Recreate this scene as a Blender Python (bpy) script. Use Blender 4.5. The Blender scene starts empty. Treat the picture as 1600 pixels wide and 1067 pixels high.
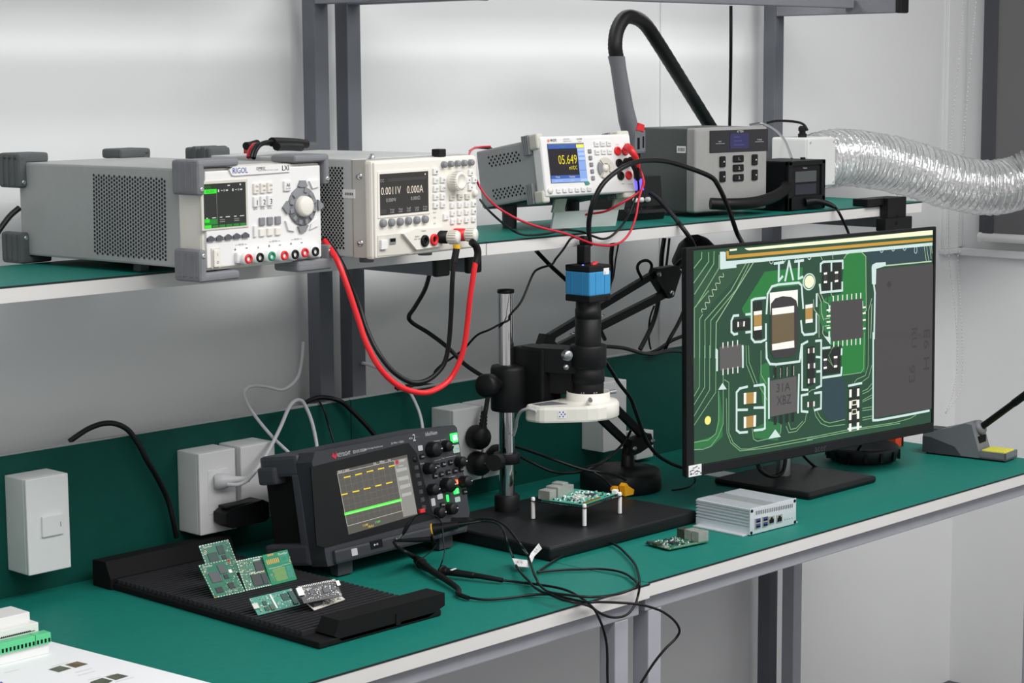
import bpy, bmesh, math, random
from mathutils import Matrix, Vector
random.seed(7)
SC = bpy.context.scene
COL = SC.collection
PI = math.pi

# ------------------------------------------------------------------ camera, world, lamps, exposure
# metres; the bench top is z = 0, X runs along the bench, Y away into the wall
cam_d = bpy.data.cameras.new('camera')
cam = bpy.data.objects.new('camera', cam_d); COL.objects.link(cam)
cam_d.sensor_width = 36.0
cam_d.lens = 70.7865
cam_d.clip_start = 0.05
_yaw, _pit, _rol = (0.80975,0.13267,-0.00647)
_f = Vector((math.sin(_yaw)*math.cos(_pit), math.cos(_yaw)*math.cos(_pit), -math.sin(_pit)))
_r = Vector((math.cos(_yaw), -math.sin(_yaw), 0.0)); _u = _r.cross(_f)
_c, _s = math.cos(_rol), math.sin(_rol)
_r2 = _c*_r + _s*_u; _u2 = -_s*_r + _c*_u
cam.matrix_world = Matrix(((_r2.x, _u2.x, -_f.x, 0), (_r2.y, _u2.y, -_f.y, 0), (_r2.z, _u2.z, -_f.z, 0.741), (0, 0, 0, 1)))
SC.camera = cam

SC.view_settings.view_transform = 'Standard'
SC.view_settings.look = 'None'
SC.view_settings.gamma = 1.0
SC.view_settings.use_curve_mapping = False
SC.view_settings.exposure = 0.0

W = bpy.data.worlds.new('world'); SC.world = W; W.use_nodes = True
W.node_tree.nodes['Background'].inputs[0].default_value = (1.0, 0.985, 0.975, 1)
W.node_tree.nodes['Background'].inputs[1].default_value = 0.50

def area_light(name, loc, sx, sy, power, rot=(0, 0, 0), color=(1, 1, 1)):
    l = bpy.data.lights.new(name, 'AREA'); l.shape = 'RECTANGLE'; l.size = sx; l.size_y = sy
    l.energy = power; l.color = color
    o = bpy.data.objects.new(name, l); COL.objects.link(o); o.location = loc; o.rotation_euler = rot
    return o
# ceiling luminaires of the room: long LED panels hanging in rows, above and in front of the bench
LAMPS = ((1.2, 0.45, 38), (2.85, 0.55, 52), (-0.8, 0.0, 14), (1.6, -1.7, 22))
for _x, _y, _p in LAMPS:
    area_light('ceiling_lamp_light', (_x, _y, 1.88), 1.8, 1.2, _p, color=(1.0, 0.985, 0.97))

# LED strips fixed above the front of the two upper frames, just above the picture
for _x, _p in ((1.55, 0.40), (2.85, 1.05)):
    area_light('strip_lamp_light', (_x, 2.345, 0.946), 0.95, 0.04, _p, color=(1.0, 0.99, 0.98))

# ------------------------------------------------------------------ materials (all procedural)
def lin(c):
    if isinstance(c, str):
        c = tuple(int(c[i:i+2], 16)/255 for i in (0, 2, 4))
    return tuple(x/12.92 if x <= 0.04045 else ((x+0.055)/1.055)**2.4 for x in c)
MATS = {}
def mat(name, color, rough=0.5, metal=0.0, spec=0.5, noise=0.0, nscale=40.0, bump=0.0, bscale=300.0, emit=0.0,
        trans=0.0, ior=1.45, alpha=1.0, coat=0.0):
    m = bpy.data.materials.new(name); m.use_nodes = True
    nt = m.node_tree; b = nt.nodes['Principled BSDF']; c = lin(color)
    b.inputs['Base Color'].default_value = (*c, 1)
    b.inputs['Roughness'].default_value = rough; b.inputs['Metallic'].default_value = metal
    b.inputs['Specular IOR Level'].default_value = spec
    b.inputs['Transmission Weight'].default_value = trans; b.inputs['IOR'].default_value = ior
    b.inputs['Alpha'].default_value = alpha; b.inputs['Coat Weight'].default_value = coat
    tc = nt.nodes.new('ShaderNodeTexCoord')
    if noise > 0:
        n = nt.nodes.new('ShaderNodeTexNoise'); n.inputs['Scale'].default_value = nscale; n.inputs['Detail'].default_value = 6
        mp = nt.nodes.new('ShaderNodeMapRange'); mp.inputs['From Min'].default_value = 0.25; mp.inputs['From Max'].default_value = 0.75
        mp.inputs['To Min'].default_value = 1-noise; mp.inputs['To Max'].default_value = 1+noise
        mx = nt.nodes.new('ShaderNodeVectorMath'); mx.operation = 'SCALE'; mx.inputs[0].default_value = c
        nt.links.new(tc.outputs['Object'], n.inputs['Vector']); nt.links.new(n.outputs['Fac'], mp.inputs['Value'])
        nt.links.new(mp.outputs['Result'], mx.inputs['Scale']); nt.links.new(mx.outputs[0], b.inputs['Base Color'])
    if bump > 0:
        n2 = nt.nodes.new('ShaderNodeTexNoise'); n2.inputs['Scale'].default_value = bscale; n2.inputs['Detail'].default_value = 3
        bp = nt.nodes.new('ShaderNodeBump'); bp.inputs['Strength'].default_value = bump; bp.inputs['Distance'].default_value = 0.001
        nt.links.new(tc.outputs['Object'], n2.inputs['Vector']); nt.links.new(n2.outputs['Fac'], bp.inputs['Height'])
        nt.links.new(bp.outputs['Normal'], b.inputs['Normal'])
    if emit > 0:
        b.inputs['Emission Color'].default_value = (*c, 1); b.inputs['Emission Strength'].default_value = emit
        b.inputs['Base Color'].default_value = (0.02, 0.02, 0.02, 1)
        if noise > 0: nt.links.remove(b.inputs['Base Color'].links[0])
    MATS[name] = m
    return m
mat('wall_paint', 'e6e7e8', 0.85, noise=0.015, nscale=3, bump=0.08, bscale=120)
mat('floor_vinyl', '55565a', 0.6, noise=0.05, nscale=5)
mat('ceiling_white', 'ecedee', 0.9, noise=0.01)
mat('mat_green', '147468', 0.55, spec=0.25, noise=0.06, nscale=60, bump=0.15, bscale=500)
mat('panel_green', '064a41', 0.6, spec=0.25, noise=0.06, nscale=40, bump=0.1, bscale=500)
mat('mat_edge', '1a1f22', 0.7)
mat('edge_white', 'd9d8d6', 0.5, noise=0.02, nscale=10)
mat('steel_grey', 'a4a6ae', 0.55, spec=0.4, noise=0.05, nscale=30, bump=0.05, bscale=400)
mat('post_grey', '63666d', 0.55, spec=0.4, noise=0.05, nscale=30, bump=0.05, bscale=400)
mat('steel_dark', '7b7d84', 0.55, spec=0.4, noise=0.05, nscale=30, bump=0.05, bscale=400)
mat('panel_back', 'a9abab', 0.8, noise=0.02)
mat('black_plastic', '101113', 0.5, spec=0.35, noise=0.1, nscale=80)
mat('rib_black', '232327', 0.6, noise=0.1, nscale=90)
mat('black_matte', '0c0c0e', 0.75, spec=0.3, noise=0.1, nscale=90)
mat('black_rubber', '0f0f11', 0.5, spec=0.35)
mat('black_gloss', '0c0c0e', 0.18)
mat('station_grey', '4b5150', 0.55, noise=0.05, nscale=100)
mat('station_face', '9f9f9d', 0.4, metal=0.2, noise=0.03, nscale=100)
mat('dark_grey_plastic', '3c3e42', 0.5, noise=0.05, nscale=100)
mat('scope_shell', '44464c', 0.5, noise=0.05, nscale=100)
mat('scope_front', '33353a', 0.5, noise=0.05, nscale=100)
mat('charcoal', '26282c', 0.5, noise=0.05, nscale=100)
mat('mid_grey_plastic', '6e7075', 0.5, noise=0.04, nscale=90)
mat('bumper_grey', '7a7c80', 0.6, noise=0.06, nscale=60)
mat('bumper_dark', '54585a', 0.65, noise=0.06, nscale=60)
mat('button_grey', '86888c', 0.45)
mat('button_slate', '55585e', 0.45)
mat('paint_light_grey', 'c3c5c5', 0.45, noise=0.02, nscale=80, bump=0.05, bscale=900)
mat('paint_grey', 'a6a8a8', 0.5, noise=0.03, nscale=80, bump=0.05, bscale=900)
mat('paint_mid_grey', '9fa1a2', 0.5, noise=0.03, nscale=80, bump=0.05, bscale=900)
mat('steel_panel', 'b4b2ac', 0.4, metal=0.25, noise=0.03, nscale=60)
mat('ivory_plastic', 'e6e3da', 0.4, noise=0.01, nscale=60)
mat('ivory_shade', 'cfccc2', 0.5)
mat('white_plastic', 'e6e6e5', 0.4, noise=0.01, nscale=50)
mat('socket_white', 'e2e3e3', 0.45, noise=0.015, nscale=50)
mat('paper_white', 'f1f2f5', 0.7)
mat('red_plastic', 'd92b2f', 0.35)
mat('red_cable', 'e0242c', 0.35)
mat('red_wire', 'c81e34', 0.35)
mat('yellow_tape', 'e2b21c', 0.5)
mat('orange_plastic', 'e0491f', 0.5)
mat('sponge_yellow', 'd9d450', 0.9, noise=0.15, nscale=300, bump=0.8, bscale=900)
mat('clip_yellow', 'e9a51a', 0.4)
mat('white_cable', 'c9c9cd', 0.4)
mat('black_cable', '0e0e10', 0.4, spec=0.4)
mat('chrome', 'd9dadc', 0.12, metal=1.0)
mat('brushed_metal', 'b9babd', 0.35, metal=1.0)
mat('aluminium', 'dfe3e8', 0.34, metal=0.45, noise=0.03, nscale=200)
mat('alu_dull', 'a5a8ac', 0.5, metal=0.4)
mat('camera_blue', '3d95cc', 0.38, metal=0.15, noise=0.02)
mat('hole_dark', '1b1c1e', 0.9, spec=0.1)
mat('hole_mid', '33353a', 0.8, spec=0.1)
mat('terminal_green', '5cc98c', 0.5, noise=0.03)
mat('green_socket', '128a68', 0.4)
mat('sticker_white', 'ececec', 0.6)
mat('ink_black', '26262a', 0.7)
mat('ink_grey', '6b6c70', 0.7)
mat('ink_light', 'c9cacc', 0.6)
mat('ink_blue', '3d4aa0', 0.7)
mat('ink_orange', 'e08a6a', 0.7)
mat('ink_red', 'c8283c', 0.6)
mat('pcb_green', '1f6e55', 0.35, noise=0.18, nscale=250)
mat('pcb_bright', '1c8a63', 0.35, noise=0.12, nscale=250)
mat('pcb_teal', '3c8f7c', 0.35, noise=0.2, nscale=250)
mat('pcb_black', '1b1a20', 0.35, noise=0.15, nscale=250)
mat('pcb_olive', '6f9a5c', 0.45, noise=0.1, nscale=250)
mat('solder', 'cfd4cc', 0.35, metal=0.4, noise=0.1, nscale=400)
mat('copper_gold', 'c9a35c', 0.35, metal=0.7)
mat('chip_black', '2c3137', 0.45)
mat('chip_grey', '55585e', 0.5)
mat('chip_teal', '2c4e48', 0.45)
mat('nickel', 'b3b4ae', 0.32, metal=0.5, noise=0.08, nscale=200)
mat('nickel_dark', '56574f', 0.35, metal=0.6, noise=0.08, nscale=200)
mat('blind_fabric', '6f6f71', 0.9, noise=0.08, nscale=900, bump=0.3, bscale=1500)
mat('blind_dark', '4c4d52', 0.9)
mat('led_white', 'f4f8ff', emit=14.0)
mat('led_blue', '4a5cff', emit=6.0)
mat('skin_print', 'c7c2b4', 0.6)
mat('glass_smoke', '15161c', 0.08)
mat('photo_olive', '5a6152', 0.6, noise=0.4, nscale=60)
mat('photo_brown', '7a6a50', 0.6, noise=0.5, nscale=60)
mat('photo_blue', '5560c8', 0.6)
for _n, _c_, _e in (('scr_black', '101512', .6), ('scr_dark', '272b28', 1), ('scr_green', '38ec30', 1), ('scr_dimgreen', '1f8a2a', 1), ('scr_white', 'd6ddd2', 1),
        ('scr_grey', '595650', 1), ('scr_greylite', '8f8e88', 1), ('scr_line', 'e6e4dc', 1), ('scr_yellow', 'f0d028', 1.2), ('scr_lime', '58ee48', 1.2),
        ('scr_tabs', 'b0b0ac', 1), ('scr_load', '2f2e2c', 1), ('scr_load2', '3e3d3b', 1), ('scr_cream', 'f1e4d2', 1), ('scr_navy', '1c1822', 1), ('scr_blue', '3f62b4', 1),
        ('scr_ltblue', '8fb0ee', 1), ('scr_paleblue', 'b9d0fa', 1), ('scr_teal', '1c9a8c', 1), ('scr_lemon', 'f2ee5c', 1.1), ('scr_amber', 'f0dc2a', 1), ('scr_violet', '2e2c58', 1), ('scr_violet2', '46448a', 1), ('scr_lcd3', '262632', 1),
        ('scr_lcdblue', '5d50ff', 2.2), ('scr_lcd', '3b4046', .7), ('scr_lcd2', '565a5c', .7),
        ('key_green', '2cf05a', 2.0), ('key_greenw', 'b8ffc8', 2.0), ('key_red', 'ff5a2c', 2.0), ('key_redw', 'ffd8b8', 1.6), ('key_mint', 'b4cfc2', .8), ('key_lit', 'c8c8ca', .8),
        ('pic_base', '1f4833', 1), ('pic_base2', '2c523a', 1), ('pic_slate', '28424a', 1), ('pic_green', '207c38', 1), ('pic_green2', '2a7440', 1), ('pic_silk', 'd3e8e4', 1), ('pic_trace', '86b083', 1), ('pic_traceb', 'c4d8b4', 1),
        ('pic_gold', 'cf9b38', 1), ('pic_cream', 'f7f2cf', 1.1), ('pic_ic', '494547', 1), ('pic_ic2', '5d5a5a', 1), ('pic_icd', '3a3638', 1), ('pic_brown', '6e5f44', 1), ('pic_tan', 'b58d4c', 1), ('pic_silver', 'f2f1ea', 1.1), ('pic_black', '17211d', 1),
        ('pic_orange', 'ffdf7a', 1.2)):
    mat(_n, _c_, 0.35, emit=_e, spec=0.12)

# transparent film of the fume duct
def duct_material():
    m = bpy.data.materials.new('duct_film'); m.use_nodes = True; nt = m.node_tree
    b = nt.nodes['Principled BSDF']
    b.inputs['Base Color'].default_value = (0.97, 0.98, 0.98, 1); b.inputs['Roughness'].default_value = 0.16
    b.inputs['Metallic'].default_value = 0.6
    tr = nt.nodes.new('ShaderNodeBsdfTransparent'); mx = nt.nodes.new('ShaderNodeMixShader')
    n = nt.nodes.new('ShaderNodeTexNoise'); n.inputs['Scale'].default_value = 90; n.inputs['Detail'].default_value = 2
    bp = nt.nodes.new('ShaderNodeBump'); bp.inputs['Strength'].default_value = 0.6; bp.inputs['Distance'].default_value = 0.004
    tc = nt.nodes.new('ShaderNodeTexCoord')
    nt.links.new(tc.outputs['Object'], n.inputs['Vector']); nt.links.new(n.outputs['Fac'], bp.inputs['Height'])
    nt.links.new(bp.outputs['Normal'], b.inputs['Normal'])
    mx.inputs[0].default_value = 0.50
    nt.links.new(tr.outputs[0], mx.inputs[1]); nt.links.new(b.outputs[0], mx.inputs[2])
    nt.links.new(mx.outputs[0], nt.nodes['Material Output'].inputs['Surface'])
    MATS['duct_film'] = m
duct_material()

# ------------------------------------------------------------------ mesh helpers
def spline(pts, k=6, closed=False):
    P = [Vector(p) for p in pts]
    if len(P) < 3: return P
    out = []
    n = len(P)
    rng = range(n if closed else n-1)
    for i in rng:
        if closed: p0, p1, p2, p3 = P[(i-1) % n], P[i], P[(i+1) % n], P[(i+2) % n]
        else: p0, p1, p2, p3 = P[max(i-1, 0)], P[i], P[i+1], P[min(i+2, n-1)]
        for j in range(k):
            t = j/k
            out.append(0.5*((2*p1)+(p2-p0)*t+(2*p0-5*p1+4*p2-p3)*t*t+(3*p1-p0-3*p2+p3)*t*t*t))
    if not closed: out.append(P[-1])
    return out

class MB:
    def __init__(s): s.v = []; s.f = []; s.mi = []; s.sm = []; s.mn = []
    def slot(s, m):
        if m not in s.mn: s.mn.append(m)
        return s.mn.index(m)
    def add(s, vs, fs, m, smooth=False, M=None):
        o = len(s.v); k = s.slot(m)
        for v in vs:
            s.v.append(tuple(M @ Vector(v)) if M else tuple(v))
        for f in fs:
            s.f.append([o+i for i in f]); s.mi.append(k); s.sm.append(smooth)
        return s
    def box(s, x0, y0, z0, x1, y1, z1, m, bev=0.0, M=None, seg=2):
        if bev > 0:
            bm = bmesh.new(); bmesh.ops.create_cube(bm, size=1)
            for v in bm.verts:
                v.co = ((x0+x1)/2+v.co.x*(x1-x0), (y0+y1)/2+v.co.y*(y1-y0), (z0+z1)/2+v.co.z*(z1-z0))
            bmesh.ops.bevel(bm, geom=bm.edges[:], offset=min(bev, 0.49*min(abs(x1-x0), abs(y1-y0), abs(z1-z0))), segments=seg, affect='EDGES', profile=0.6)
            bm.verts.index_update()
            s.add([v.co[:] for v in bm.verts], [[v.index for v in f.verts] for f in bm.faces], m, False, M); bm.free()
            return s
        vs = [(x0, y0, z0), (x1, y0, z0), (x1, y1, z0), (x0, y1, z0), (x0, y0, z1), (x1, y0, z1), (x1, y1, z1), (x0, y1, z1)]
        return s.add(vs, [(3, 2, 1, 0), (4, 5, 6, 7), (0, 1, 5, 4), (1, 2, 6, 5), (2, 3, 7, 6), (3, 0, 4, 7)], m, False, M)
    def rings(s, rings, m, smooth=True, cap=True, closed=False):
        n = len(rings[0]); vs = [p for r in rings for p in r]; fs = []
        R = len(rings)
        for i in range(R if closed else R-1):
            a = i*n; b = ((i+1) % R)*n
            for j in range(n): fs.append((a+j, a+(j+1) % n, b+(j+1) % n, b+j))
        s.add(vs, fs, m, smooth)
        if cap and not closed:
            s.add(rings[0], [tuple(range(n))[::-1]], m, False); s.add(rings[-1], [tuple(range(n))], m, False)
        return s
    def cyl(s, p0, p1, r0, m, r1=None, n=16, cap=True, smooth=True):
        p0, p1 = Vector(p0), Vector(p1); r1 = r0 if r1 is None else r1
        d = (p1-p0).normalized(); a = d.orthogonal().normalized(); b = d.cross(a)
        ring = lambda c, r: [tuple(c+r*(math.cos(2*PI*i/n)*a+math.sin(2*PI*i/n)*b)) for i in range(n)]
        return s.rings([ring(p0, r0), ring(p1, r1)], m, smooth, cap)
    def lathe(s, prof, c, m, axis=(0, 0, 1), n=24, cap=True, smooth=True):
        c = Vector(c); d = Vector(axis).normalized(); a = d.orthogonal().normalized(); b = d.cross(a)
        rs = [[tuple(c+d*z+r*(math.cos(2*PI*i/n)*a+math.sin(2*PI*i/n)*b)) for i in range(n)] for r, z in prof]
        return s.rings(rs, m, smooth, cap)
    def tube(s, pts, r, m, n=8, k=6, closed=False, rfun=None, sm=True):
        P = spline(pts, k, closed) if k > 1 else [Vector(p) for p in pts]
        rs = []; up = None; L = len(P)
        for i, p in enumerate(P):
            if closed: t = P[(i+1) % L]-P[i-1]
            else: t = P[min(i+1, L-1)]-P[max(i-1, 0)]
            if t.length < 1e-9: t = Vector((0, 0, 1))
            t.normalize()
            if up is None: up = t.orthogonal().normalized()
            up = (up-t*up.dot(t))
            up = up.normalized() if up.length > 1e-6 else t.orthogonal().normalized()
            b = t.cross(up); rr = rfun(i/(L-1), i) if rfun else r
            rs.append([tuple(p+rr*(math.cos(2*PI*j/n)*up+math.sin(2*PI*j/n)*b)) for j in range(n)])
        return s.rings(rs, m, sm, not closed, closed)
    def prism(s, poly, a, b, m, axis='y', M=None, smooth=False):
        # poly: 2D outline; axis y -> (x,z), axis x -> (y,z), axis z -> (x,y)
        g = {'y': lambda p, t: (p[0], t, p[1]), 'x': lambda p, t: (t, p[0], p[1]), 'z': lambda p, t: (p[0], p[1], t)}[axis]
        n = len(poly); vs = [g(p, a) for p in poly]+[g(p, b) for p in poly]
        fs = [tuple(range(n)), tuple(range(n, 2*n))[::-1]]+[(i, n+i, n+(i+1) % n, (i+1) % n) for i in range(n)]
        return s.add(vs, fs, m, smooth, M)
    def plate(s, poly, m, y=0.0):
        return s.add([(p[0], y, p[1]) for p in poly], [tuple(range(len(poly)))], m)
    def rect(s, x0, z0, x1, z1, m, y=0.0):
        return s.plate([(x0, z0), (x1, z0), (x1, z1), (x0, z1)], m, y)
    def disk(s, c, r, m, y=0.0, n=16, rz=None):
        rz = rz or r
        return s.plate([(c[0]+r*math.cos(2*PI*i/n), c[1]+rz*math.sin(2*PI*i/n)) for i in range(n)], m, y)
    def stroke(s, pts, w, m, y=0.0):
        for a, b in zip(pts[:-1], pts[1:]):
            d = Vector((b[0]-a[0], b[1]-a[1]))
            if d.length < 1e-7: continue
            d.normalize(); q = Vector((-d.y, d.x))*w/2; e = d*w*0.35
            s.plate([(a[0]-e.x-q.x, a[1]-e.y-q.y), (b[0]+e.x-q.x, b[1]+e.y-q.y), (b[0]+e.x+q.x, b[1]+e.y+q.y), (a[0]-e.x+q.x, a[1]-e.y+q.y)], m, y)
        return s
    def ball(s, c, r, m, n=10, sz=1.0):
        return s.lathe([(max(r*math.sin(PI*i/n), 1e-4), -r*sz*math.cos(PI*i/n)) for i in range(n+1)], c, m, n=n+4, cap=False)
    def text(s, t, x, z, h, m, y=-0.0004, w=None, rot=0.0, align='CENTER', M=None, flip=False):
        c = bpy.data.curves.new('t', 'FONT'); c.body = t; c.size = 1.0; c.align_x = 'LEFT'; c.resolution_u = 2
        o = bpy.data.objects.new('t', c); me = bpy.data.meshes.new_from_object(o)
        if not me.vertices: return s
        xs = [v.co.x for v in me.vertices]; ys = [v.co.y for v in me.vertices]
        x0, x1, y0, y1 = min(xs), max(xs), min(ys), max(ys)
        k = h/max(y1-y0, 1e-6); kx = k if w is None else w/max(x1-x0, 1e-6)
        off = {'CENTER': (x1-x0)/2, 'LEFT': 0, 'RIGHT': x1-x0}[align]
        cr, sr = math.cos(rot), math.sin(rot); vs = []
        for v in me.vertices:
            a = (v.co.x-x0-off)*kx; b = (v.co.y-(y0+y1)/2)*k
            if flip: a = -a
            vs.append((x+a*cr-b*sr, y, z+a*sr+b*cr))
        s.add(vs, [list(p.vertices) for p in me.polygons], m, False, M)
        bpy.data.objects.remove(o); bpy.data.curves.remove(c); bpy.data.meshes.remove(me)
        return s
    def mesh(s, name):
        me = bpy.data.meshes.new(name); me.from_pydata(s.v, [], s.f)
        for m in s.mn: me.materials.append(MATS[m])
        me.polygons.foreach_set('material_index', s.mi); me.polygons.foreach_set('use_smooth', s.sm)
        me.update(); return me
    def build(s, name, parent=None, label=None, kind=None, cat=None, group=None):
        if parent is None and s.v and kind != 'structure':     # a thing of one mesh: origin at its base
            xs = [v[0] for v in s.v]; ys = [v[1] for v in s.v]; z0 = min(v[2] for v in s.v)
            o0 = Vector(((min(xs)+max(xs))/2, (min(ys)+max(ys))/2, z0)); s.v = [tuple(Vector(v)-o0) for v in s.v]
        else: o0 = None
        o = bpy.data.objects.new(name, s.mesh(name)); COL.objects.link(o)
        if o0 is not None: o.location = o0
        if parent is not None: o.parent = parent
        tag(o, label, kind, cat, group)
        return o
def tag(o, label=None, kind=None, cat=None, group=None):
    if label: o['label'] = label
    if kind: o['kind'] = kind
    if cat: o['category'] = cat
    if group: o['group'] = group
    return o
def thing(name, label, cat, loc=(0, 0, 0), yaw=0.0, tilt=0.0, group=None):
    o = bpy.data.objects.new(name, None); COL.objects.link(o); o.empty_display_size = 0.03
    o.location = loc; o.rotation_euler = (tilt, 0, yaw)
    return tag(o, label, None, cat, group)
def put(name, me, parent, loc=(0, 0, 0), rot=(0, 0, 0), label=None, scale=None):
    o = bpy.data.objects.new(name, me); COL.objects.link(o); o.parent = parent; o.location = loc; o.rotation_euler = rot
    if scale: o.scale = scale
    if label: o['label'] = label
    return o
def key_mesh(w, h, d, m, bev=0.0008, name='button'):
    return MB().box(-w/2, -d, -h/2, w/2, 0.0005, h/2, m, bev, seg=1).mesh(name)
def keys(parent, pts, w, h, d, m, name='button', bev=0.0008):
    me = key_mesh(w, h, d, m, bev, name)
    return [put(name, me, parent, (p[0], 0, p[1])) for p in pts]
def holes(parent, name, pts, r, m, axis='x', off=0.0, n=6, label=None):
    # small punched vent holes of a panel, one joined part
    b = MB()
    for u, v in pts:
        poly = [(u+r*math.cos(2*PI*i/n), v+r*math.sin(2*PI*i/n)) for i in range(n)]
        if axis == 'x': b.add([(off, p[0], p[1]) for p in poly], [tuple(range(n))], m)
        elif axis == 'y': b.add([(p[0], off, p[1]) for p in poly], [tuple(range(n))], m)
        else: b.add([(p[0], p[1], off) for p in poly], [tuple(range(n))], m)
    return b.build(name, parent, label, 'stuff')
def cable(name, pts, r, m, label, cat='cable', k=6, n=8, group=None, extra=None):
    b = MB().tube(pts, r, m, n, k)
    if extra: extra(b)
    return b.build(name, None, label, None, cat, group)

# ------------------------------------------------------------------ the room
FZ = -0.75; CZ = 1.95
MB().box(-3.0, -3.0, FZ-0.05, 4.3, 2.6, FZ, 'floor_vinyl').build('floor', kind='structure')
MB().box(-3.0, -3.0, CZ, 4.3, 2.6, CZ+0.05, 'ceiling_white').build('ceiling', kind='structure')
MB().box(-3.0, 2.54, FZ, 4.3, 2.60, CZ, 'wall_paint').build('wall_back', kind='structure')
MB().box(4.22, -3.0, FZ, 4.30, 2.60, CZ, 'wall_paint').build('wall_right', kind='structure')
# ledge under the window line, running round the corner
MB().box(4.13, 2.522, 0.309, 4.22, 2.54, 0.321, 'wall_paint', 0.002).build('trim_1', kind='structure')
MB().box(4.202, -1.0, 0.303, 4.22, 2.54, 0.321, 'wall_paint', 0.002).build('trim_2', kind='structure')
# corner pier and the two upright joint strips of the partition
MB().box(4.14, 2.530, 0.321, 4.22, 2.54, CZ, 'wall_paint', 0.002).build('trim_3', kind='structure')
MB().box(3.092, 2.536, FZ, 3.130, 2.54, CZ, 'wall_paint', 0.001).build('trim_4', kind='structure')

# ceiling luminaires (out of frame, they light the room)
lamp_labels = ['white ceiling light panel above the front of the left workbench, out of frame', 'white ceiling light panel above the front of the right workbench, out of frame', 'white ceiling light panel furthest to the left, out of frame', 'white ceiling light panel furthest from the wall, behind the camera position']
for lx, ly, _p in LAMPS:
    t = thing('ceiling_lamp', lamp_labels.pop(0), 'lamp', (lx, ly, 1.895), group='ceiling light panels')
    MB().box(-0.92, -0.62, 0.0, 0.92, 0.62, 0.05, 'white_plastic', 0.005).build('lamp_housing', t)

# ------------------------------------------------------------------ the two workbenches with their shelves
def bench(x0, x1, yf, xs0, xs1, posts, label, legx, pn):
    t = thing('workbench', label, 'workbench', ((x0+x1)/2, 2.15, 0))
    ox, oy = (x0+x1)/2, 2.15
    def bx(name, a, b, c, d, e, f, m, bev=0.0, par=t):
        return MB().box(a-ox, b-oy, c, d-ox, e-oy, f, m, bev).build(name, par)
    bx('tabletop', x0, yf+0.003, -0.022, x1, 2.4635, -0.0021, 'edge_white', 0.0015)
    bx('front_edging', x0, yf, -0.0225, x1, yf+0.003, -0.0025, 'edge_white', 0.0008)
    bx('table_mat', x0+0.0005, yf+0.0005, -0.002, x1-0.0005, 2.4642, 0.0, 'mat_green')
    bx('mat_lip', x0, yf-0.0006, -0.0027, x1, yf+0.0006, -0.0004, 'mat_edge')
    bx('front_rail', x0+0.01, yf+0.012, -0.048, x1-0.01, yf+0.042, -0.0222, 'steel_grey', 0.002)
    bx('rear_rail', x0+0.01, 2.42, -0.06, x1-0.01, 2.45, -0.0222, 'steel_grey', 0.002)
    for lx in legx:
        bx('leg', lx, yf+0.012, FZ, lx+0.030, yf+0.042, -0.048, 'steel_grey', 0.002)
        bx('leg', lx, 2.42, FZ, lx+0.030, 2.45, -0.06, 'steel_grey', 0.002)
        bx('side_rail', lx+0.004, yf+0.042, -0.048, lx+0.026, 2.42, -0.0222, 'steel_grey', 0.002)
    for px_ in posts:
        bx('post', px_, 2.478, FZ, px_+0.030, 2.508, 1.25, 'post_grey', 0.002)
        a = bx('shelf_arm', px_+0.001, 2.214, 0.432, px_+0.029, 2.478, 0.462, 'steel_dark', 0.002)
        bx('end_cap', px_-0.0005, 2.204, 0.4305, px_+0.0305, 2.2145, 0.4618, 'black_plastic', 0.004, a)
        a = bx('top_arm', px_+0.001, 2.192, 0.852, px_+0.029, 2.478, 0.886, 'steel_dark', 0.002)
        bx('end_cap', px_-0.0005, 2.180, 0.851, px_+0.0305, 2.1925, 0.887, 'black_plastic', 0.004, a)
    bx('top_rail', posts[0]+0.032, 2.285, 0.863, posts[-1]-0.003, 2.31, 0.881, 'steel_dark', 0.002)
    # green back panel mounted in front of the posts
    bx('back_panel', pn[0], 2.4665, 0.0, pn[1], 2.4775, 0.2075, 'panel_back', 0.0004)
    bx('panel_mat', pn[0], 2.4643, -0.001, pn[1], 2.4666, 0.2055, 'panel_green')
    # instrument shelf
    bx('shelf_board', xs0, 2.168, 0.462, xs1, 2.405, 0.481, 'edge_white', 0.001)
    bx('shelf_edging', xs0, 2.165, 0.4615, xs1, 2.168, 0.4805, 'edge_white', 0.0008)
    bx('shelf_mat', xs0+0.0005, 2.1655, 0.481, xs1-0.0005, 2.4045, 0.483, 'mat_green')
    bx('mat_lip', xs0, 2.1644, 0.4804, xs1, 2.1656, 0.4826, 'mat_edge')
    return t
PX = [2.147,2.2171,3.3882]
bench(1.005, 2.2165, 1.836, 1.005, 2.2163, (1.04, PX[0]), 'left green-topped workbench, with the oscilloscope on it and two instruments on its shelf', (1.03, 2.1526), (1.005, 2.1982))
bench(2.2175, 3.435, 1.842, 2.2183, 3.455, (PX[1], PX[2]), 'right green-topped workbench, carrying the microscope and the monitor', (2.2351, 3.395), (2.1998, 3.42))

for xx, lab in ((1.55, 'slim LED strip lamp above the left instrument shelf, just out of frame'), (2.85, 'slim LED strip lamp above the right instrument shelf, just out of frame')):
    t = thing('strip_lamp', lab, 'lamp', (xx, 2.345, 0.950))
    MB().box(-0.49, -0.021, 0.0, 0.49, 0.021, 0.022, 'white_plastic', 0.004).build('lamp_housing', t)
    for s in (-0.40, 0.40): MB().box(s-0.01, -0.045, 0.020, s+0.01, -0.010, 0.026, 'steel_dark', 0.001).box(s-0.01, -0.045, -0.0682, s+0.01, -0.041, 0.026, 'steel_dark', 0.001).build('bracket', t)

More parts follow.
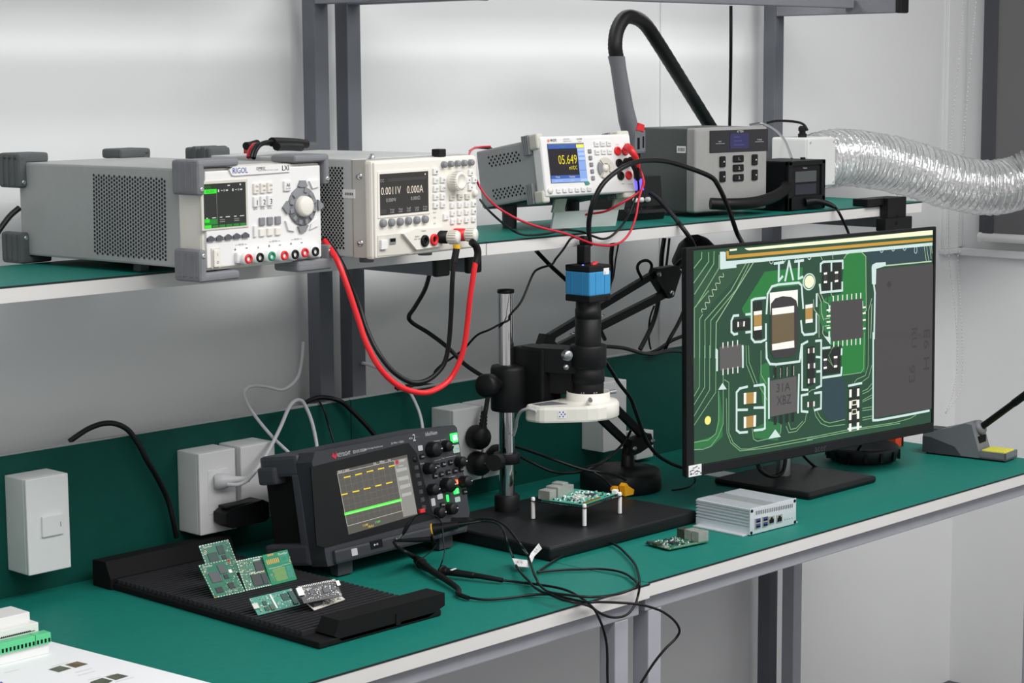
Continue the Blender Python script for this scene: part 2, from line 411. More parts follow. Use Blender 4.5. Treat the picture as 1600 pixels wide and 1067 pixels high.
# roller blind on the window side
t = thing('roller_blind', 'dark grey fabric roller blind with white bottom bar at the right edge of the picture', 'blind', (4.185, 1.8, 0.343))
MB().box(0.0, -0.72, 0.012, 0.003, 0.635, 1.35, 'blind_fabric').build('fabric', t)
MB().box(-0.004, 0.628, 0.012, 0.006, 0.664, 1.35, 'blind_dark', 0.001).build('side_channel', t)
MB().cyl((0.0, -0.72, 0.008), (0.0, 0.655, 0.008), 0.0105, 'white_plastic', n=14).build('bottom_bar', t)
MB().cyl((0.0, 0.655, 0.008), (0.0, 0.664, 0.008), 0.0125, 'white_plastic', n=14).build('bar_end_cap', t)
t = thing('bead_chain', 'thin white beaded blind cord hanging in two strands in the wall corner behind the duct', 'cord', (4.12, 2.47, 0.0))
b1 = MB(); b2 = MB()
S1 = [(4.1052,2.47,0.9285),(4.0851,2.47,0.7543),(4.0609,2.47,0.6088),(4.0563,2.47,0.5211),(4.0622,2.47,0.3141),(4.0925,2.47,0.1921),(4.1091,2.47,0.0696),(4.0953,2.47,-0.0048),(4.0636,2.47,-0.054)]
S2 = [(4.1584,2.47,0.9299),(4.1354,2.47,0.7542),(4.1166,2.47,0.6075),(4.1093,2.47,0.5191),(4.1015,2.47,0.3113),(4.118,2.47,0.1898),(4.1319,2.47,0.0672),(4.1238,2.47,-0.0082),(4.0636,2.47,-0.054)]
for S_, b in ((S1, b1), (S2, b2)):
    pts = spline(S_, 30); acc = 0.0; last = None
    for q in pts:
        if last is None or (q-last).length > 0.0062:
            b.ball(tuple(q-Vector((4.12, 2.47, 0.0))), 0.0019, 'white_plastic', 5); last = q
    b.tube([tuple(q-Vector((4.12, 2.47, 0.0))) for q in pts[::6]], 0.0006, 'white_cable', 4, 1)
b1.build('bead_strand', t, kind='stuff'); b2.build('bead_strand', t, kind='stuff')

# ------------------------------------------------------------------ socket and switch boxes on the green panel
def wallbox(x0, z0, w, h, label, cat, d=0.054, y1=2.4643):
    t = thing('wall_box', label, cat, (x0+w/2, y1-d, z0))
    MB().box(-w/2, 0.006, 0, w/2, d, h, 'socket_white', 0.002).build('back_box', t)
    MB().box(-w/2, 0.0, 0, w/2, 0.0062, h, 'socket_white', 0.0018).build('face_plate', t)
    return t
t = wallbox(1.5385, 0.0405, 0.0705, 0.138, 'white surface-mounted light switch box at the left edge on the green panel', 'switch')
MB().box(0.0345-0.035-0.012, -0.004, 0.052, 0.0225, 0.0008, 0.082, 'socket_white', 0.0015).build('rocker', t)
MB().box(0.017, -0.0043, 0.0635, 0.0178, -0.0038, 0.0705, 'ink_black').build('rocker_mark', t)
t = wallbox(1.8418, 0.046, 0.070, 0.126, 'white socket box with the white plug and black adapter plugged in', 'socket')
for dz in (0.093, 0.048): MB().box(-0.003, -0.0004, dz, 0.001, 0.0002, dz+0.005, 'hole_dark').build('socket_slot', t)
MB().box(-0.019, -0.001, 0.030, 0.019, 0.0004, 0.098, 'socket_white', 0.0008).build('socket_insert', t)
wallbox(1.9225, 0.052, 0.068, 0.120, 'plain white box right beside the socket box with the black adapter', 'socket')
wallbox(2.3842, 0.042, 0.068, 0.128, 'white socket box behind the right end of the oscilloscope, with two black plugs', 'socket')
wallbox(2.4577, 0.042, 0.068, 0.128, 'white socket box half hidden behind the chrome microscope pole', 'socket')
wallbox(2.7743, 0.042, 0.066, 0.130, 'white socket box behind the ring light of the microscope', 'socket')
t = wallbox(2.8938, 0.008, 0.050, 0.052, 'small low white box on the panel just right of the black lamp arm', 'socket', d=0.034)

# plugs and adapters
t = thing('power_plug', 'white mains plug in the left socket box, its cord rising in a loop', 'plug', (1.8761,2.405,0.1261))
MB().lathe([(0.010, -0.008), (0.0125, -0.004), (0.0125, 0.006), (0.009, 0.014), (0.0065, 0.024), (0.005, 0.034)], (0, 0, 0), 'white_cable', (0.85, -0.55, 0.02), 16).build('plug_body', t)
MB().lathe([(0.005, 0.034), (0.0042, 0.046)], (0, 0, 0), 'white_cable', (0.85, -0.55, 0.02), 12).build('strain_relief', t)
t = thing('power_adapter', 'black chunky power adapter plugged low into the left socket box', 'adapter', (1.8649,2.407,0.0748))
MB().prism([(0.0, -0.010), (0.012, -0.018), (0.078, -0.018), (0.084, -0.013), (0.084, 0.011), (0.072, 0.017), (0.012, 0.012), (0.0, 0.006)], -0.030, 0.0, 'black_plastic').build('adapter_body', t)
MB().box(0.005, -0.026, 0.0121, 0.075, -0.004, 0.0165, 'black_plastic', 0.003).build('adapter_lid', t)
def ukplug(c, label):
    t = thing('power_plug', label, 'plug', c)
    MB().lathe([(0.020, 0.0), (0.021, -0.004), (0.021, -0.018), (0.017, -0.026), (0.006, -0.028)], (0, 0, 0), 'black_rubber', (0, 1, 0), 20).build('plug_body', t)
    return t
c = (2.4307,2.408,0.1196)
t = ukplug(c, 'upper round black mains plug in the box behind the oscilloscope')
b = MB(); 
for i in range(5): b.lathe([(0.0075-i*0.0004, 0.013+i*0.006), (0.0075-i*0.0004, 0.017+i*0.006), (0.0062-i*0.0004, 0.0172+i*0.006), (0.0062-i*0.0004, 0.019+i*0.006)], (0.006, -0.014, 0.002), 'black_rubber', (0.16, 0, 1), 12)
b.build('strain_relief', t)
c = (2.4316,2.408,0.0734)
t = ukplug(c, 'lower round black mains plug in the box behind the oscilloscope')
c = (2.4769,2.404,0.0798)
t = ukplug(c, 'black mains plug in the box behind the chrome pole')

# ------------------------------------------------------------------ monitor with the circuit-board picture
MON = thing('monitor', 'black widescreen monitor showing a magnified green circuit board', 'monitor', loc=(2.5779,2.0590,0.0718), yaw=-0.1112, tilt=-0.0119)
MW, MH = 0.65, 0.3834
MB().box(0.001, 0.002, 0.001, MW-0.001, 0.010, MH-0.001, 'black_plastic', 0.003).box(0.05, 0.009, 0.03, MW-0.05, 0.034, MH-0.06, 'black_plastic', 0.008).build('back_cover', MON)
SX0, SZ0 = (0.0173,0.0184); SX1, SZ1 = (0.6407,0.3772)
SX1b, SZ0b = (0.6473,0.0177); SX0b, SZ1b = (0.0188,0.3779)
sx0, sx1, sz0, sz1 = (SX0+SX0b)/2, (SX1+SX1b)/2, (SZ0+SZ0b)/2, (SZ1+SZ1b)/2
b = MB()
b.box(0, -0.003, 0, MW, 0.004, sz0, 'black_plastic', 0.002); b.box(0, -0.003, sz1, MW, 0.004, MH, 'black_plastic', 0.002)
b.box(0, -0.003, sz0-0.002, sx0, 0.004, sz1+0.002, 'black_plastic', 0.0015); b.box(sx1, -0.003, sz0-0.002, MW, 0.004, sz1+0.002, 'black_plastic', 0.0015)
fr = b.build('bezel', MON)
MB().text('acer', *(0.3321,0.0074), 0.0085, 'dark_grey_plastic', -0.0034).build('maker_lettering', fr)
st = MB().box(0.004, -0.0036, 0.001, 0.034, -0.0029, 0.020, 'sticker_white')
for i in range(26): 
    xx = 0.005+random.random()*0.026; zz = 0.0025+random.random()*0.0145; st.rect(xx, zz, xx+0.0035, zz+0.0016, 'ink_grey', -0.0038)
st.build('sticker', MON, 'silver printed sticker on the lower left bezel corner')
b = MB().rect(sx0, sz0, sx1, sz1, 'pic_base', -0.0005)
Y1, Y2, Y3, Y4, Y5, Y6 = -0.0008, -0.0011, -0.0014, -0.0017, -0.0020, -0.0023
def ST(pts, w, m, y=Y3): b.stroke([tuple(p) for p in pts], w, m, y)
def PL(pts, m, y=Y2): b.plate([tuple(p) for p in pts], m, y)
# broad copper areas
PL([(0.0194,0.3769),(0.0814,0.3749),(0.0972,0.3549),(0.1579,0.351),(0.0375,0.2689),(0.0339,0.15),(0.0184,0.1295)], 'pic_base2', Y1)
PL([(0.1905,0.3309),(0.2865,0.3321),(0.2867,0.3014),(0.205,0.3014),(0.1906,0.2857),(0.158,0.2824),(0.1567,0.2523),(0.1373,0.2652),(0.1341,0.2722)], 'pic_green', Y1)
PL([(0.3958,0.3435),(0.4071,0.3494),(0.4413,0.3501),(0.4544,0.3389),(0.4553,0.1319),(0.3893,0.1324),(0.3902,0.1871),(0.3641,0.1895),(0.3536,0.1961),(0.3529,0.2756),(0.388,0.2786)], 'pic_green', Y1)
PL([(0.3294,0.2635),(0.3495,0.2759),(0.3535,0.2102),(0.3395,0.2184),(0.3296,0.2402)], 'pic_green2', Y1)
PL([(0.1809,0.1709),(0.2007,0.1758),(0.2041,0.1412),(0.199,0.0637),(0.1843,0.1067),(0.1777,0.1485)], 'pic_green2', Y1)
PL([(0.1647,0.0632),(0.1647,0.0472),(0.2244,0.0353),(0.2324,0.0551),(0.2324,0.0644),(0.199,0.0729)], 'pic_green2', Y1)
PL([(0.3401,0.128),(0.3908,0.1285),(0.4002,0.1114),(0.4008,0.0484),(0.3617,0.0539),(0.342,0.0704)], 'pic_slate', Y1)
PL([(0.4549,0.353),(0.6411,0.3514),(0.6417,0.3182),(0.51,0.321),(0.4734,0.3258),(0.4551,0.3388)], 'pic_slate', Y1)
PL([(0.0193,0.0583),(0.0192,0.0449),(0.0618,0.045),(0.0872,0.0589),(0.0872,0.0904),(0.0797,0.1407),(0.0758,0.0918),(0.0713,0.0631)], 'pic_green2', Y1)
# gold and cream rails along the top edge
PL([(0.0194,0.3778),(0.0827,0.3748),(0.0827,0.3537),(0.0688,0.3431),(0.0193,0.3465)], 'pic_base2', Y1)
PL([(0.0814,0.3714),(0.6408,0.3719),(0.6412,0.3485),(0.1258,0.3482),(0.1079,0.3449),(0.0814,0.3432)], 'pic_silk', Y2)
PL([(0.0915,0.373),(0.6407,0.3748),(0.6411,0.3543),(0.1194,0.3548),(0.0915,0.3549)], 'pic_base2', Y3)
PL([(0.0959,0.3718),(0.1016,0.3719),(0.1016,0.3644),(0.6409,0.3631),(0.641,0.3577),(0.0972,0.3589)], 'pic_gold', Y4)
PL([(0.1399,0.374),(0.6407,0.3772),(0.6408,0.3685),(0.1514,0.3697),(0.145,0.371)], 'pic_cream', Y4)
PL([(0.1035,0.3744),(0.1213,0.3747),(0.1213,0.3716),(0.1041,0.3713)], 'pic_cream', Y4)
# bundles of parallel tracks at the left
for pts in [[(0.0199,0.1997),(0.0203,0.2824),(0.054,0.3085)],[(0.0326,0.1985),(0.0328,0.2634),(0.0399,0.27)],[(0.0453,0.1973),(0.045,0.2597),(0.1068,0.3046),(0.1434,0.3476)],[(0.0581,0.1961),(0.059,0.2585),(0.1198,0.3055),(0.1514,0.3471)],[(0.0704,0.1949),(0.0718,0.2538),(0.1619,0.3486)],[(0.0187,0.3237),(0.0542,0.357),(0.0542,0.3723)],[(0.0211,0.3056),(0.0662,0.3527),(0.067,0.3733)],[(0.0235,0.2839),(0.0784,0.3446),(0.079,0.3662)],[(0.02,0.3486),(0.0377,0.3635),(0.0383,0.3733)]]: ST(pts, 0.0018, 'pic_trace')
ST([(0.0704,0.1949),(0.0718,0.2538),(0.1619,0.3486)], 0.0009, 'pic_traceb', Y4)
for pts in [[(0.0188,0.2199),(0.0185,0.1483)],[(0.0323,0.2186),(0.0315,0.149),(0.0172,0.1336)],[(0.0442,0.2175),(0.044,0.1477),(0.0171,0.1192)],[(0.0561,0.2164),(0.0559,0.1422),(0.0171,0.1002)],[(0.0711,0.2151),(0.0703,0.1364),(0.017,0.0849)],[(0.0885,0.1708),(0.0883,0.0808),(0.0762,0.0608),(0.058,0.0458),(0.04,0.0434),(0.0168,0.0454)],[(0.0769,0.1378),(0.0777,0.0863),(0.0701,0.0658),(0.0521,0.0577),(0.0169,0.0578)],[(0.1021,0.1501),(0.102,0.0641),(0.1127,0.0455),(0.1312,0.0323),(0.1498,0.03),(0.3135,0.0314)],[(0.096,0.1229),(0.0975,0.0646),(0.1066,0.0462),(0.1281,0.0301)],[(0.1436,0.2084),(0.1451,0.1759),(0.1638,0.1416)],[(0.1498,0.2078),(0.1513,0.1796),(0.1716,0.1407)],[(0.1809,0.1963),(0.181,0.155),(0.1936,0.1384)],[(0.1592,0.0637),(0.1623,0.0459),(0.1717,0.0408),(0.2001,0.0417)],[(0.2188,0.1687),(0.2126,0.1474)],[(0.232,0.0617),(0.2304,0.0486),(0.2256,0.0443)],[(0.2448,0.058),(0.2513,0.0461),(0.2708,0.046),(0.2936,0.0611),(0.2968,0.0742)],[(0.2496,0.0663),(0.2562,0.0511),(0.2708,0.0516),(0.287,0.0619)],[(0.1281,0.0295),(0.1875,0.0263),(0.3136,0.0262)],[(0.0915,0.1555),(0.1006,0.1503)],[(0.1779,0.1336),(0.1968,0.1097)]]: ST(pts, 0.0014, 'pic_trace')
for pts in [[(0.2988,0.0306),(0.405,0.0323),(0.4612,0.0315),(0.5399,0.0302),(0.5831,0.0332),(0.5987,0.0374)],[(0.2988,0.0277),(0.4434,0.0291),(0.5523,0.0271)],[(0.3154,0.0834),(0.3212,0.0673),(0.3355,0.0522),(0.3556,0.0444),(0.3991,0.0432)],[(0.3254,0.0745),(0.3326,0.0641),(0.344,0.055),(0.3584,0.0505),(0.399,0.052)],[(0.4503,0.2033),(0.4495,0.1389),(0.4422,0.1322),(0.3939,0.1324)],[(0.4622,0.2022),(0.4614,0.1417),(0.4541,0.1257),(0.4305,0.1213),(0.4247,0.116)],[(0.4718,0.1426),(0.4631,0.1219),(0.4468,0.1157)],[(0.447,0.098),(0.4604,0.1005),(0.4722,0.1091)],[(0.4471,0.0931),(0.4634,0.0963),(0.4723,0.1012)],[(0.4472,0.0813),(0.4725,0.0884)],[(0.4473,0.0784),(0.4725,0.0835)],[(0.4474,0.0666),(0.4727,0.0667)],[(0.4474,0.0626),(0.4728,0.0621)],[(0.4476,0.0498),(0.4729,0.0499)],[(0.4476,0.0453),(0.473,0.0459)],[(0.3659,0.1857),(0.3546,0.1714),(0.3662,0.1511)],[(0.3518,0.1659),(0.3648,0.1531)],[(0.2983,0.1101),(0.3095,0.1146),(0.3208,0.1154)]]: ST(pts, 0.0014, 'pic_trace')
for pts in [[(0.3934,0.3403),(0.4005,0.3475),(0.4106,0.3492),(0.4398,0.3499),(0.4531,0.3404),(0.4552,0.2434),(0.4499,0.2399)],[(0.4623,0.1921),(0.4617,0.2428),(0.4703,0.2636)],[(0.4682,0.1915),(0.4705,0.2538)],[(0.3253,0.2842),(0.3339,0.2683),(0.3355,0.2473),(0.3413,0.2354)],[(0.3281,0.2991),(0.3324,0.2837),(0.3424,0.2677),(0.3524,0.264),(0.3553,0.2571)],[(0.3142,0.2737),(0.3157,0.2565),(0.3284,0.2441),(0.3293,0.2059)],[(0.3305,0.3519),(0.3362,0.3421)],[(0.3631,0.3537),(0.3646,0.3412)],[(0.6167,0.3539),(0.6185,0.3419),(0.6235,0.3216)],[(0.623,0.3535),(0.6264,0.3374),(0.6314,0.3201)],[(0.6324,0.353),(0.6376,0.3247)],[(0.6371,0.3537),(0.6399,0.3346)],[(0.3399,0.225),(0.3386,0.2127),(0.3443,0.2055)],[(0.357,0.2245),(0.3442,0.2246)],[(0.3569,0.2379),(0.3441,0.2374)],[(0.3594,0.2816),(0.3652,0.2736)]]: ST(pts, 0.0011, 'pic_traceb')
for c in [(0.4961,0.3503),(0.5283,0.3509),(0.5605,0.3503),(0.3025,0.3499),(0.206,0.349),(0.2377,0.3498),(0.2701,0.3505),(0.302,0.3507)]: ST([(c[0]+0.0045*math.cos(PI+PI*i/6), c[1]+0.0055*math.sin(PI+PI*i/6)) for i in range(7)], 0.001, 'pic_silk', Y4)
cc = (0.5923,0.3435); ST([(cc[0]+0.004*math.cos(2*PI*i/10), cc[1]+0.0065*math.sin(2*PI*i/10)) for i in range(11)], 0.001, 'pic_silk', Y4)
# serpentine track
p0, p1 = Vector((0.0387,0.2737)), Vector((0.0887,0.3349)); dd = (p1-p0)/44; nn = Vector((-dd.y, dd.x)).normalized()
ST([tuple(p0+dd*i+nn*0.0042*math.sin(i*0.86)) for i in range(45)], 0.0011, 'pic_traceb')
# silkscreen outlines
SK = [[(0.1941,0.2592),(0.1967,0.2924),(0.2075,0.3045),(0.2237,0.3065),(0.2758,0.3061),(0.2828,0.3009),(0.2872,0.2611)],[(0.1928,0.2408),(0.1929,0.2148),(0.1808,0.2118),(0.1647,0.2127),(0.1573,0.2198),(0.1572,0.2843),(0.1647,0.2865),(0.1914,0.2863)],[(0.1251,0.2616),(0.1133,0.2618),(0.1081,0.2535),(0.108,0.2352),(0.1146,0.2301),(0.1224,0.2307)],[(0.1435,0.2615),(0.1554,0.2615)],[(0.1435,0.2312),(0.1554,0.2311)],[(0.2817,0.2389),(0.2846,0.2198),(0.2902,0.214),(0.3143,0.2137)],[(0.1937,0.2091),(0.1943,0.183)],[(0.2793,0.1748),(0.2833,0.1972),(0.2987,0.2015)],[(0.0717,0.2084),(0.0717,0.1948)],[(0.135,0.209),(0.1356,0.1886)],[(0.0836,0.3695),(0.0836,0.3443),(0.1186,0.3447)],[(0.0926,0.369),(0.0926,0.3518),(0.1069,0.3518),(0.1225,0.3526),(0.1672,0.3515)],[(0.1467,0.1379),(0.1282,0.1367),(0.1205,0.131),(0.1205,0.1008),(0.1467,0.0983)],[(0.1205,0.0997),(0.1204,0.0662),(0.1281,0.0609),(0.1467,0.0598)],[(0.1638,0.1376),(0.1873,0.1374),(0.1904,0.1322),(0.1905,0.0973),(0.1638,0.0998)],[(0.1905,0.0962),(0.1906,0.0611),(0.1843,0.0597),(0.1639,0.0606)],[(0.1999,0.1465),(0.2007,0.0775)],[(0.2768,0.1453),(0.2749,0.0789)],[(0.2998,0.1162),(0.2851,0.1178),(0.2847,0.1954)],[(0.2999,0.1084),(0.2835,0.108),(0.2837,0.0801),(0.3001,0.0771)],[(0.1935,0.2038),(0.1951,0.1819),(0.203,0.1713),(0.2188,0.1691),(0.2783,0.1684),(0.2815,0.178)],[(0.0735,0.2063),(0.0734,0.1734)],[(0.1359,0.2069),(0.1359,0.1725)],[(0.3321,0.3216),(0.332,0.3348),(0.3391,0.3381),(0.3905,0.3367),(0.3906,0.3233)],[(0.3604,0.3349),(0.3605,0.3215)],[(0.3894,0.2985),(0.3896,0.2842),(0.3324,0.2846),(0.3303,0.299)],[(0.3607,0.2996),(0.3608,0.2853)],[(0.322,0.2825),(0.3221,0.2617)],[(0.3214,0.2485),(0.3216,0.2161),(0.3145,0.2133),(0.2977,0.2135)],[(0.3562,0.259),(0.3554,0.2495)],[(0.3557,0.2131),(0.3558,0.2016)],[(0.4438,0.2598),(0.4445,0.2491)],[(0.4443,0.2151),(0.4438,0.2044)],[(0.4754,0.2885),(0.4786,0.2727),(0.4772,0.1907)],[(0.3203,0.2004),(0.3344,0.2001),(0.335,0.1196),(0.3222,0.1171)],[(0.3388,0.1859),(0.3573,0.1856)],[(0.3219,0.1722),(0.3318,0.1707)],[(0.3235,0.1461),(0.332,0.1458)],[(0.3891,0.1797),(0.3886,0.1701)],[(0.3894,0.1468),(0.388,0.1334),(0.3392,0.1336)],[(0.3181,0.1084),(0.3351,0.1081),(0.3347,0.0793),(0.3183,0.0782)],[(0.4086,0.1119),(0.4439,0.1131)],[(0.4079,0.0339),(0.4433,0.0336)],[(0.4747,0.2011),(0.476,0.0416),(0.4911,0.0403),(0.5551,0.0404),(0.6364,0.0412)]]
for pts in SK: ST(pts, 0.0042, 'pic_silk', Y4)
PL([(0.4711,0.3247),(0.4815,0.3273),(0.5078,0.3268),(0.5079,0.3198),(0.4816,0.3163),(0.4808,0.2881),(0.47,0.2897),(0.4688,0.32)], 'pic_silk', Y4)
ST([(0.5079,0.3203),(0.6377,0.3197)], 0.0022, 'pic_traceb', Y4)
# bodies of the parts
PL([(0.4816,0.3153),(0.6435,0.3148),(0.646,0.1756),(0.4808,0.1904)], 'pic_ic', Y3)
PL([(0.4801,0.2007),(0.6458,0.1861),(0.6475,0.0441),(0.5954,0.0449),(0.485,0.0455),(0.4813,0.0489)], 'pic_ic', Y3)
for txt, q, h_, w_ in (('93', (0.5849,0.1154), 0.017, 0.034), ('RU', (0.5906,0.182), 0.016, 0.036), ('E6 H', (0.627,0.1566), 0.017, 0.075)):
    b.text(txt, q[0], q[1], h_, 'pic_icd', Y4, w=w_, rot=-PI/2)
b.disk((0.518,0.2854), 0.006, 'pic_icd', Y4, 14)
PL([(0.2021,0.2942),(0.2731,0.2941),(0.2733,0.2547),(0.2036,0.2566)], 'pic_silver', Y4)
PL([(0.2049,0.2751),(0.2157,0.2835),(0.2347,0.2858),(0.2566,0.2826),(0.2691,0.2757),(0.2747,0.2583),(0.275,0.2055),(0.2709,0.187),(0.2571,0.1789),(0.2132,0.1799),(0.2037,0.1933),(0.2036,0.2603)], 'pic_icd', Y5)
PL([(0.207,0.2665),(0.263,0.2671),(0.2639,0.1952),(0.2078,0.1957)], 'pic_brown', Y6)
PL([(0.207,0.2665),(0.263,0.2671),(0.2631,0.2555),(0.2076,0.2554)], 'pic_silver', -0.0025)
PL([(0.2072,0.2051),(0.2633,0.2066),(0.2639,0.1942),(0.2078,0.1944)], 'pic_silver', -0.0025)
def chipcap(q, tan, v=True):
    a, c, d, e = [Vector(x) for x in q]   # corners: upper left, upper right, lower right, lower left
    PL([a, c, d, e], tan, Y5)
    L = lambda p, r, k: p+(r-p)*k
    if v:
        PL([a, c, L(c, d, .2), L(a, e, .2)], 'pic_silver', Y6); PL([L(a, e, .8), L(c, d, .8), d, e], 'pic_silver', Y6)
    else:
        PL([a, L(a, c, .2), L(e, d, .2), e], 'pic_silver', Y6); PL([L(a, c, .8), c, d, L(e, d, .8)], 'pic_silver', Y6)
for q in [[(0.162,0.2652),(0.182,0.2654),(0.1821,0.2328),(0.1626,0.2323)],[(0.2922,0.266),(0.3112,0.2667),(0.3114,0.2341),(0.2929,0.2338)]]: chipcap(q, 'pic_tan')
for q in [[(0.1374,0.1279),(0.1685,0.1269),(0.1679,0.1074),(0.1374,0.1086)],[(0.1374,0.087),(0.1679,0.0867),(0.1673,0.0671),(0.1374,0.0674)]]: chipcap(q, 'pic_tan', False)
chipcap([(0.1219,0.2509),(0.1403,0.2504),(0.1395,0.2417),(0.1219,0.2421)], 'pic_icd', False)
PL([(0.112,0.255),(0.1541,0.2551),(0.1541,0.2349),(0.112,0.2358)], 'pic_black', Y3)
PL([(0.1607,0.2813),(0.1833,0.2814),(0.1839,0.2656),(0.1615,0.266)], 'pic_black', Y3); PL([(0.162,0.232),(0.1821,0.2324),(0.184,0.2174),(0.1626,0.2175)], 'pic_black', Y3)
PL([(0.2978,0.192),(0.3175,0.1921),(0.3194,0.1251),(0.2982,0.1216)], 'pic_black', Y3)
for q in [[(0.2992,0.189),(0.3161,0.1888),(0.3162,0.1798),(0.2993,0.1805)],[(0.2994,0.1624),(0.3183,0.1619),(0.3183,0.1529),(0.2994,0.1535)],[(0.2996,0.1357),(0.3184,0.1351),(0.3185,0.1267),(0.2996,0.1275)],[(0.2984,0.0948),(0.3176,0.0942),(0.3176,0.085),(0.2984,0.0856)]]: chipcap(q, 'pic_icd', False)
for q in [[(0.3404,0.167),(0.3489,0.167),(0.349,0.1489),(0.3405,0.1488)],[(0.3675,0.1692),(0.377,0.1689),(0.3763,0.1485),(0.3677,0.1486)],[(0.3398,0.3192),(0.3483,0.3193),(0.3484,0.3005),(0.3399,0.3006)],[(0.3685,0.3191),(0.3777,0.319),(0.3779,0.3003),(0.3687,0.3)]]: chipcap(q, 'pic_icd')
PL([(0.3363,0.3345),(0.3877,0.334),(0.3881,0.2852),(0.3366,0.2862)], 'pic_black', Y3)
PL([(0.3388,0.1815),(0.3861,0.1839),(0.3865,0.1384),(0.3391,0.1384)], 'pic_black', Y3)
# connector strip
PL([(0.4087,0.108),(0.4395,0.1067),(0.4388,0.0381),(0.4079,0.0398)], 'pic_black', Y3)
for k in range(4):
    for q in [(0.4131,0.1007),(0.4343,0.1004)]: b.rect(q[0]-0.0032, q[1]-0.010-k*0.0205, q[0]+0.0032, q[1]+0.004-k*0.0205, 'pic_silver', Y5)
for k in range(2):
    q = (0.4236,0.08); ST([(q[0]-0.006, q[1]-0.004-k*0.0165), (q[0]+0.006, q[1]-0.004-k*0.0165), (q[0]+0.006, q[1]+0.004-k*0.0165), (q[0]-0.006, q[1]+0.004-k*0.0165), (q[0]-0.006, q[1]-0.004-k*0.0165)], 0.0014, 'pic_cream', Y6)
# packaged chips with legs
def legs(a, c, n, dz, m='pic_silver', w=0.0024):
    a, c = Vector(a), Vector(c)
    for i in range(n):
        q = a+(c-a)*(i/(n-1)); b.rect(q.x-w/2, min(q.y, q.y+dz), q.x+w/2, max(q.y, q.y+dz), m, Y5)
PL([(0.0786,0.2122),(0.1309,0.2128),(0.1334,0.1729),(0.0798,0.1719)], 'pic_ic2', Y5)
legs((0.0874,0.2091), (0.1225,0.2099), 4, 0.010); legs((0.0874,0.1748), (0.1231,0.1748), 4, -0.011)
PL([(0.3579,0.2668),(0.4437,0.2658),(0.4459,0.1949),(0.3606,0.1955)], 'pic_ic', Y6)
legs((0.3656,0.2644), (0.4394,0.2643), 7, 0.012); legs((0.3676,0.1977), (0.4387,0.1955), 7, -0.012)
for q in [(0.3531,0.2523),(0.3532,0.242),(0.3533,0.2313),(0.3534,0.2205),(0.4482,0.2494),(0.4483,0.2389),(0.4485,0.2266),(0.4486,0.2113)]: b.rect(q[0]-0.005, q[1]-0.0015, q[0]+0.005, q[1]+0.0015, 'pic_silver', Y5)
PL([(0.2028,0.1422),(0.2699,0.1436),(0.2715,0.0808),(0.2029,0.0794)], 'pic_ic2', Y6)
legs((0.2161,0.1445), (0.261,0.1445), 4, 0.020, 'pic_black', 0.007); legs((0.2162,0.081), (0.2613,0.0815), 4, -0.017, 'pic_black', 0.007)
legs((0.2294,0.145), (0.2631,0.1453), 3, 0.017, 'pic_silver', 0.0014)
q = (0.2362,0.1277); b.text('31A', q[0], q[1], 0.015, 'pic_icd', -0.0026, w=0.035)
q = (0.2376,0.1054); b.text('XBZ', q[0], q[1], 0.016, 'pic_icd', -0.0026, w=0.037)
for tri in [[(0.0759,0.1402),(0.0962,0.1389),(0.0861,0.1507)],[(0.199,0.0416),(0.2304,0.0415),(0.2163,0.0561)],[(0.3415,0.2071),(0.3587,0.1902),(0.3586,0.2037)]]: PL(tri, 'pic_silk', Y5)
q = (0.3024,0.3058); b.disk(q, 0.0165, 'pic_silk', Y3, 24, 0.0150); b.disk(q, 0.0140, 'pic_green', Y4, 24, 0.0128); b.disk(q, 0.0125, 'pic_cream', Y5, 24, 0.0110)
q = (0.0512,0.091); b.disk(q, 0.0085, 'pic_green2', Y3, 20); b.disk(q, 0.0072, 'pic_orange', Y4, 20)
for pts in [[(0.2133,0.3434),(0.2358,0.3441)],[(0.2247,0.3437),(0.224,0.3126),(0.2337,0.3197)],[(0.2406,0.3124),(0.2503,0.3452),(0.2606,0.3128)],[(0.2652,0.3433),(0.2867,0.3442)],[(0.2756,0.3434),(0.2747,0.3131),(0.2852,0.3154)]]: ST(pts, 0.0045, 'pic_silk', Y5)
b.build('screen_picture', MON)
# stand
c = (2.9212,2.1423,0.014)
MI = (Matrix.Translation(MON.location) @ MON.rotation_euler.to_matrix().to_4x4()).inverted()
bb = MB().box(2.842, 1.995, 0.0, 3.052, 2.205, 0.013, 'black_plastic', 0.006)
bb.v = [tuple(MI @ Vector(v)) for v in bb.v]; bb.build('stand_base', MON)
bb = MB().cyl((2.945, 2.125, 0.012), (2.945, 2.125, 0.16), 0.014, 'brushed_metal', n=20).box(2.92, 2.085, 0.13, 2.97, 2.135, 0.26, 'black_plastic', 0.004)
bb.v = [tuple(MI @ Vector(v)) for v in bb.v]; bb.build('stand_neck', MON, 'brushed metal stand neck')

# ------------------------------------------------------------------ triple-output power supply (left of the shelf)
RW, RD, RH = (0.2109,0.3801,0.1309)
t = thing('power_supply', 'light grey triple-output power supply with rubber corner bumpers and a green display', 'power supply', loc=(1.5744,2.0365,0.4930), yaw=0.0660, tilt=0.0000)
MB().box(0.001, 0.046, 0.002, RW-0.001, RD, RH-0.001, 'paint_grey', 0.003).build('housing', t)
b = MB().box(0, 0.004, 0, RW, 0.048, RH, 'ivory_plastic', 0.004).box(0.004, 0.0, 0.004, RW-0.003, 0.006, RH-0.004, 'white_plastic', 0.0015)
FR = b.build('front_bezel', t)
lab = MB().prism([(0.0436,0.1272),(0.0498,0.1313),(0.1488,0.1298),(0.1509,0.1205),(0.054,0.1195),(0.0483,0.1202)], -0.0022, 0.001, 'white_plastic')
q = (0.0619,0.1261); lab.text('RIGOL', q[0], q[1], 0.0072, 'ink_blue', -0.0026, w=0.026)
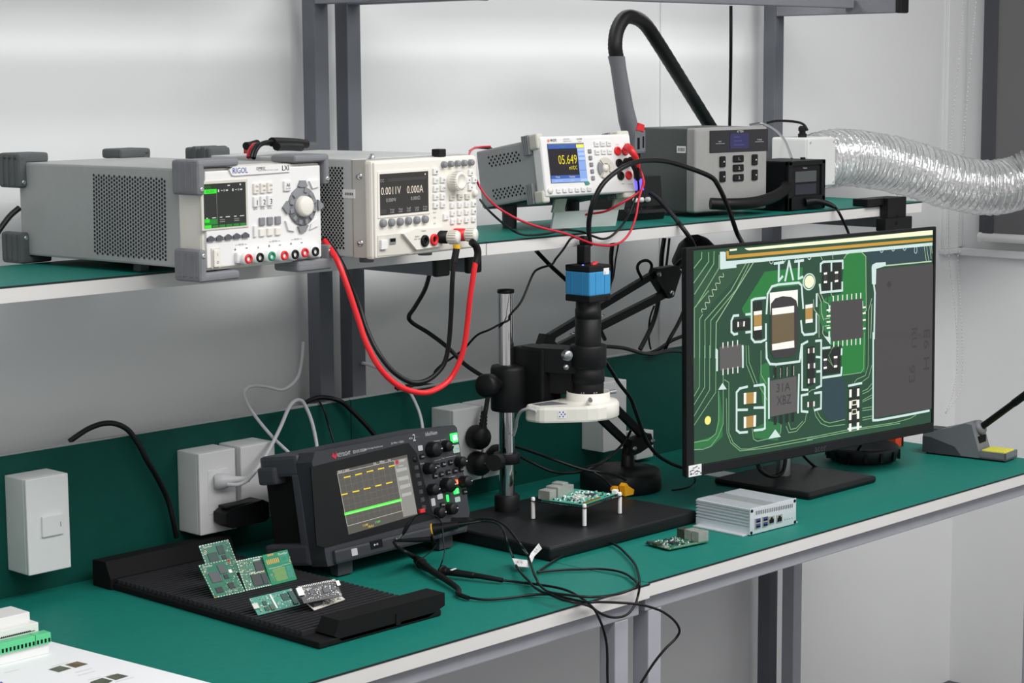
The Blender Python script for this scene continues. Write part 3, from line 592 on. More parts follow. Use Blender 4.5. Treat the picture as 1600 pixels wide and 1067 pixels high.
q = (0.0979,0.1273); lab.text('DP832', q[0], q[1], 0.0034, 'ink_black', -0.0026, w=0.015)
q = (0.1107,0.1244); lab.text('Programmable DC Power Supply', q[0], q[1], 0.0018, 'ink_grey', -0.0026, w=0.036)
q = (0.142,0.1261); lab.text('LXI', q[0], q[1], 0.0066, 'ink_black', -0.0026, w=0.012)
lab.build('name_plate', t)
# display
c = [(0.0001,0.1123),(0.0719,0.1097),(0.0711,0.0549),(-0.0006,0.0551)]
x0, x1, z0, z1 = (c[0][0]+c[3][0])/2, (c[1][0]+c[2][0])/2, (c[2][1]+c[3][1])/2, (c[0][1]+c[1][1])/2
MB().box(x0-0.004, -0.0012, z0-0.003, x1+0.004, 0.002, z1+0.004, 'ivory_shade', 0.001).build('display_frame', t)
w_, h_ = x1-x0, z1-z0
d = MB().rect(x0, z0, x1, z1, 'scr_dark', -0.0014)
def rel(u0, v0, u1, v1, m, y=-0.0018): d.rect(x0+u0*w_, z0+v0*h_, x0+u1*w_, z0+v1*h_, m, y)
rel(0, .78, .30, .88, 'scr_green'); rel(.295, .08, .302, .78, 'scr_greylite'); rel(0, .08, .30, .20, 'scr_dimgreen'); rel(0, .13, .12, .21, 'scr_green'); rel(0, 0, .16, .07, 'scr_green')
for k in range(5): rel(.18+k*.165, .005, .32+k*.165, .06, 'scr_dimgreen')
for k in range(2):
    rel(.33+k*.34, .805, .36+k*.34, .865, 'scr_white'); rel(.40+k*.34, .83, .44+k*.34, .845, 'scr_white'); rel(.46+k*.34, .81, .50+k*.34, .86, 'scr_greylite'); rel(.52+k*.34, .82, .57+k*.34, .85, 'scr_white')
    rel(.36+k*.34, .22, .42+k*.34, .24, 'scr_white'); rel(.50+k*.34, .22, .60+k*.34, .24, 'scr_white'); rel(.36+k*.34, .12, .48+k*.34, .14, 'scr_greylite'); rel(.36+k*.34, .165, .48+k*.34, .18, 'scr_greylite')
rel(.04, .22, .08, .24, 'scr_white'); rel(.18, .22, .27, .24, 'scr_white'); rel(.56, .93, .62, .955, 'scr_white'); rel(.85, .93, .88, .97, 'scr_white')
d.text('RIGOL', x0+.08*w_, z0+.93*h_, .0032, 'scr_dimgreen', -0.0018)
d.text('00.00V', x0+.15*w_, z0+.83*h_, .0035, 'scr_dimgreen', -0.0021)
d.build('display', t)
# keys
for q in [(0.0097,0.0411),(0.0245,0.0412),(0.0394,0.0414),(0.0541,0.0417),(0.069,0.0419)]:
    MB().prism([(q[0]-0.0058, q[1]-0.0028), (q[0]+0.0058, q[1]-0.0028), (q[0]+0.0058, q[1]+0.0012), (q[0], q[1]+0.0042), (q[0]-0.0058, q[1]+0.0012)], -0.003, 0.0005, 'button_slate').build('soft_key', t)
K1 = keys(t, [(0.0892,0.1014),(0.1016,0.1016),(0.114,0.1019)], 0.0088, 0.0135, 0.003, 'ivory_plastic', 'output_button')
K2 = keys(t, [(0.0887,0.0843),(0.1013,0.0845),(0.1135,0.0847)], 0.0088, 0.0135, 0.003, 'white_plastic', 'channel_button')
b = MB()
for i, o in enumerate(K2): b.text(str(i+1), o.location.x+0.001, o.location.z-0.001, 0.0065, 'ink_black', -0.0034)
for o in K1: b.text('On', o.location.x+0.0005, o.location.z+0.0028, 0.0028, 'ink_grey', -0.0034); b.text('Off', o.location.x+0.0005, o.location.z-0.003, 0.0022, 'ink_grey', -0.0034)
for q in [(0.0884,0.0747),(0.1009,0.0747),(0.1136,0.0747)]: b.text('30V/3A', q[0], q[1], 0.0022, 'ink_grey', -0.0005, w=0.0075)
keys(t, [(0.0988,0.058),(0.1129,0.058),(0.1271,0.058)], 0.0098, 0.0105, 0.003, 'button_grey')
keys(t, [(0.0983,0.0437),(0.1124,0.0437),(0.1267,0.0435)], 0.0095, 0.0100, 0.003, 'ivory_plastic')
keys(t, [(0.0861,0.0462)], 0.0052, 0.0150, 0.003, 'white_plastic')
keys(t, [(0.1451,0.1022)], 0.0125, 0.0135, 0.003, 'white_plastic')
q = (0.1454,0.1034); b.text('All', q[0], q[1], 0.0042, 'ink_black', -0.0034); b.text('On/Off', q[0], q[1]-.0046, 0.002, 'ink_grey', -0.0034)
for pts in [[(0.1853,0.1068),(0.2038,0.1075),(0.2035,0.0989),(0.1911,0.0965)],[(0.1402,0.0565),(0.1544,0.0497),(0.1571,0.0415),(0.1451,0.0437)],[(0.2012,0.0566),(0.2009,0.0468),(0.1847,0.0422),(0.1874,0.0495)]]: MB().prism(pts, -0.003, 0.0005, 'white_plastic').build('corner_button', t)
# navigation ring and jog dial
c = (0.1726,0.0741)
ring = MB().lathe([(0.026, 0), (0.026, 0.0018), (0.0255, 0.0024), (0.012, 0.0024)], (c[0], 0.0004, c[1]), 'bumper_grey', (0, -1, 0), 28).build('dial_ring', t)
for pts in [[(0.1644,0.1007),(0.1687,0.1084),(0.1779,0.108),(0.1816,0.0999),(0.1777,0.0992),(0.1692,0.0993)],[(0.1359,0.0743),(0.1445,0.0826),(0.1471,0.0781),(0.1468,0.0676),(0.144,0.065)],[(0.2006,0.0814),(0.2103,0.0747),(0.2102,0.0711),(0.2014,0.0663),(0.2003,0.0717)],[(0.1628,0.0474),(0.1817,0.0484),(0.176,0.0396),(0.1667,0.0388)]]: MB().prism(pts, -0.0034, 0.0005, 'button_grey').build('arrow_key', t)
km = MB().box(-0.0030, -0.0036, -0.0034, 0.0030, 0, 0.0034, 'button_grey', 0.0008, seg=1).mesh('digit_key')
for i in range(11):
    a = PI*0.5-2*PI*(i+0.5)/12.0
    put('digit_key', km, t, (c[0]+0.0215*math.cos(a), -0.0005, c[1]+0.0215*math.sin(a)), (0, PI/2-a+PI, 0))
MB().lathe([(0.0140, 0), (0.0138, 0.006), (0.0128, 0.010), (0.0100, 0.0112), (0.0001, 0.0112)], (c[0], 0, c[1]), 'ivory_plastic', (0, -1, 0), 28).build('jog_dial', t)
# terminals
TB = MB().box(*(0.049800000000000004,-0.006,0.006499999999999999,0.2008,0.001,0.0217), 'white_plastic', 0.004).build('terminal_strip', t)
for q, m in zip([(0.0632,0.0127),(0.0833,0.0128),(0.1042,0.0129),(0.1269,0.0123),(0.1463,0.0123),(0.1643,0.0134),(0.1837,0.0134)], ('red_plastic', 'black_plastic', 'green_socket', 'red_plastic', 'black_plastic', 'red_plastic', 'black_plastic')):
    s = MB().lathe([(0.0088, 0.004), (0.0085, 0.011), (0.0070, 0.012)], (q[0], 0, q[1]), 'white_plastic', (0, -1, 0), 18).lathe([(0.0062, 0.011), (0.0062, 0.014), (0.0035, 0.014), (0.0032, 0.011)], (q[0], 0, q[1]), m, (0, -1, 0), 16, cap=False).lathe([(0.0033, 0.0118), (0.0001, 0.0119)], (q[0], 0, q[1]), 'hole_dark', (0, -1, 0), 12).build('terminal', t)
for q, s in zip([(0.0518,0.0248),(0.0717,0.0254),(0.1114,0.0252),(0.1309,0.0251),(0.1511,0.0254),(0.1708,0.0255),(0.0919,0.025)], '+-+-+-▲'): 
    if s != '▲': b.text(s, q[0], q[1], 0.0036 if s == '+' else 0.0008, 'ink_black', -0.0005, w=0.0036)
    else: b.plate([(q[0]-.0014, q[1]-.0014), (q[0]+.0014, q[1]-.0014), (q[0], q[1]+.0014)], 'ink_grey', -0.0005)
for q in [(0.062,0.0307),(0.1215,0.0309),(0.1612,0.0309)]: b.text('30V/3A', q[0], q[1], 0.0022, 'ink_grey', -0.0005); b.rect(q[0]-.010, q[1]-.0004, q[0]-.006, q[1], 'ink_grey', -0.0005); b.rect(q[0]+.006, q[1]-.0004, q[0]+.010, q[1], 'ink_grey', -0.0005)
b.build('lettering', FR)
q = (0.018,0.0161); sw = MB().box(q[0]-0.0075, -0.0012, q[1]-0.013, q[0]+0.0075, 0.001, q[1]+0.013, 'ivory_shade', 0.0008).build('power_switch', t)
MB().box(q[0]-0.0055, -0.0042, q[1]-0.011, q[0]+0.0055, 0, q[1]+0.011, 'ivory_plastic', 0.001).text('I', q[0], q[1]+.005, .0035, 'ink_grey', -.0046).text('O', q[0], q[1]-.005, .0035, 'ink_grey', -.0046).build('rocker', sw)
# corner bumpers
def bumper(x0, x1, xs, z0, z1, zs, y0, y1, m, nm):
    bb = MB()
    bb.box(min(x0, xs), y0, min(z0, z1), max(x0, xs), y1, max(z0, z1), m, 0.006, seg=3)      # upright at the side
    bb.box(min(x0, x1), y0, min(z0, zs), max(x0, x1), y1-0.004, max(z0, zs), m, 0.005, seg=3)  # strip along top or bottom
    for k in range(3):
        yy = y0+0.010+k*0.012
        if nm == 'front': bb.box(min(x0, xs)-0.0006, yy, min(z0, z1)+0.004, max(x0, xs)-0.002, yy+0.004, max(z0, z1)-0.004, m, 0.001); continue
        bb.box(min(x0, xs)-0.0012, yy, min(z0, z1)+0.003, max(x0, xs)+0.0012, yy+0.006, max(z0, z1)-0.003, m, 0.002)
    o = bb.build('corner_bumper', t)
    sx = (x0+xs)/2; sgn = -1 if xs > x0 else 1
    MB().lathe([(0.0032, 0.0), (0.0032, 0.0014), (0.002, 0.0016), (0.0001, 0.0010)], (sx, y0+0.0006, z1-math.copysign(0.008, z1-z0)), 'chrome', (0, -1, 0), 12).build('screw', o)
bumper(-0.013, 0.058, -0.0005, RH+0.011, RH-0.034, RH+0.001, -0.006, 0.046, 'bumper_grey', 'front')
bumper(RW+0.010, RW-0.055, RW+0.0005, RH+0.011, RH-0.030, RH+0.001, -0.006, 0.046, 'bumper_grey', 'front')
bumper(-0.013, 0.055, -0.0005, -0.013, 0.029, -0.001, -0.006, 0.046, 'bumper_grey', 'front')
bumper(RW+0.010, RW-0.055, RW+0.002, -0.013, 0.020, 0.002, -0.008, 0.044, 'bumper_grey', 'front')
for (x0, x1, xs, z0, z1, zs) in ((-0.012, 0.04, 0.004, RH+0.012, RH-0.036, RH-0.002), (RW+0.012, RW-0.045, RW-0.004, RH+0.012, RH-0.03, RH-0.002), (-0.012, 0.04, 0.004, -0.0095, 0.034, 0.002), (RW+0.012, RW-0.045, RW-0.004, -0.0095, 0.034, 0.002)):
    bumper(x0, x1, xs, z0, z1, zs, RD-0.018, RD+0.030, 'bumper_dark', 'rear')
MB().box(0.02, 0.15, -0.0098, 0.035, 0.165, 0.003, 'bumper_dark', 0.001).build('foot', t)
MB().box(RW-0.035, 0.15, -0.0098, RW-0.02, 0.165, 0.003, 'bumper_dark', 0.001).build('foot', t)
# vent holes of the side panel
pts = []
cs = [Vector(p) for p in [(0.2167,0.1166),(0.0738,0.115),(0.0763,0.0112),(0.2195,0.0128)]]
nr, nc = 40, 14
for i in range(nr):
    for j in range(nc):
        u = (j+(0.5 if i % 2 else 0))/(nc-0.5); v = i/(nr-1)
        a = cs[0]+(cs[1]-cs[0])*u; c2 = cs[3]+(cs[2]-cs[3])*u; q = a+(c2-a)*v; pts.append((q.x, q.y))
holes(t, 'vent_holes', pts, 0.0021, 'hole_mid', 'x', 0.0006)

# ------------------------------------------------------------------ electronic load (ivory front, grey case)
LW, LD, LH = (0.217,0.3326,0.1334)
t = thing('electronic_load', 'ivory-fronted bench instrument reading 0.0011V 0.000A with two capped screw terminals', 'instrument', loc=(1.8447,2.0086,0.4930), yaw=0.1159, tilt=0.0000)
MB().box(-0.009, 0.034, 0.0, LW+0.006, LD, LH, 'paint_light_grey', 0.002).build('housing', t)
MB().prism([(-0.0088, 0.034), (-0.0095, 0.033), (-0.004, 0.014), (-0.002, 0.014), (LW+0.003, 0.014), (LW+0.006, 0.033), (LW+0.006, 0.036), (-0.009, 0.036)], 0.0, LH-0.001, 'steel_panel', 'z').build('front_flange', t)
b = MB().box(-0.006, 0.003, -0.002, LW+0.006, 0.016, LH*0.985, 'ivory_plastic', 0.004)
b.box(-0.003, 0.0, 0.0, LW+0.004, 0.006, LH*0.97, 'ivory_plastic', 0.002)
FR = b.build('front_bezel', t)
for q in [(0.0204,0.1104),(0.0232,0.0196)]:
    MB().lathe([(0.0048, 0), (0.0048, 0.0012), (0.003, 0.002), (0.0001, 0.0022)], (-0.0062, 0.024, q[1]), 'chrome', (-0.9, -0.3, 0), 14).build('screw', t)
q = (0.0274,0.1394); MB().lathe([(0.004, 0.0), (0.004, 0.003), (0.0028, 0.0036), (0.0028, 0.006), (0.0001, 0.0062)], (q[0], 0.03, LH), 'brushed_metal', (0, 0, 1), 14).build('top_screw', t)
q = (0.0306,0.0865)
b = MB().box(-0.0096, 0.030, q[1]-0.006, -0.0086, 0.052, q[1]+0.006, 'sticker_white')
for i in range(5): b.add([(-0.0098, 0.033+i*0.003, q[1]-0.002), (-0.0098, 0.0352+i*0.003, q[1]-0.002), (-0.0098, 0.0352+i*0.003, q[1]+0.0015), (-0.0098, 0.033+i*0.003, q[1]+0.0015)], [(0, 1, 2, 3)], 'ink_grey')
b.build('side_sticker', t)
c = [(0.007,0.113),(0.1104,0.1136),(0.1093,0.0571),(0.0057,0.0576)]
x0, x1, z0, z1 = (c[0][0]+c[3][0])/2, (c[1][0]+c[2][0])/2, (c[2][1]+c[3][1])/2, (c[0][1]+c[1][1])/2
MB().box(x0-0.004, -0.0012, z0-0.004, x1+0.004, 0.002, z1+0.004, 'ivory_plastic', 0.001).build('display_frame', t)
w_, h_ = x1-x0, z1-z0
d = MB().rect(x0, z0, x1, z1, 'scr_load', -0.0014)
rel(.16, .80, .96, .88, 'scr_load2'); rel(0, .18, 1, .187, 'scr_load2'); rel(0.005, .03, .12, .15, 'scr_load2'); rel(.92, .91, .94, .95, 'scr_cream')
d.text('0.0011V', x0+.22*w_, z0+.585*h_, 0.0105, 'scr_cream', -0.0018, w=.40*w_); d.text('0.000A', x0+.715*w_, z0+.575*h_, 0.0105, 'scr_cream', -0.0018, w=.34*w_)
d.text('0.000W', x0+.22*w_, z0+.36*h_, 0.0052, 'scr_tabs', -0.0018, w=.20*w_); d.text('0.000Ω', x0+.72*w_, z0+.36*h_, 0.0052, 'scr_tabs', -0.0018, w=.19*w_)
d.text('CC', x0+.045*w_, z0+.84*h_, 0.004, 'scr_tabs', -0.0018)
for k, s in enumerate(('Range', 'Von', 'Voff', 'Limit', 'Config')): d.text(s, x0+(.24+.17*k)*w_, z0+.12*h_, 0.0030, 'scr_tabs', -0.0018, w=.085*w_); d.text('0.0A', x0+(.24+.17*k)*w_, z0+.06*h_, 0.0026, 'scr_tabs', -0.0018, w=.08*w_)
d.build('display', t)
me = MB().lathe([(0.0056, 0), (0.0054, 0.0045), (0.0044, 0.0056), (0.0001, 0.0058)], (0, 0, 0), 'button_grey', (0, -1, 0), 16).mesh('round_key')
for q in [(0.0115,0.0469),(0.0292,0.0468),(0.0471,0.0466),(0.0649,0.0467),(0.0829,0.0465),(0.101,0.0467)]: put('round_key', me, t, (q[0], 0, q[1]))
me = MB().lathe([(0.0046, 0), (0.0044, 0.0055), (0.0036, 0.0066), (0.0001, 0.0068)], (0, 0, 0), 'button_grey', (0, -1, 0), 16).mesh('round_key')
for q in [(0.144,0.1209),(0.1591,0.121),(0.1744,0.1211),(0.1897,0.1212),(0.2052,0.1214)]: put('round_key', me, t, (q[0], 0, q[1]))
b = MB()
def lk(pts, w, h, lets, m='white_plastic', s=0.0026):
    for o, c_ in zip(keys(t, pts, w, h, 0.003, m, bev=0.0006), lets): b.text(c_, o.location.x+0.001, o.location.z-0.0005, s, 'ink_black', -0.0034)
lk([(0.1258,0.1121)], 0.0105, 0.0085, '●')
lk([(0.126,0.0998),(0.1416,0.0999),(0.1258,0.0881),(0.1414,0.0883),(0.1256,0.0766),(0.1412,0.0766),(0.1253,0.0649),(0.141,0.065)], 0.0100, 0.0085, ('CC', 'CR', 'CV', 'CW', 'On', 'Tr', 'Sh', 'Lk'))
lk([(0.1482,0.0471)], 0.0115, 0.0085, ('+/-',), s=0.002)
lk([(0.1628,0.0625),(0.1794,0.0624),(0.1955,0.0623),(0.212,0.0623),(0.163,0.0515),(0.1792,0.0515),(0.1953,0.0514),(0.2118,0.0514),(0.1633,0.0399),(0.179,0.04),(0.1952,0.0401),(0.2116,0.0401)], 0.0088, 0.0078, '123●456.789<')
lk([(0.2055,0.1071),(0.1989,0.0971),(0.2138,0.0965),(0.2047,0.0859)], 0.0100, 0.0085, '▴◂▸▾')
lk([(0.1621,0.074),(0.18,0.0736),(0.1972,0.0732)], 0.0102, 0.0082, ('Menu', 'Recall', 'Setup'), 'ivory_shade', 0.0018)
for txt, q in zip(('Battery', 'CAL', 'LIST'), [(0.1241,0.0545),(0.124,0.0475),(0.1238,0.0394)]): b.text(txt, q[0], q[1], 0.0022, 'ink_grey', -0.0005)
for txt, q in zip(('Channel', 'SENSE +', 'MAX 150V'), [(0.092,0.0314),(0.0789,0.0243),(0.0792,0.0207)]): b.text(txt, q[0], q[1], 0.0022, 'ink_grey', -0.0062)
b.build('lettering', FR)
q = (0.2148,0.0772); MB().lathe([(0.005, 0), (0.005, 0.004), (0.004, 0.005), (0.0001, 0.0052)], (q[0], 0, q[1]), 'ivory_plastic', (0, -1, 0), 14).build('round_key', t)
q = (0.1669,0.0974)
b = MB().lathe([(0.0150, 0), (0.0150, 0.004), (0.0135, 0.006), (0.0130, 0.014), (0.0120, 0.0155), (0.0085, 0.0158), (0.0080, 0.0150), (0.0001, 0.0150)], (q[0], 0, q[1]), 'ivory_plastic', (0, -1, 0), 32)
for i in range(24):
    a = 2*PI*i/24; b.box(-0.0006, -0.0148, 0.0125, 0.0006, -0.004, 0.0142, 'ivory_plastic', M=Matrix.Translation((q[0], 0, q[1])) @ Matrix.Rotation(a, 4, 'Y'))
b.build('rotary_knob', t)
# lower panel with sense terminals, switch and usb port
MB().prism([(0.0011,0.0303),(0.0526,0.0305),(0.0831,0.0047),(0.0633,0.0015),(0.0005,0.0029)], -0.0008, 0.001, 'ivory_shade').build('lower_recess', t)
MB().prism([(0.0497,0.0298),(0.0766,0.0346),(0.1357,0.0335),(0.1399,0.0271),(0.1331,0.0073),(0.0771,0.006)], -0.006, 0.001, 'ivory_plastic').build('terminal_panel', t)
q = (0.0108,0.0178); MB().box(q[0]-0.0065, -0.005, q[1]-0.0065, q[0]+0.0065, 0, q[1]+0.0065, 'white_plastic', 0.001).build('power_button', t)
q = (0.0314,0.021); MB().box(q[0]-0.0062, -0.002, q[1]-0.0042, q[0]+0.0062, 0, q[1]+0.0042, 'brushed_metal').rect(q[0]-0.0055, q[1]-0.001, q[0]+0.0055, q[1]+0.0036, 'hole_dark', -0.0022).build('usb_port', t)
for q, m in zip([(0.0939,0.0173),(0.1142,0.0175)], ('black_plastic', 'red_plastic')):
    MB().lathe([(0.0082, 0.004), (0.0082, 0.0085), (0.0070, 0.0095), (0.0045, 0.0090), (0.0040, 0.006)], (q[0], 0, q[1]), m, (0, -1, 0), 20, cap=False).lathe([(0.0042, 0.0062), (0.0001, 0.0063)], (q[0], 0, q[1]), 'hole_dark', (0, -1, 0), 12).build('terminal', t)
TERM = []
for q, m, nm in zip([(0.1387,0.02),(0.179,0.0206)], ('black_plastic', 'red_plastic'), ('black binding post with ribbed white cap', 'red binding post with ribbed white cap')):
    d_ = (0.35, -1, 0)
    p = MB().lathe([(0.0092, -0.012), (0.0092, 0.003), (0.0075, 0.004)], (q[0]-0.006, -0.012, q[1]), m, d_, 20).build('binding_post', t, nm)
    b = MB().lathe([(0.0080, 0.004), (0.0092, 0.006), (0.0092, 0.018), (0.0080, 0.0205), (0.0001, 0.0208)], (q[0]-0.006, -0.012, q[1]), 'ivory_plastic', d_, 24)
    for i in range(16):
        a = 2*PI*i/16; dv = Vector(d_).normalized(); aa = dv.orthogonal().normalized(); bbv = dv.cross(aa); off = 0.0093*(math.cos(a)*aa+math.sin(a)*bbv); c0 = Vector((q[0]-0.006, -0.012, q[1]))
        b.cyl(tuple(c0+dv*0.0065+off), tuple(c0+dv*0.0178+off), 0.0008, 'ivory_shade', n=5)
    b.build('ribbed_cap', p)
q = (0.1481,0.1397); MB().box(q[0]-0.007, 0.004, LH-0.002, q[0]+0.009, 0.018, LH+0.009, 'black_rubber', 0.0015).build('top_latch', t)
for xx in (0.03, LW-0.06): MB().lathe([(0.010, -0.0098), (0.011, 0.001)], (xx, 0.045, 0), 'mid_grey_plastic', (0, 0, 1), 18).build('foot', t)
for xx in (0.03, LW-0.03): MB().lathe([(0.010, -0.0098), (0.011, 0.001)], (xx, LD-0.04, 0), 'mid_grey_plastic', (0, 0, 1), 18).build('foot', t)
pts = [(0.052+0.0062*j+(0.0031 if i % 2 else 0), 0.012+0.0034*i) for i in range(33) for j in range(11)]
holes(t, 'vent_holes', pts, 0.0019, 'hole_dark', 'x', -0.0095)
for xx in (-0.004, LW-0.03):
    MB().box(xx-0.008, LD-0.03, LH-0.03, xx+0.035, LD+0.022, LH+0.011, 'bumper_dark', 0.005, seg=3).box(xx-0.010, LD-0.022, LH-0.028, xx+0.037, LD-0.012, LH+0.0125, 'bumper_dark', 0.003).box(xx-0.010, LD-0.004, LH-0.028, xx+0.037, LD+0.006, LH+0.0125, 'bumper_dark', 0.003).build('corner_bumper', t)

# ------------------------------------------------------------------ multimeter tilted on its bail
OW, OD, OH = (0.1994,0.1711,0.0983)
t = thing('bench_multimeter', 'white bench multimeter tilted back on its stand, display reading 05.649 mVDC', 'multimeter', loc=(2.3917,2.2000,0.5418), yaw=-0.1189, tilt=-0.1626)
MB().box(0.003, 0.02, 0.001, OW-0.003, OD, OH-0.001, 'paint_mid_grey', 0.004).build('housing', t)
MB().box(0.004, 0.022, -0.001, OW-0.004, OD-0.002, 0.012, 'charcoal', 0.004).build('bottom_shell', t)
FR = MB().box(0, 0.0, 0, OW, 0.022, OH, 'white_plastic', 0.005, seg=3).build('front_bezel', t)
for x0, x1 in ((-0.004, 0.012), (OW-0.026, OW+0.002)):
    b = MB().box(x0, 0.003, OH-0.020, x1, 0.025, OH+0.006, 'ivory_shade', 0.005, seg=3)
    for k in range(4): b.box(x0-0.0015, 0.024+k*0.0045, OH-0.026, x1, 0.027+k*0.0045, OH+0.006, 'button_grey', 0.001)
    b.build('corner_guard', t)
    b = MB().box(x0, 0.003, -0.009, x1, 0.026, 0.012, 'ivory_shade', 0.005, seg=3)
    for k in range(4): b.box(x0-0.0015, 0.026+k*0.0045, -0.008, x1, 0.029+k*0.0045, 0.026, 'button_grey', 0.001)
    b.build('corner_guard', t)
c = [(0.0145,0.0843),(0.0921,0.0837),(0.0921,0.0216),(0.0143,0.0223)]
d = MB()
def U(u, v): 
    a = Vector(c[3])+(Vector(c[2])-Vector(c[3]))*u; b_ = Vector(c[0])+(Vector(c[1])-Vector(c[0]))*u; q = a+(b_-a)*v; return (q.x, q.y)
def rel2(u0, v0, u1, v1, m, y=-0.0012): d.plate([U(u0, v0), U(u1, v0), U(u1, v1), U(u0, v1)], m, y)
MB().plate([U(-.01, -.01), U(1.01, -.01), U(1.01, 1.03), U(-.01, 1.03)], 'mid_grey_plastic', -0.0006).build('display_frame', t)
rel2(0, 0, 1, 1, 'scr_navy', -0.0008); rel2(0, .89, 1, 1, 'scr_blue'); rel2(0, .10, .80, .19, 'scr_blue'); rel2(0, 0, .80, .10, 'scr_ltblue'); rel2(.80, 0, 1, .89, 'scr_ltblue')
rel2(.78, .90, .99, .99, 'scr_lemon', -0.0016)
for k in range(3): rel2(.81, .58+k*.12, .99, .65+k*.12, 'scr_paleblue', -0.0016)
rel2(.81, .02, .99, .08, 'scr_paleblue', -0.0016); rel2(.80, .30, 1, .31, 'scr_blue', -0.0016); rel2(.80, .55, 1, .56, 'scr_blue', -0.0016)
e = MB()
def txt(s, u, v, h, m, w): q = U(u, v); d.text(s, q[0], q[1], h, m, -0.0018, w=w, rot=0.0)
txt('05.649', .50, .60, 0.0150, 'scr_amber', 0.0400); txt('mV/DC', .63, .38, 0.0062, 'scr_amber', 0.0175); txt('Trigger', .40, .945, 0.0040, 'scr_teal', 0.0120); txt('Range', .18, .145, 0.0034, 'scr_line', 0.0085); txt('Function', .58, .145, 0.0034, 'scr_line', 0.0120); txt('Auto 50 mV', .20, .05, 0.0030, 'scr_paleblue', 0.0170); txt('DCV', .58, .05, 0.0030, 'scr_paleblue', 0.0065)
d.build('display', t)
b = MB()
q = (0.0178,0.0909); b.disk((q[0], q[1]), .0026, 'ink_orange', -.0004, 12)
q = (0.0281,0.0913); b.text('won', q[0], q[1], 0.0048, 'ink_black', -.0004, w=0.0135)
q = (0.0562,0.0926); b.text('XDM1241', q[0], q[1], 0.0022, 'ink_grey', -.0004, w=.0135)
q = (0.0583,0.089); b.text('Digital Multimeter', q[0], q[1], 0.0020, 'ink_grey', -.0004, w=.0175)
q = (0.0847,0.0918); b.text('55,000', q[0], q[1], 0.0032, 'ink_black', -.0004, w=.0115)
q = (0.0845,0.0883); b.text('Counts', q[0], q[1], 0.0018, 'ink_grey', -.0004, w=.0075)
for o, s in zip(keys(t, [(0.1205,0.0827),(0.1341,0.0828),(0.1477,0.0828),(0.1201,0.0692),(0.1342,0.0694),(0.1478,0.0692)], 0.0098, 0.0088, 0.0026, 'white_plastic'), ('Save', 'Record', 'Dual', 'Math', 'Utility', 'Port')): b.text(s, o.location.x, o.location.z, 0.0022, 'ink_grey', -.003, w=.006)
keys(t, [(0.1041,0.0713),(0.1041,0.0603),(0.1045,0.0492),(0.1048,0.038),(0.105,0.0269)], 0.0070, 0.0068, 0.0024, 'button_grey', 'soft_key')
for o, s in zip(keys(t, [(0.0271,0.0091),(0.0405,0.0092),(0.0538,0.0091),(0.0673,0.0091),(0.0805,0.0091),(0.0937,0.0091)], 0.0086, 0.0072, 0.0026, 'white_plastic'), ('V', 'I', 'Ω', 'Hz', 'Freq', 'Temp')): b.text(s, o.location.x, o.location.z, 0.0022, 'ink_grey', -.003)
keys(t, [(0.1229,0.0144)], 0.0086, 0.0072, 0.0026, 'white_plastic')
for s, q in zip(('HI Input', 'LO', '1000V', '10A MAX'), [(0.1682,0.0804),(0.1856,0.0826),(0.1707,0.0149),(0.188,0.0136)]): b.text(s, q[0], q[1], 0.0018, 'ink_grey', -.0004)
q = (0.1938,0.079); b.plate([(q[0]-.0018, q[1]-.0014), (q[0]+.0018, q[1]-.0014), (q[0], q[1]+.0018)], 'yellow_tape', -.0004)
b.build('lettering', FR)
q = (0.0098,0.01); MB().lathe([(0.0054, 0), (0.0052, 0.002), (0.0001, 0.0028)], (q[0], 0, q[1]), 'ivory_plastic', (0, -1, 0), 18).build('power_button', t)
b = MB()
q = [(0.0855,0.0213),(0.0936,0.0222),(0.0972,0.018),(0.0917,0.0151),(0.0905,0.0173),(0.0878,0.0151)]; b.prism(q, -0.0012, 0.0, 'pcb_teal'); b.build('sticker', t, 'small torn teal sticker')
q = (0.135,0.042)
MB().lathe([(0.0190, 0.0), (0.0190, 0.0006), (0.0186, 0.001), (0.0001, 0.001)], (q[0], 0, q[1]), 'ivory_shade', (0, -1, 0), 28).build('key_ring', t)
for k in range(4):
    a0 = PI/4+k*PI/2+0.12; a1 = a0+PI/2-0.24
    poly = [(q[0]+0.0180*math.cos(a0+(a1-a0)*i/8), q[1]+0.0172*math.sin(a0+(a1-a0)*i/8)) for i in range(9)]+[(q[0]+0.0085*math.cos(a1-(a1-a0)*i/8), q[1]+0.0082*math.sin(a1-(a1-a0)*i/8)) for i in range(9)]
    MB().prism(poly, -0.0032, 0.0, 'button_grey' if k in (1,) else 'ivory_shade').build('arrow_key', t)
MB().lathe([(0.0062, 0), (0.0060, 0.003), (0.0001, 0.0036)], (q[0], 0, q[1]), 'ivory_plastic', (0, -1, 0), 18).build('enter_key', t)
for q, m in zip([(0.1661,0.0698),(0.183,0.0693),(0.1666,0.0493),(0.1831,0.0504),(0.1671,0.0284),(0.1851,0.0285)], ('red_plastic', 'red_plastic', 'black_plastic', 'black_plastic', 'black_plastic', 'red_plastic')):
    MB().lathe([(0.0074, 0), (0.0074, 0.0022), (0.0064, 0.003), (0.0040, 0.0026), (0.0038, 0.001)], (q[0], 0, q[1]), m, (0, -1, 0), 20, cap=False).lathe([(0.004, 0.0011), (0.0001, 0.0012)], (q[0], 0, q[1]), m, (0, -1, 0), 12).build('jack', t)
pts = []
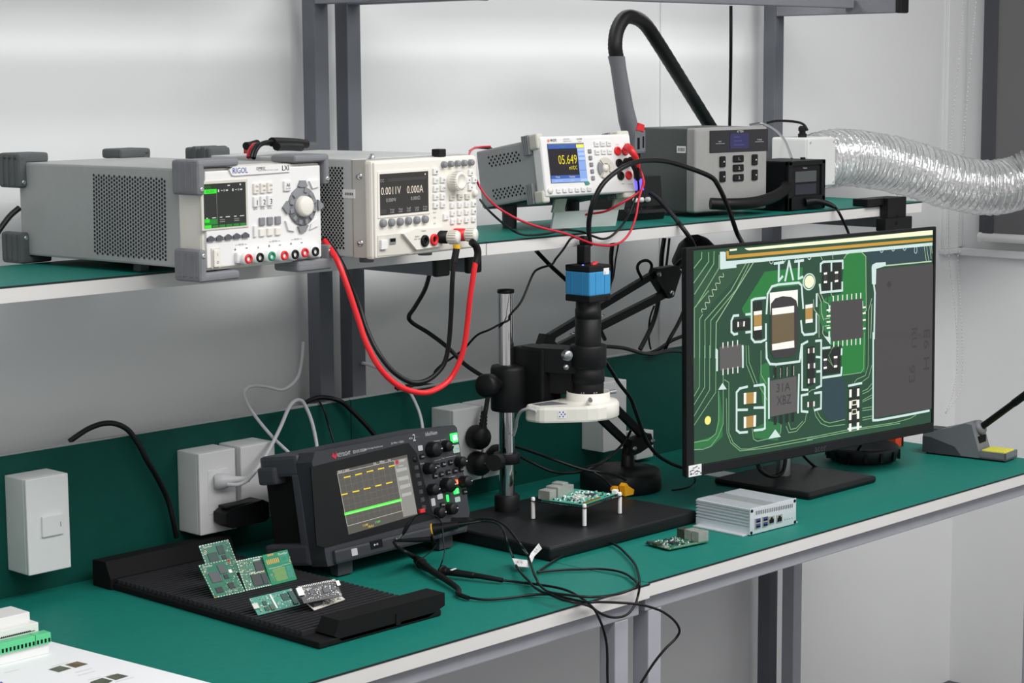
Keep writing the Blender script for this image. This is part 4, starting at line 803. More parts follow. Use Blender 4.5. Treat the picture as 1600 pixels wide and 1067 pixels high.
for c4_ in [[(0.1384,0.0831),(0.0605,0.0814),(0.0584,0.067),(0.1373,0.068)],[(0.1359,0.0271),(0.0594,0.0266),(0.0559,0.0127),(0.1353,0.0131)]]:
    a, b2, c3, d4 = [Vector(x) for x in c4_]
    for i in range(4):
        for j in range(8):
            u = (j+(.5 if i % 2 else 0))/7.5; v = i/3; q = a+(b2-a)*u; r_ = d4+(c3-d4)*u; q = q+(r_-q)*v; pts.append((q.x, q.y))
holes(t, 'vent_holes', pts, 0.0022, 'hole_dark', 'x', 0.0026)
# tilting bail down to the shelf mat: built level in the room, then hung on the meter
MI = (Matrix.Translation(t.location) @ t.rotation_euler.to_matrix().to_4x4()).inverted()
ba, bb_ = Vector((2.4664,2.2564,0.484)), Vector((2.5865,2.2194,0.484))
e_ = (bb_-ba).normalized(); up = Vector((0, 0, 1)); nn = e_.cross(up)*-1
b = MB()
def bailbox(u0, u1, z0, z1, off0, off1, m):
    vs = []
    for z, o_ in ((z0, off0), (z1, off1)):
        for u, dth in ((u0, 0), (u1, 0), (u1, 0.006), (u0, 0.006)):
            p = ba+e_*u+Vector((-e_.y, e_.x, 0))*(o_+dth)+up*(z-0.484); vs.append(tuple(MI @ p))
    b.add(vs, [(3, 2, 1, 0), (4, 5, 6, 7), (0, 1, 5, 4), (1, 2, 6, 5), (2, 3, 7, 6), (3, 0, 4, 7)], m)
bl = (bb_-ba).length
bailbox(0.0, bl, 0.4832, 0.512, 0.0, -0.010, 'white_plastic')
bailbox(-0.004, 0.018, 0.511, 0.537, -0.010, -0.022, 'ivory_shade'); bailbox(bl-0.012, bl+0.010, 0.511, 0.541, -0.010, -0.022, 'ivory_shade')
b.build('tilt_bail', t)
for xx in (0.03, OW-0.03): 
    b = MB().lathe([(0.011, 0.0), (0.013, 0.055)], (0, 0, 0), 'charcoal', (0, 0, 1), 16)
    p = Matrix.Translation(t.location) @ t.rotation_euler.to_matrix().to_4x4() @ Vector((xx, OD-0.04, 0.0)); h_ = p.z-0.483
    b = MB().lathe([(0.012, 0.0), (0.013, h_+0.003)], (p.x, p.y, 0.4835), 'charcoal', (0, 0, 1), 16); b.v = [tuple(MI @ Vector(v)) for v in b.v]; b.build('rear_foot', t)

# ------------------------------------------------------------------ soldering station with blue display, behind the multimeter
t = thing('soldering_station', 'small black soldering station with lit blue display and three knobs, behind the multimeter', 'soldering station', (2.718, 2.262, 0.4835), yaw=-0.12)
MB().prism([(0.004, 0.0), (0.0, 0.012), (0.006, 0.018), (0.012, 0.075), (0.10, 0.075), (0.10, 0.0)], -0.042, 0.046, 'black_plastic', 'x').build('housing', t)
MB().prism([(-0.002, 0.012), (-0.002, 0.018), (0.006, 0.024), (0.008, 0.018)], -0.045, 0.049, 'black_gloss', 'x').build('front_lip', t)
b = MB(); b.add([(-0.012, 0.0090, 0.052), (0.012, 0.0090, 0.052), (0.012, 0.0113, 0.072), (-0.012, 0.0113, 0.072)], [(0, 1, 2, 3)], 'scr_lcdblue'); 
b.v = [(v[0]-0.010, v[1]-0.0012, v[2]) for v in b.v]; b.build('display', t)
for k in range(3): MB().lathe([(0.0045, 0), (0.004, 0.006), (0.0001, 0.0065)], (-0.022+k*0.015, 0.0068, 0.035), 'white_plastic', (0, -1, 0.2), 12).build('knob', t)

# ------------------------------------------------------------------ hot air station
AW, AD, AH = (0.1848,0.1387,0.1505)
t = thing('hot_air_station', 'grey hot air rework station with a dark display and ten black keys', 'rework station', loc=(2.8154,2.2308,0.4910), yaw=-0.1236, tilt=0.0000)
MB().box(0.002, 0.02, 0.0, AW-0.002, AD+0.02, AH-0.001, 'station_grey', 0.003).build('housing', t)
FR = MB().box(0, 0, 0, AW, 0.024, AH, 'station_face', 0.006, seg=3).build('front_bezel', t)
c = [(0.0346,0.1469),(0.1841,0.1443),(0.1858,0.1058),(0.036,0.1056)]
x0, x1, z0, z1 = (c[0][0]+c[3][0])/2, (c[1][0]+c[2][0])/2, (c[2][1]+c[3][1])/2, (c[0][1]+c[1][1])/2
d = MB().box(x0, -0.001, z0, x1, 0.002, z1, 'glass_smoke', 0.0008); w_ = x1-x0; h_ = z1-z0
d.rect(x0+.34*w_, z0+.16*h_, x0+.66*w_, z0+.84*h_, 'scr_violet', -0.0014)
for k in range(3): d.rect(x0+.40*w_, z0+(.30+.18*k)*h_, x0+(.58-.04*k)*w_, z0+(.34+.18*k)*h_, 'scr_violet2', -0.0017)
d.text('ATTEN', x0+.51*w_, z0+.925*h_, 0.0040, 'ink_light', -0.0014, w=0.0165); d.text('HOT', x0+.17*w_, z0+.50*h_, 0.0026, 'ink_light', -0.0014); d.text('ST-862D', x0+.85*w_, z0+.52*h_, 0.0024, 'ink_light', -0.0014)
d.rect(x0+.10*w_, z0+.40*h_, x0+.25*w_, z0+.415*h_, 'ink_light', -0.0014); d.rect(x0+.77*w_, z0+.42*h_, x0+.92*w_, z0+.435*h_, 'ink_light', -0.0014)
d.build('display', t)
b = MB()
for pts, s in (([(0.0673,0.0896),(0.0676,0.063),(0.1499,0.0905),(0.1503,0.0631)], '▴▾▴▾'), ([(0.1075,0.0938),(0.1077,0.0771),(0.1079,0.0596)], ('1.', '2.', '3.'))):
    wd, hh = (0.0140, 0.0195) if len(pts) == 4 else (0.0260, 0.0125)
    for o, ch in zip(keys(t, pts, wd, hh, 0.004, 'black_plastic', bev=0.0015), s):
        if len(pts) == 3: b.text(ch, o.location.x, o.location.z, 0.0055, 'ink_light', -.0044)
        else:
            sg = 1 if ch == '▴' else -1; MB().plate([(-.001, -.001*sg), (.0035, -.001*sg), (.00125, .002*sg)], 'ink_light', -.0044).build('arrow_mark', o)
b.build('lettering', FR)
b = MB(); q = (0.1308,-0.0009)
for k in range(14): b.box(q[0]-0.028+k*0.004, -0.0004, 0.004, q[0]-0.026+k*0.004, 0.001, 0.008, 'hole_dark')
b.build('vent_slots', t)
q = (0.0071,0.1122)
b = MB().box(0.0012, 0.0255, q[1]-0.006, 0.002, 0.048, q[1]+0.006, 'sticker_white')
for k in range(5): b.add([(0.001, 0.028+k*.0036, q[1]-.003), (0.001, 0.0302+k*.0036, q[1]-.003), (0.001, 0.0302+k*.0036, q[1]+.003), (0.001, 0.028+k*.0036, q[1]+.003)], [(0, 1, 2, 3)], 'ink_grey')
b.build('sticker', t)
MB().box(AW-0.0005, 0.004, 0.06, AW+0.0008, 0.012, AH-0.012, 'scr_violet2').build('side_strip', t, 'dark blue strip on the right edge')
# front hose outlet: short ribbed hose going round to the right
P0 = [Vector(v) for v in [(2.827,2.205,0.5091),(2.8566,2.185,0.5073),(2.9226,2.178,0.5076),(2.9939,2.185,0.5154),(3.046,2.2,0.5277),(3.0763,2.225,0.5374)]]
hp = spline(P0, 14)
cable('ribbed_hose', hp, 0.0105, 'black_rubber', 'short black ribbed hose curling from the front of the hot air station to the right', 'hose', k=1, n=14)
for o in [bpy.context.scene.objects['ribbed_hose']]: pass
# hot air gun standing in its holder
t = thing('hot_air_gun', 'grey tapered hot air gun handle upright in its holder, with a thick black hose', 'hot air gun', (2.7228,2.295,0.6009))
O_ = Vector((2.7228,2.295,0.6009))
gp = [Vector(v)-O_ for v in [(2.6761,2.295,0.768),(2.6812,2.295,0.7494),(2.6881,2.295,0.7218),(2.6984,2.295,0.6829),(2.7071,2.295,0.655),(2.7175,2.295,0.6358),(2.7228,2.295,0.6009)]]
rad = [0.0150, 0.0138, 0.0142, 0.0150, 0.0165, 0.0180, 0.0150]
rs = []
b = MB()
for i, (p_, r_) in enumerate(zip(gp, rad)):
    rs.append([tuple(p_+Vector((r_*math.cos(2*PI*j/20), r_*math.sin(2*PI*j/20), 0))) for j in range(20)])
b.rings(rs, 'mid_grey_plastic'); b.build('handle', t)
MB().box(-0.016, -0.017, -0.002, 0.014, 0.014, 0.040, 'mid_grey_plastic', 0.004).box(-0.010, -0.0175, 0.006, -0.004, -0.0165, 0.026, 'hole_dark').box(0.004, -0.0175, 0.008, 0.008, -0.0165, 0.028, 'hole_dark').build('holder_clip', t)
MB().prism([(-0.014, 0.040), (0.006, 0.036), (0.008, 0.048), (-0.008, 0.052)], -0.0185, -0.014, 'red_plastic').build('trigger_lamp', t, 'small red window on the gun')
MB().lathe([(0.011, -0.045), (0.012, -0.002)], (0, 0, 0), 'black_rubber', (0, 0, 1), 18).build('nozzle_sleeve', t)
hp = [Vector(v)-O_ for v in [(2.6778,2.295,0.7636),(2.6727,2.295,0.7856),(2.6836,2.3,0.812),(2.7082,2.305,0.8333),(2.7401,2.31,0.8361),(2.7836,2.32,0.8247),(2.8352,2.33,0.7891),(2.9182,2.36,0.7434),(3.016,2.4,0.6952),(3.1034,2.425,0.6386),(3.1279,2.425,0.6133)]]
MB().tube(hp, 0.0125, 'black_rubber', 14, 8, rfun=lambda u, i: 0.0125+0.0005*(i % 2)).build('hose', t)

# ------------------------------------------------------------------ fan controller, fan box and duct
t = thing('fan_controller', 'small black upright controller box with a grey screen, right of the hot air station', 'controller', (3.105, 2.196, 0.4835))
CX = -3.105; CY = -2.196
MB().box(-0.056, 0.004, 0, 0.062, 0.105, 0.092, 'black_plastic', 0.003).box(-0.056, 0.0, 0, -0.044, 0.010, 0.092, 'black_plastic', 0.002).box(0.050, 0.0, 0, 0.062, 0.010, 0.092, 'black_plastic', 0.002).box(-0.056, 0.0, 0, 0.062, 0.010, 0.026, 'black_plastic', 0.002).box(-0.056, 0.0, 0.083, 0.062, 0.010, 0.092, 'black_plastic', 0.002).build('housing', t)
MB().box(-0.030, 0.0030, 0.052, 0.036, 0.0045, 0.072, 'scr_lcd2').box(-0.030, 0.0030, 0.029, 0.036, 0.0045, 0.048, 'scr_lcd3').build('display', t)
MB().text('Tension', 0.0, 0.078, 0.003, 'ink_light', 0.0035).build('lettering', t)
MB().cyl((0.03, 0.03, 0.091), (0.03, 0.03, 0.096), 0.005, 'black_plastic', n=10).build('cable_gland', t)
t = thing('fan_box', 'white plastic fan box behind the black controller, joined to the clear duct', 'fan', (3.402, 2.372, 0.4835))
MB().box(-0.049, 0, 0.024, 0.049, 0.088, 0.124, 'white_plastic', 0.006, seg=3).build('housing', t)
MB().box(-0.048, -0.003, 0.026, 0.048, 0.002, 0.122, 'white_plastic', 0.004).build('lid', t)
for sx in (-0.041, 0.041):
    for sz in (0.033, 0.115): MB().lathe([(0.0032, 0), (0.0032, 0.0008), (0.0001, 0.0009)], (sx, -0.003, sz), 'ivory_shade', (0, -1, 0), 10).build('lid_screw', t)
MB().box(-0.046, 0.004, 0.0, -0.030, 0.030, 0.026, 'black_plastic', 0.002).build('bracket', t)
MB().lathe([(0.009, 0), (0.009, 0.008), (0.0065, 0.009), (0.0065, 0.013), (0.0085, 0.014), (0.0085, 0.020), (0.005, 0.024)], (-0.022, 0.03, 0.123), 'black_plastic', (0, 0, 1), 12, smooth=False).build('cable_gland', t)
b = MB()
for k in range(5): b.add([(-0.030+k*.012, 0.045, 0.1243), (-0.020+k*.012, 0.045, 0.1243), (-0.020+k*.012, 0.075, 0.1243), (-0.030+k*.012, 0.075, 0.1243)], [(0, 1, 2, 3)], 'ivory_shade')
b.build('printed_label', t)
# clear ribbed ventilation duct
dp = [(3.453, 2.416, 0.556)]+[(3.547,2.412,0.5606),(3.6415,2.395,0.5497),(3.7366,2.36,0.5279),(3.8271,2.32,0.4992),(3.9064,2.28,0.4859),(3.9767,2.25,0.495),(4.0062,2.19,0.5376),(4.0133,2.12,0.608)]
pp = spline(dp, 26)
random.seed(5)
def drad(u, i): return 0.0545+0.0035*math.sin(i*1.55)+random.uniform(-0.0016, 0.0016)
t = thing('ventilation_duct', 'clear crinkled flexible ventilation duct sweeping from the fan box across to the window', 'duct', (3.453, 2.416, 0.556))
O_ = Vector((3.453, 2.416, 0.556)); pl = [p-O_ for p in pp]
b = MB(); n = 30; rs = []
for i, p in enumerate(pl):
    T = (pl[min(i+1, len(pl)-1)]-pl[max(i-1, 0)]).normalized(); s1 = T.cross(Vector((0, 0, 1))).normalized(); s2 = s1.cross(T)
    base = 0.0550+0.0058*math.sin(i*1.26)
    rs.append([tuple(p+(base+random.uniform(-0.0017, 0.0017))*(math.cos(2*PI*j/n)*s1+math.sin(2*PI*j/n)*s2)+T*random.uniform(-0.0012, 0.0012)) for j in range(n)])
b.rings(rs, 'duct_film', True, False); b.build('film', t)
b = MB(); hel = []
for i in range(len(pl)*6):
    f_ = i/6; i0 = min(int(f_), len(pl)-2); p = pl[i0].lerp(pl[i0+1], f_-i0); T = (pl[i0+1]-pl[i0]).normalized(); s1 = T.cross(Vector((0, 0, 1))).normalized(); s2 = s1.cross(T); a = f_*PI/2
    hel.append(p+0.0592*(math.cos(a)*s1+math.sin(a)*s2))
b.tube(hel, 0.0007, 'chrome', 5, 1); b.build('wire_helix', t)
# clamp on the shelf edge
t = thing('shelf_clamp', 'black screw clamp gripping the shelf edge above the right end of the monitor', 'clamp', (3.3358,2.155,0.4516))
O_ = Vector((3.3358,2.155,0.4516))
cx = lambda p: Vector(p)-O_
a, b1, c1_, d1 = [cx(v) for v in [(3.2485,2.155,0.4908),(3.366,2.155,0.4923),(3.2895,2.155,0.4382),(3.3831,2.155,0.4589)]]
m1, m2 = [cx(v) for v in [(3.3032,2.155,0.4954),(3.3675,2.155,0.4498)]]
MB().box(a.x, 0.0, 0.4835-O_.z, b1.x, 0.035, 0.4975-O_.z, 'black_plastic', 0.002).build('upper_jaw', t)
MB().box(m1.x, -0.010, m2.z-0.002, m2.x, 0.0085, 0.4975-O_.z, 'black_plastic', 0.002).lathe([(0.004, 0), (0.0001, 0.001)], ((m1.x+m2.x)/2, -0.010, 0.01), 'hole_dark', (0, -1, 0), 12).build('spine', t)
MB().box(c1_.x, -0.014, c1_.z-0.004, d1.x, 0.0085, d1.z, 'black_plastic', 0.002).lathe([(0.0045, 0), (0.0001, 0.001)], ((c1_.x*1.2+d1.x*0.8)/2, -0.0142, (c1_.z+d1.z)/2), 'hole_dark', (0, -1, 0), 12).build('lower_jaw', t)

# ------------------------------------------------------------------ oscilloscope
SW, SD, SH = (0.3073,0.13,0.169)
t = thing('oscilloscope', 'dark grey oscilloscope leaning back, square wave on its screen and lit green keys', 'oscilloscope', loc=(1.9027,2.1883,0.0230), yaw=0.0320, tilt=-0.1668)
SCOPE = t
t.location.z += 0.001
MB().box(0.010, 0.03, 0.004, SW-0.010, SD-0.004, SH-0.006, 'black_matte', 0.004).build('housing', t)
FR = MB().prism([(0.0, 0.0), (SW*0.97, 0.0), (SW*1.012, 0.028), (SW*1.0, SH*0.97), (SW*0.985, SH), (0.004, SH), (-0.004, SH*0.92), (-0.002, 0.01)], 0.0, 0.036, 'scope_front').box(0.012, -0.006, 0.0005, SW*0.95, 0.02, 0.022, 'scope_front', 0.004).build('front_bezel', t)
MB().box(-0.004, 0.033, SH*0.80, SW+0.002, SD-0.012, SH-0.001, 'scope_shell', 0.006).box(-0.010, SD-0.050, SH*0.74, SW+0.004, SD-0.010, SH*0.90, 'scope_shell', 0.005).build('top_shell', t)
MB().box(-0.006, 0.033, 0.002, SW+0.002, SD, 0.034, 'scope_shell', 0.005).build('bottom_shell', t)
for s in (-1,): MB().box(-0.004, 0.033, 0.03, 0.006, 0.050, SH*0.82, 'scope_shell', 0.003).build('side_rib', t)
for x0 in (0.028, SW-0.062): MB().prism([(0.012, -0.0195), (0.026, -0.0172), (0.030, 0.006), (0.008, 0.006)], x0, x0+0.030, 'dark_grey_plastic', 'x').build('tilt_leg', t)
c = [(0.0402,0.1355),(0.1891,0.1385),(0.1947,0.0445),(0.0471,0.0391)]
MB().prism([(-0.0086,0.1487),(0.1953,0.1558),(0.2104,0.1379),(0.2297,0.0324),(-0.0034,0.0285),(-0.0173,0.0347)], -0.0015, 0.001, 'black_plastic').build('screen_surround', t)
d = MB()
def U(u, v): 
    a = Vector(c[3])+(Vector(c[2])-Vector(c[3]))*u; b_ = Vector(c[0])+(Vector(c[1])-Vector(c[0]))*u; q = a+(b_-a)*v; return (q.x, q.y)
def rel3(u0, v0, u1, v1, m, y=-0.0022): d.plate([U(u0, v0), U(u1, v0), U(u1, v1), U(u0, v1)], m, y)
rel3(0, 0, 1, 1, 'scr_grey', -0.0018)
for q in [[(0.0404,0.1315),(0.1591,0.1336)],[(0.0404,0.1315),(0.0466,0.0521)],[(0.0466,0.0521),(0.1633,0.0557)],[(0.1591,0.1336),(0.1633,0.0557)]]: d.stroke(q, 0.0005, 'scr_line', -0.0024)
for i in range(1, 10):
    a = Vector((0.0404,0.1315)).lerp(Vector((0.1591,0.1336)), i/10); b_ = Vector((0.0466,0.0521)).lerp(Vector((0.1633,0.0557)), i/10); d.stroke([tuple(a), tuple(b_)], 0.00018, 'scr_greylite', -0.0021)
for i in range(1, 8):
    a = Vector((0.0404,0.1315)).lerp(Vector((0.0466,0.0521)), i/8); b_ = Vector((0.1591,0.1336)).lerp(Vector((0.1633,0.0557)), i/8); d.stroke([tuple(a), tuple(b_)], 0.00016, 'scr_greylite', -0.0021)
for q in [[(0.0527,0.1239),(0.0651,0.1239)],[(0.0761,0.1242),(0.0889,0.1246)],[(0.1002,0.1252),(0.1127,0.1253)],[(0.1237,0.1257),(0.1361,0.1258)],[(0.1471,0.1263),(0.1582,0.1265)],[(0.0428,0.0995),(0.0548,0.0995)],[(0.0661,0.1001),(0.079,0.1)],[(0.0895,0.1008),(0.1025,0.1006)],[(0.1137,0.1014),(0.1259,0.1016)],[(0.1368,0.1019),(0.1491,0.102)]]: d.stroke(q, 0.0017, 'scr_yellow', -0.0026)
for q in [[(0.0651,0.1239),(0.0661,0.1001)],[(0.0889,0.1246),(0.0895,0.1008)],[(0.1127,0.1253),(0.1137,0.1014)],[(0.1361,0.1258),(0.1368,0.1019)],[(0.0761,0.1242),(0.0661,0.1001)],[(0.1002,0.1252),(0.0895,0.1008)]]: d.stroke(q, 0.00016, 'scr_greylite', -0.0024)
d.stroke([(0.045,0.0704),(0.1627,0.0724)], 0.0042, 'scr_lime', -0.0026); d.stroke([(0.0449,0.0697),(0.1625,0.0717)], 0.0005, 'scr_line', -0.0028)
for q in [[(0.1618,0.1203),(0.1846,0.1199),(0.1848,0.1154),(0.1618,0.1149)],[(0.1624,0.1069),(0.1854,0.1071),(0.1859,0.1011),(0.1635,0.1013)],[(0.1642,0.0941),(0.1872,0.0946),(0.1876,0.0896),(0.1647,0.0881)],[(0.1659,0.0812),(0.1869,0.0815),(0.1871,0.077),(0.1662,0.076)]]: d.plate(q, 'scr_tabs', -0.0022)
d.plate([(0.1602,0.1339),(0.1873,0.1343),(0.1939,0.0461),(0.1636,0.046)], 'scr_greylite', -0.0020)
q = (0.1647,0.1303); d.disk(q, 0.0034, 'ink_red', -0.0026); 
for s, q, m, w in (('KEYSIGHT', (0.1759,0.1311), 'scr_line', .012), ('Summary', (0.1724,0.1236), 'scr_line', .010), ('1: 2.00V', (0.0828,0.0476), 'scr_yellow', .011), ('10.0:1', (0.0937,0.044), 'scr_yellow', .011), ('2: 5.00V', (0.1086,0.048), 'scr_lime', .011), ('500V/ 2 500V/', (0.0536,0.1339), 'scr_line', .024), ('0.0s', (0.1185,0.1352), 'scr_line', .006), ('200us/', (0.1339,0.1359), 'scr_line', .010), ('Auto', (0.1493,0.1362), 'scr_line', .006)): d.text(s, q[0], q[1], 0.0032, m, -0.0026, w=w)
d.build('screen', t)
b = MB()
q = (0.0414,0.1583); 
b.plate([(q[0]-.0055, q[1]), (q[0]-.002, q[1]+.005), (q[0]+.001, q[1]), (q[0]+.004, q[1]+.0062), (q[0]+.0055, q[1]), (q[0]+.001, q[1]-.005)], 'ink_red', -.0005)
q = (0.0609,0.1583); b.text('KEYSIGHT', q[0], q[1], 0.0058, 'ink_light', -.0005, w=.0265)
q = (0.093,0.1584); b.text('EDUX1052A', q[0], q[1], 0.0044, 'ink_light', -.0005, w=.0270)
q = (0.1212,0.1586); b.text('Digital Storage Oscilloscope', q[0], q[1], 0.0034, 'ink_light', -.0005, w=.0410)
q = (0.1733,0.1597); b.text('50 MHz 1 GSa/s', q[0], q[1], 0.0032, 'ink_light', -.0005, w=.0270)
q = (0.203,0.162); b.text('MEGA', q[0], q[1], 0.0028, 'ink_light', -.0005, w=.0080)
q = (0.2093,0.1622); b.text('2', q[0]+.001, q[1], 0.0105, 'ink_light', -.0005, w=.0060)
q = (0.2175,0.1624); b.text('Zoom', q[0], q[1], 0.0022, 'ink_grey', -.0005, w=.0070)
q = (0.2483,0.1634); b.text('InfiniiVision', q[0], q[1], 0.0062, 'ink_light', -.0005, w=.0260)
for s, q, w in (('Horizontal', (0.2579,0.15), .013), ('Trigger', (0.2675,0.1213), .008), ('Vertical', (0.2724,0.0896), .010), ('Probe Comp', (0.1328,0.0193), .010), ('Entry', (0.2204,0.1198), .008)): b.text(s, q[0], q[1], 0.0022, 'ink_light', -.0005, w=w)
for q in [[(0.237,0.1494),(0.2461,0.1498)],[(0.2674,0.1498),(0.2787,0.15)],[(0.2466,0.1201),(0.2619,0.1207)],[(0.2733,0.1214),(0.2959,0.1214)],[(0.256,0.0896),(0.2642,0.0898)],[(0.2796,0.09),(0.2899,0.0901)]]: b.stroke(q, 0.0004, 'ink_light', -.0005)
SK_ = [(0.2057,0.1154),(0.2063,0.103),(0.2079,0.0901),(0.2085,0.0773),(0.2097,0.0648),(0.2102,0.0525)]
keys(t, SK_, 0.0090, 0.0078, 0.003, 'dark_grey_plastic', 'soft_key', bev=0.0015)
MB().lathe([(0.0045, 0), (0.0042, 0.003), (0.0001, 0.0034)], (0.2046, -0.0, 0.1287), 'black_plastic', (0, -1, 0), 14).build('back_key', t)
for nm, pts, m, w, h in (('run_key', [(0.2967,0.1495)], 'key_green', .0155, .0150), ('single_key', [(0.2983,0.1318)], 'key_mint', .0130, .0125), ('zoom_key', [(0.22,0.1442)], 'key_lit', .0088, .0082), ('channel_key', [(0.2858,0.0664)], 'key_green', .0110, .0088), ('channel_key', [(0.2891,0.0805)], 'key_red', .0062, .0075), ('channel_lamp', [(0.2648,0.0584)], 'key_green', .0042, .0110), ('fft_key', [(0.2866,0.0531)], 'key_mint', .0105, .0080), ('math_key', [(0.2487,0.0638)], 'key_lit', .0105, .0078), ('ref_key', [(0.2324,0.0577)], 'key_lit', .0072, .0118)):
    keys(t, pts, w, h, 0.003, m, nm, bev=0.001)
q = (0.2967,0.1495); MB().rect(q[0]-.005, q[1]-.0045, q[0]+.005, q[1]+.0045, 'key_greenw', -.0034).text('Run', q[0], q[1]+.002, .0028, 'key_green', -.0037).text('Stop', q[0], q[1]-.002, .0028, 'key_green', -.0037).build('key_print', t)
q = (0.2858,0.0664); MB().text('2', q[0], q[1], .0052, 'key_greenw', -.0034).build('key_print', t)
q = (0.2891,0.0805); MB().text('1', q[0], q[1], .0052, 'key_redw', -.0034).build('key_print', t)
q = (0.2989,0.132); MB().text('Single', q[0], q[1], .0028, 'ink_grey', -.0034).build('key_print', t)
for o, s in zip(keys(t, [(0.2211,0.1309),(0.2511,0.1117),(0.2658,0.1123),(0.2815,0.1128),(0.2439,0.0972),(0.2586,0.0977),(0.274,0.0982),(0.2894,0.098),(0.3043,0.0982),(0.305,0.0626),(0.2516,0.0503),(0.3037,0.0513)][:11], 0.0098, 0.0080, 0.003, 'black_plastic', bev=0.0015), ('Default', 'Trig', 'Mode', 'Force', 'Meas', 'Save', 'Acq', 'Disp', 'Util', 'Bode', 'Dig')): b.text(s, o.location.x, o.location.z, .0026, 'ink_light', -.0034, w=.0060)
b.build('lettering', FR)
for q, r_, l_ in [((0.243,0.1384),0.0125,0.017),((0.2746,0.1392),0.0092,0.013),((0.2288,0.1108),0.0092,0.015),((0.2991,0.1109),0.0085,0.015),((0.2315,0.0772),0.0095,0.014),((0.2632,0.0793),0.012,0.017),((0.3033,0.0787),0.0095,0.016),((0.2663,0.0417),0.0095,0.013),((0.2395,0.0398),0.009,0.013)]:
    k = MB().lathe([(r_, 0), (r_*.95, l_*.85), (r_*.82, l_), (0.0001, l_)], (q[0], 0, q[1]), 'black_plastic', (0, -1, 0), 20)
    k.box(q[0]+r_*.45, -l_-.0003, q[1]-.0005, q[0]+r_*.75, -l_, q[1]+.0008, 'ink_light'); k.build('knob', t)
q = (0.0497,0.0126); MB().box(q[0]-.0050, -.0085, q[1]-.0052, q[0]+.0050, -.005, q[1]+.0052, 'key_lit', .0008).build('power_button', t)
q = (0.0949,0.0158); MB().box(q[0]-.011, -.0066, q[1]-.006, q[0]+.014, -.005, q[1]+.006, 'hole_dark').text('⊷', q[0], q[1], .003, 'ink_light', -.0068).build('usb_port', t)
q = (0.2027,0.0488); MB().box(q[0]-.0055, -.006, q[1]-.003, q[0]+.0055, 0.0, q[1]+.003, 'red_plastic', .001).build('red_tab', t)
b = MB()
for x_, z_ in ((735, 815), (737, 850)): q = (0.1351,0.012); b.cyl((q[0], -.004, q[1]+(.005 if z_ == 815 else -.005)), (q[0], -.011, q[1]+(.005 if z_ == 815 else -.005)), .0016, 'brushed_metal', n=8)
b.build('probe_comp_lug', t)
for q, m in zip([(0.2258,0.016),(0.2615,0.0151)], ('brushed_metal', 'brushed_metal')): MB().lathe([(0.0065, 0), (0.0065, 0.010), (0.005, 0.011)], (q[0], -.004, q[1]), m, (0, -1, 0), 16).build('bnc_socket', t)

# ------------------------------------------------------------------ ribbed black tray with the small boards leaning on it
t = thing('board_tray', 'long black ribbed plastic tray holding the small green circuit boards in front of the oscilloscope', 'tray', (1.777, 2.17, 0.0005))
def tb(x0, y0, z0, x1, y1, z1, m='black_matte', bev=0.002): return MB().box(x0-1.777, y0-2.17, z0, x1-1.777, y1-2.17, z1, m, bev)
tb(1.664, 1.934, 0.0, 1.886, 2.43, 0.0090).build('tray_base', t)
b = MB()
for i in range(40): y_ = 1.973+i*0.0104; b.box(1.668-1.777, y_-2.17, 0.0080, 1.882-1.777, y_+0.0052-2.17, 0.0155, 'rib_black')
b.build('rib', t, kind='stuff')
MB().prism([(2.388-2.17, 0.0), (2.432-2.17, 0.0), (2.432-2.17, 0.038), (2.400-2.17, 0.040), (2.388-2.17, 0.016)], 1.660-1.777, 1.890-1.777, 'black_matte', 'x').build('rear_block', t)
b = MB().prism([(1.704-1.777, 0.003), (1.862-1.777, 0.003), (1.893-1.777, 0.013), (1.893-1.777, 0.031), (1.700-1.777, 0.031), (1.690-1.777, 0.012)], 1.934-2.17, 1.970-2.17, 'black_matte')
b.build('front_block', t)
tb(1.800, 1.9325, 0.004, 1.808, 1.936, 0.020, 'hole_dark', 0).build('front_slot', t)
# boards
def board(nm, key, label, col, dims, loc, yaw, tilt, group='small boards leaning on the ribbed tray'):
    t = thing(nm, label, 'circuit board', loc, yaw, tilt)
    w, h = dims
    MB().box(0, 0, 0, w, 0.0014, h, col, 0.0002, seg=1).build('substrate', t)
    return t, w, h
def chips(t, lst, w, h, m='chip_black', th=0.0009, nm='chip'):
    for (u, v, du, dv) in lst: MB().box(u*w, -th, v*h, (u+du)*w, 0.0002, (v+dv)*h, m, 0.0002, seg=1).build(nm, t)
def bits(t, n, w, h, seed, zones, s=0.0009, m=('solder', 'solder', 'ink_light', 'chip_black', 'copper_gold')):
    r = random.Random(seed); b = MB()
    for i in range(n):
        z = r.choice(zones); u = z[0]+r.random()*z[2]; v = z[1]+r.random()*z[3]; a = s*(.6+r.random()); c_ = s*(.4+.8*r.random())
        b.box(u*w, -0.0005*(.4+r.random()), v*h, u*w+a, 0.0001, v*h+c_, r.choice(m))
    b.build('small_parts', t, kind='stuff')
def edge_pads(t, w, h, n1=11, n2=12):
    b = MB()
    for i in range(n1):
        for v in (0.0006, h-0.0016): b.box((i+.25)*w/n1, -0.00015, v, (i+.72)*w/n1, 0.0, v+0.0011, 'solder')
    for i in range(n2):
        for u in (0.0006, w-0.0016): b.box(u, -0.00015, (i+.25)*h/n2, u+0.0011, 0.0, (i+.72)*h/n2, 'solder')
    b.build('edge_pads', t)
def hole_ring(t, u, v, w, h, m='solder'):
    MB().lathe([(0.0021, 0), (0.0021, 0.0002), (0.0011, 0.0002)], (u*w, 0, v*h), m, (0, -1, 0), 14, cap=False).lathe([(0.0011, 0.00021), (0.0001, 0.00022)], (u*w, 0, v*h), 'hole_dark', (0, -1, 0), 10).build('mounting_hole', t)
def brand(t, u, v, w, h, wd=0.017): MB().text('DusnEar', u*w, v*h, 0.0030, 'sticker_white', -0.0003, w=wd).build('lettering', t)
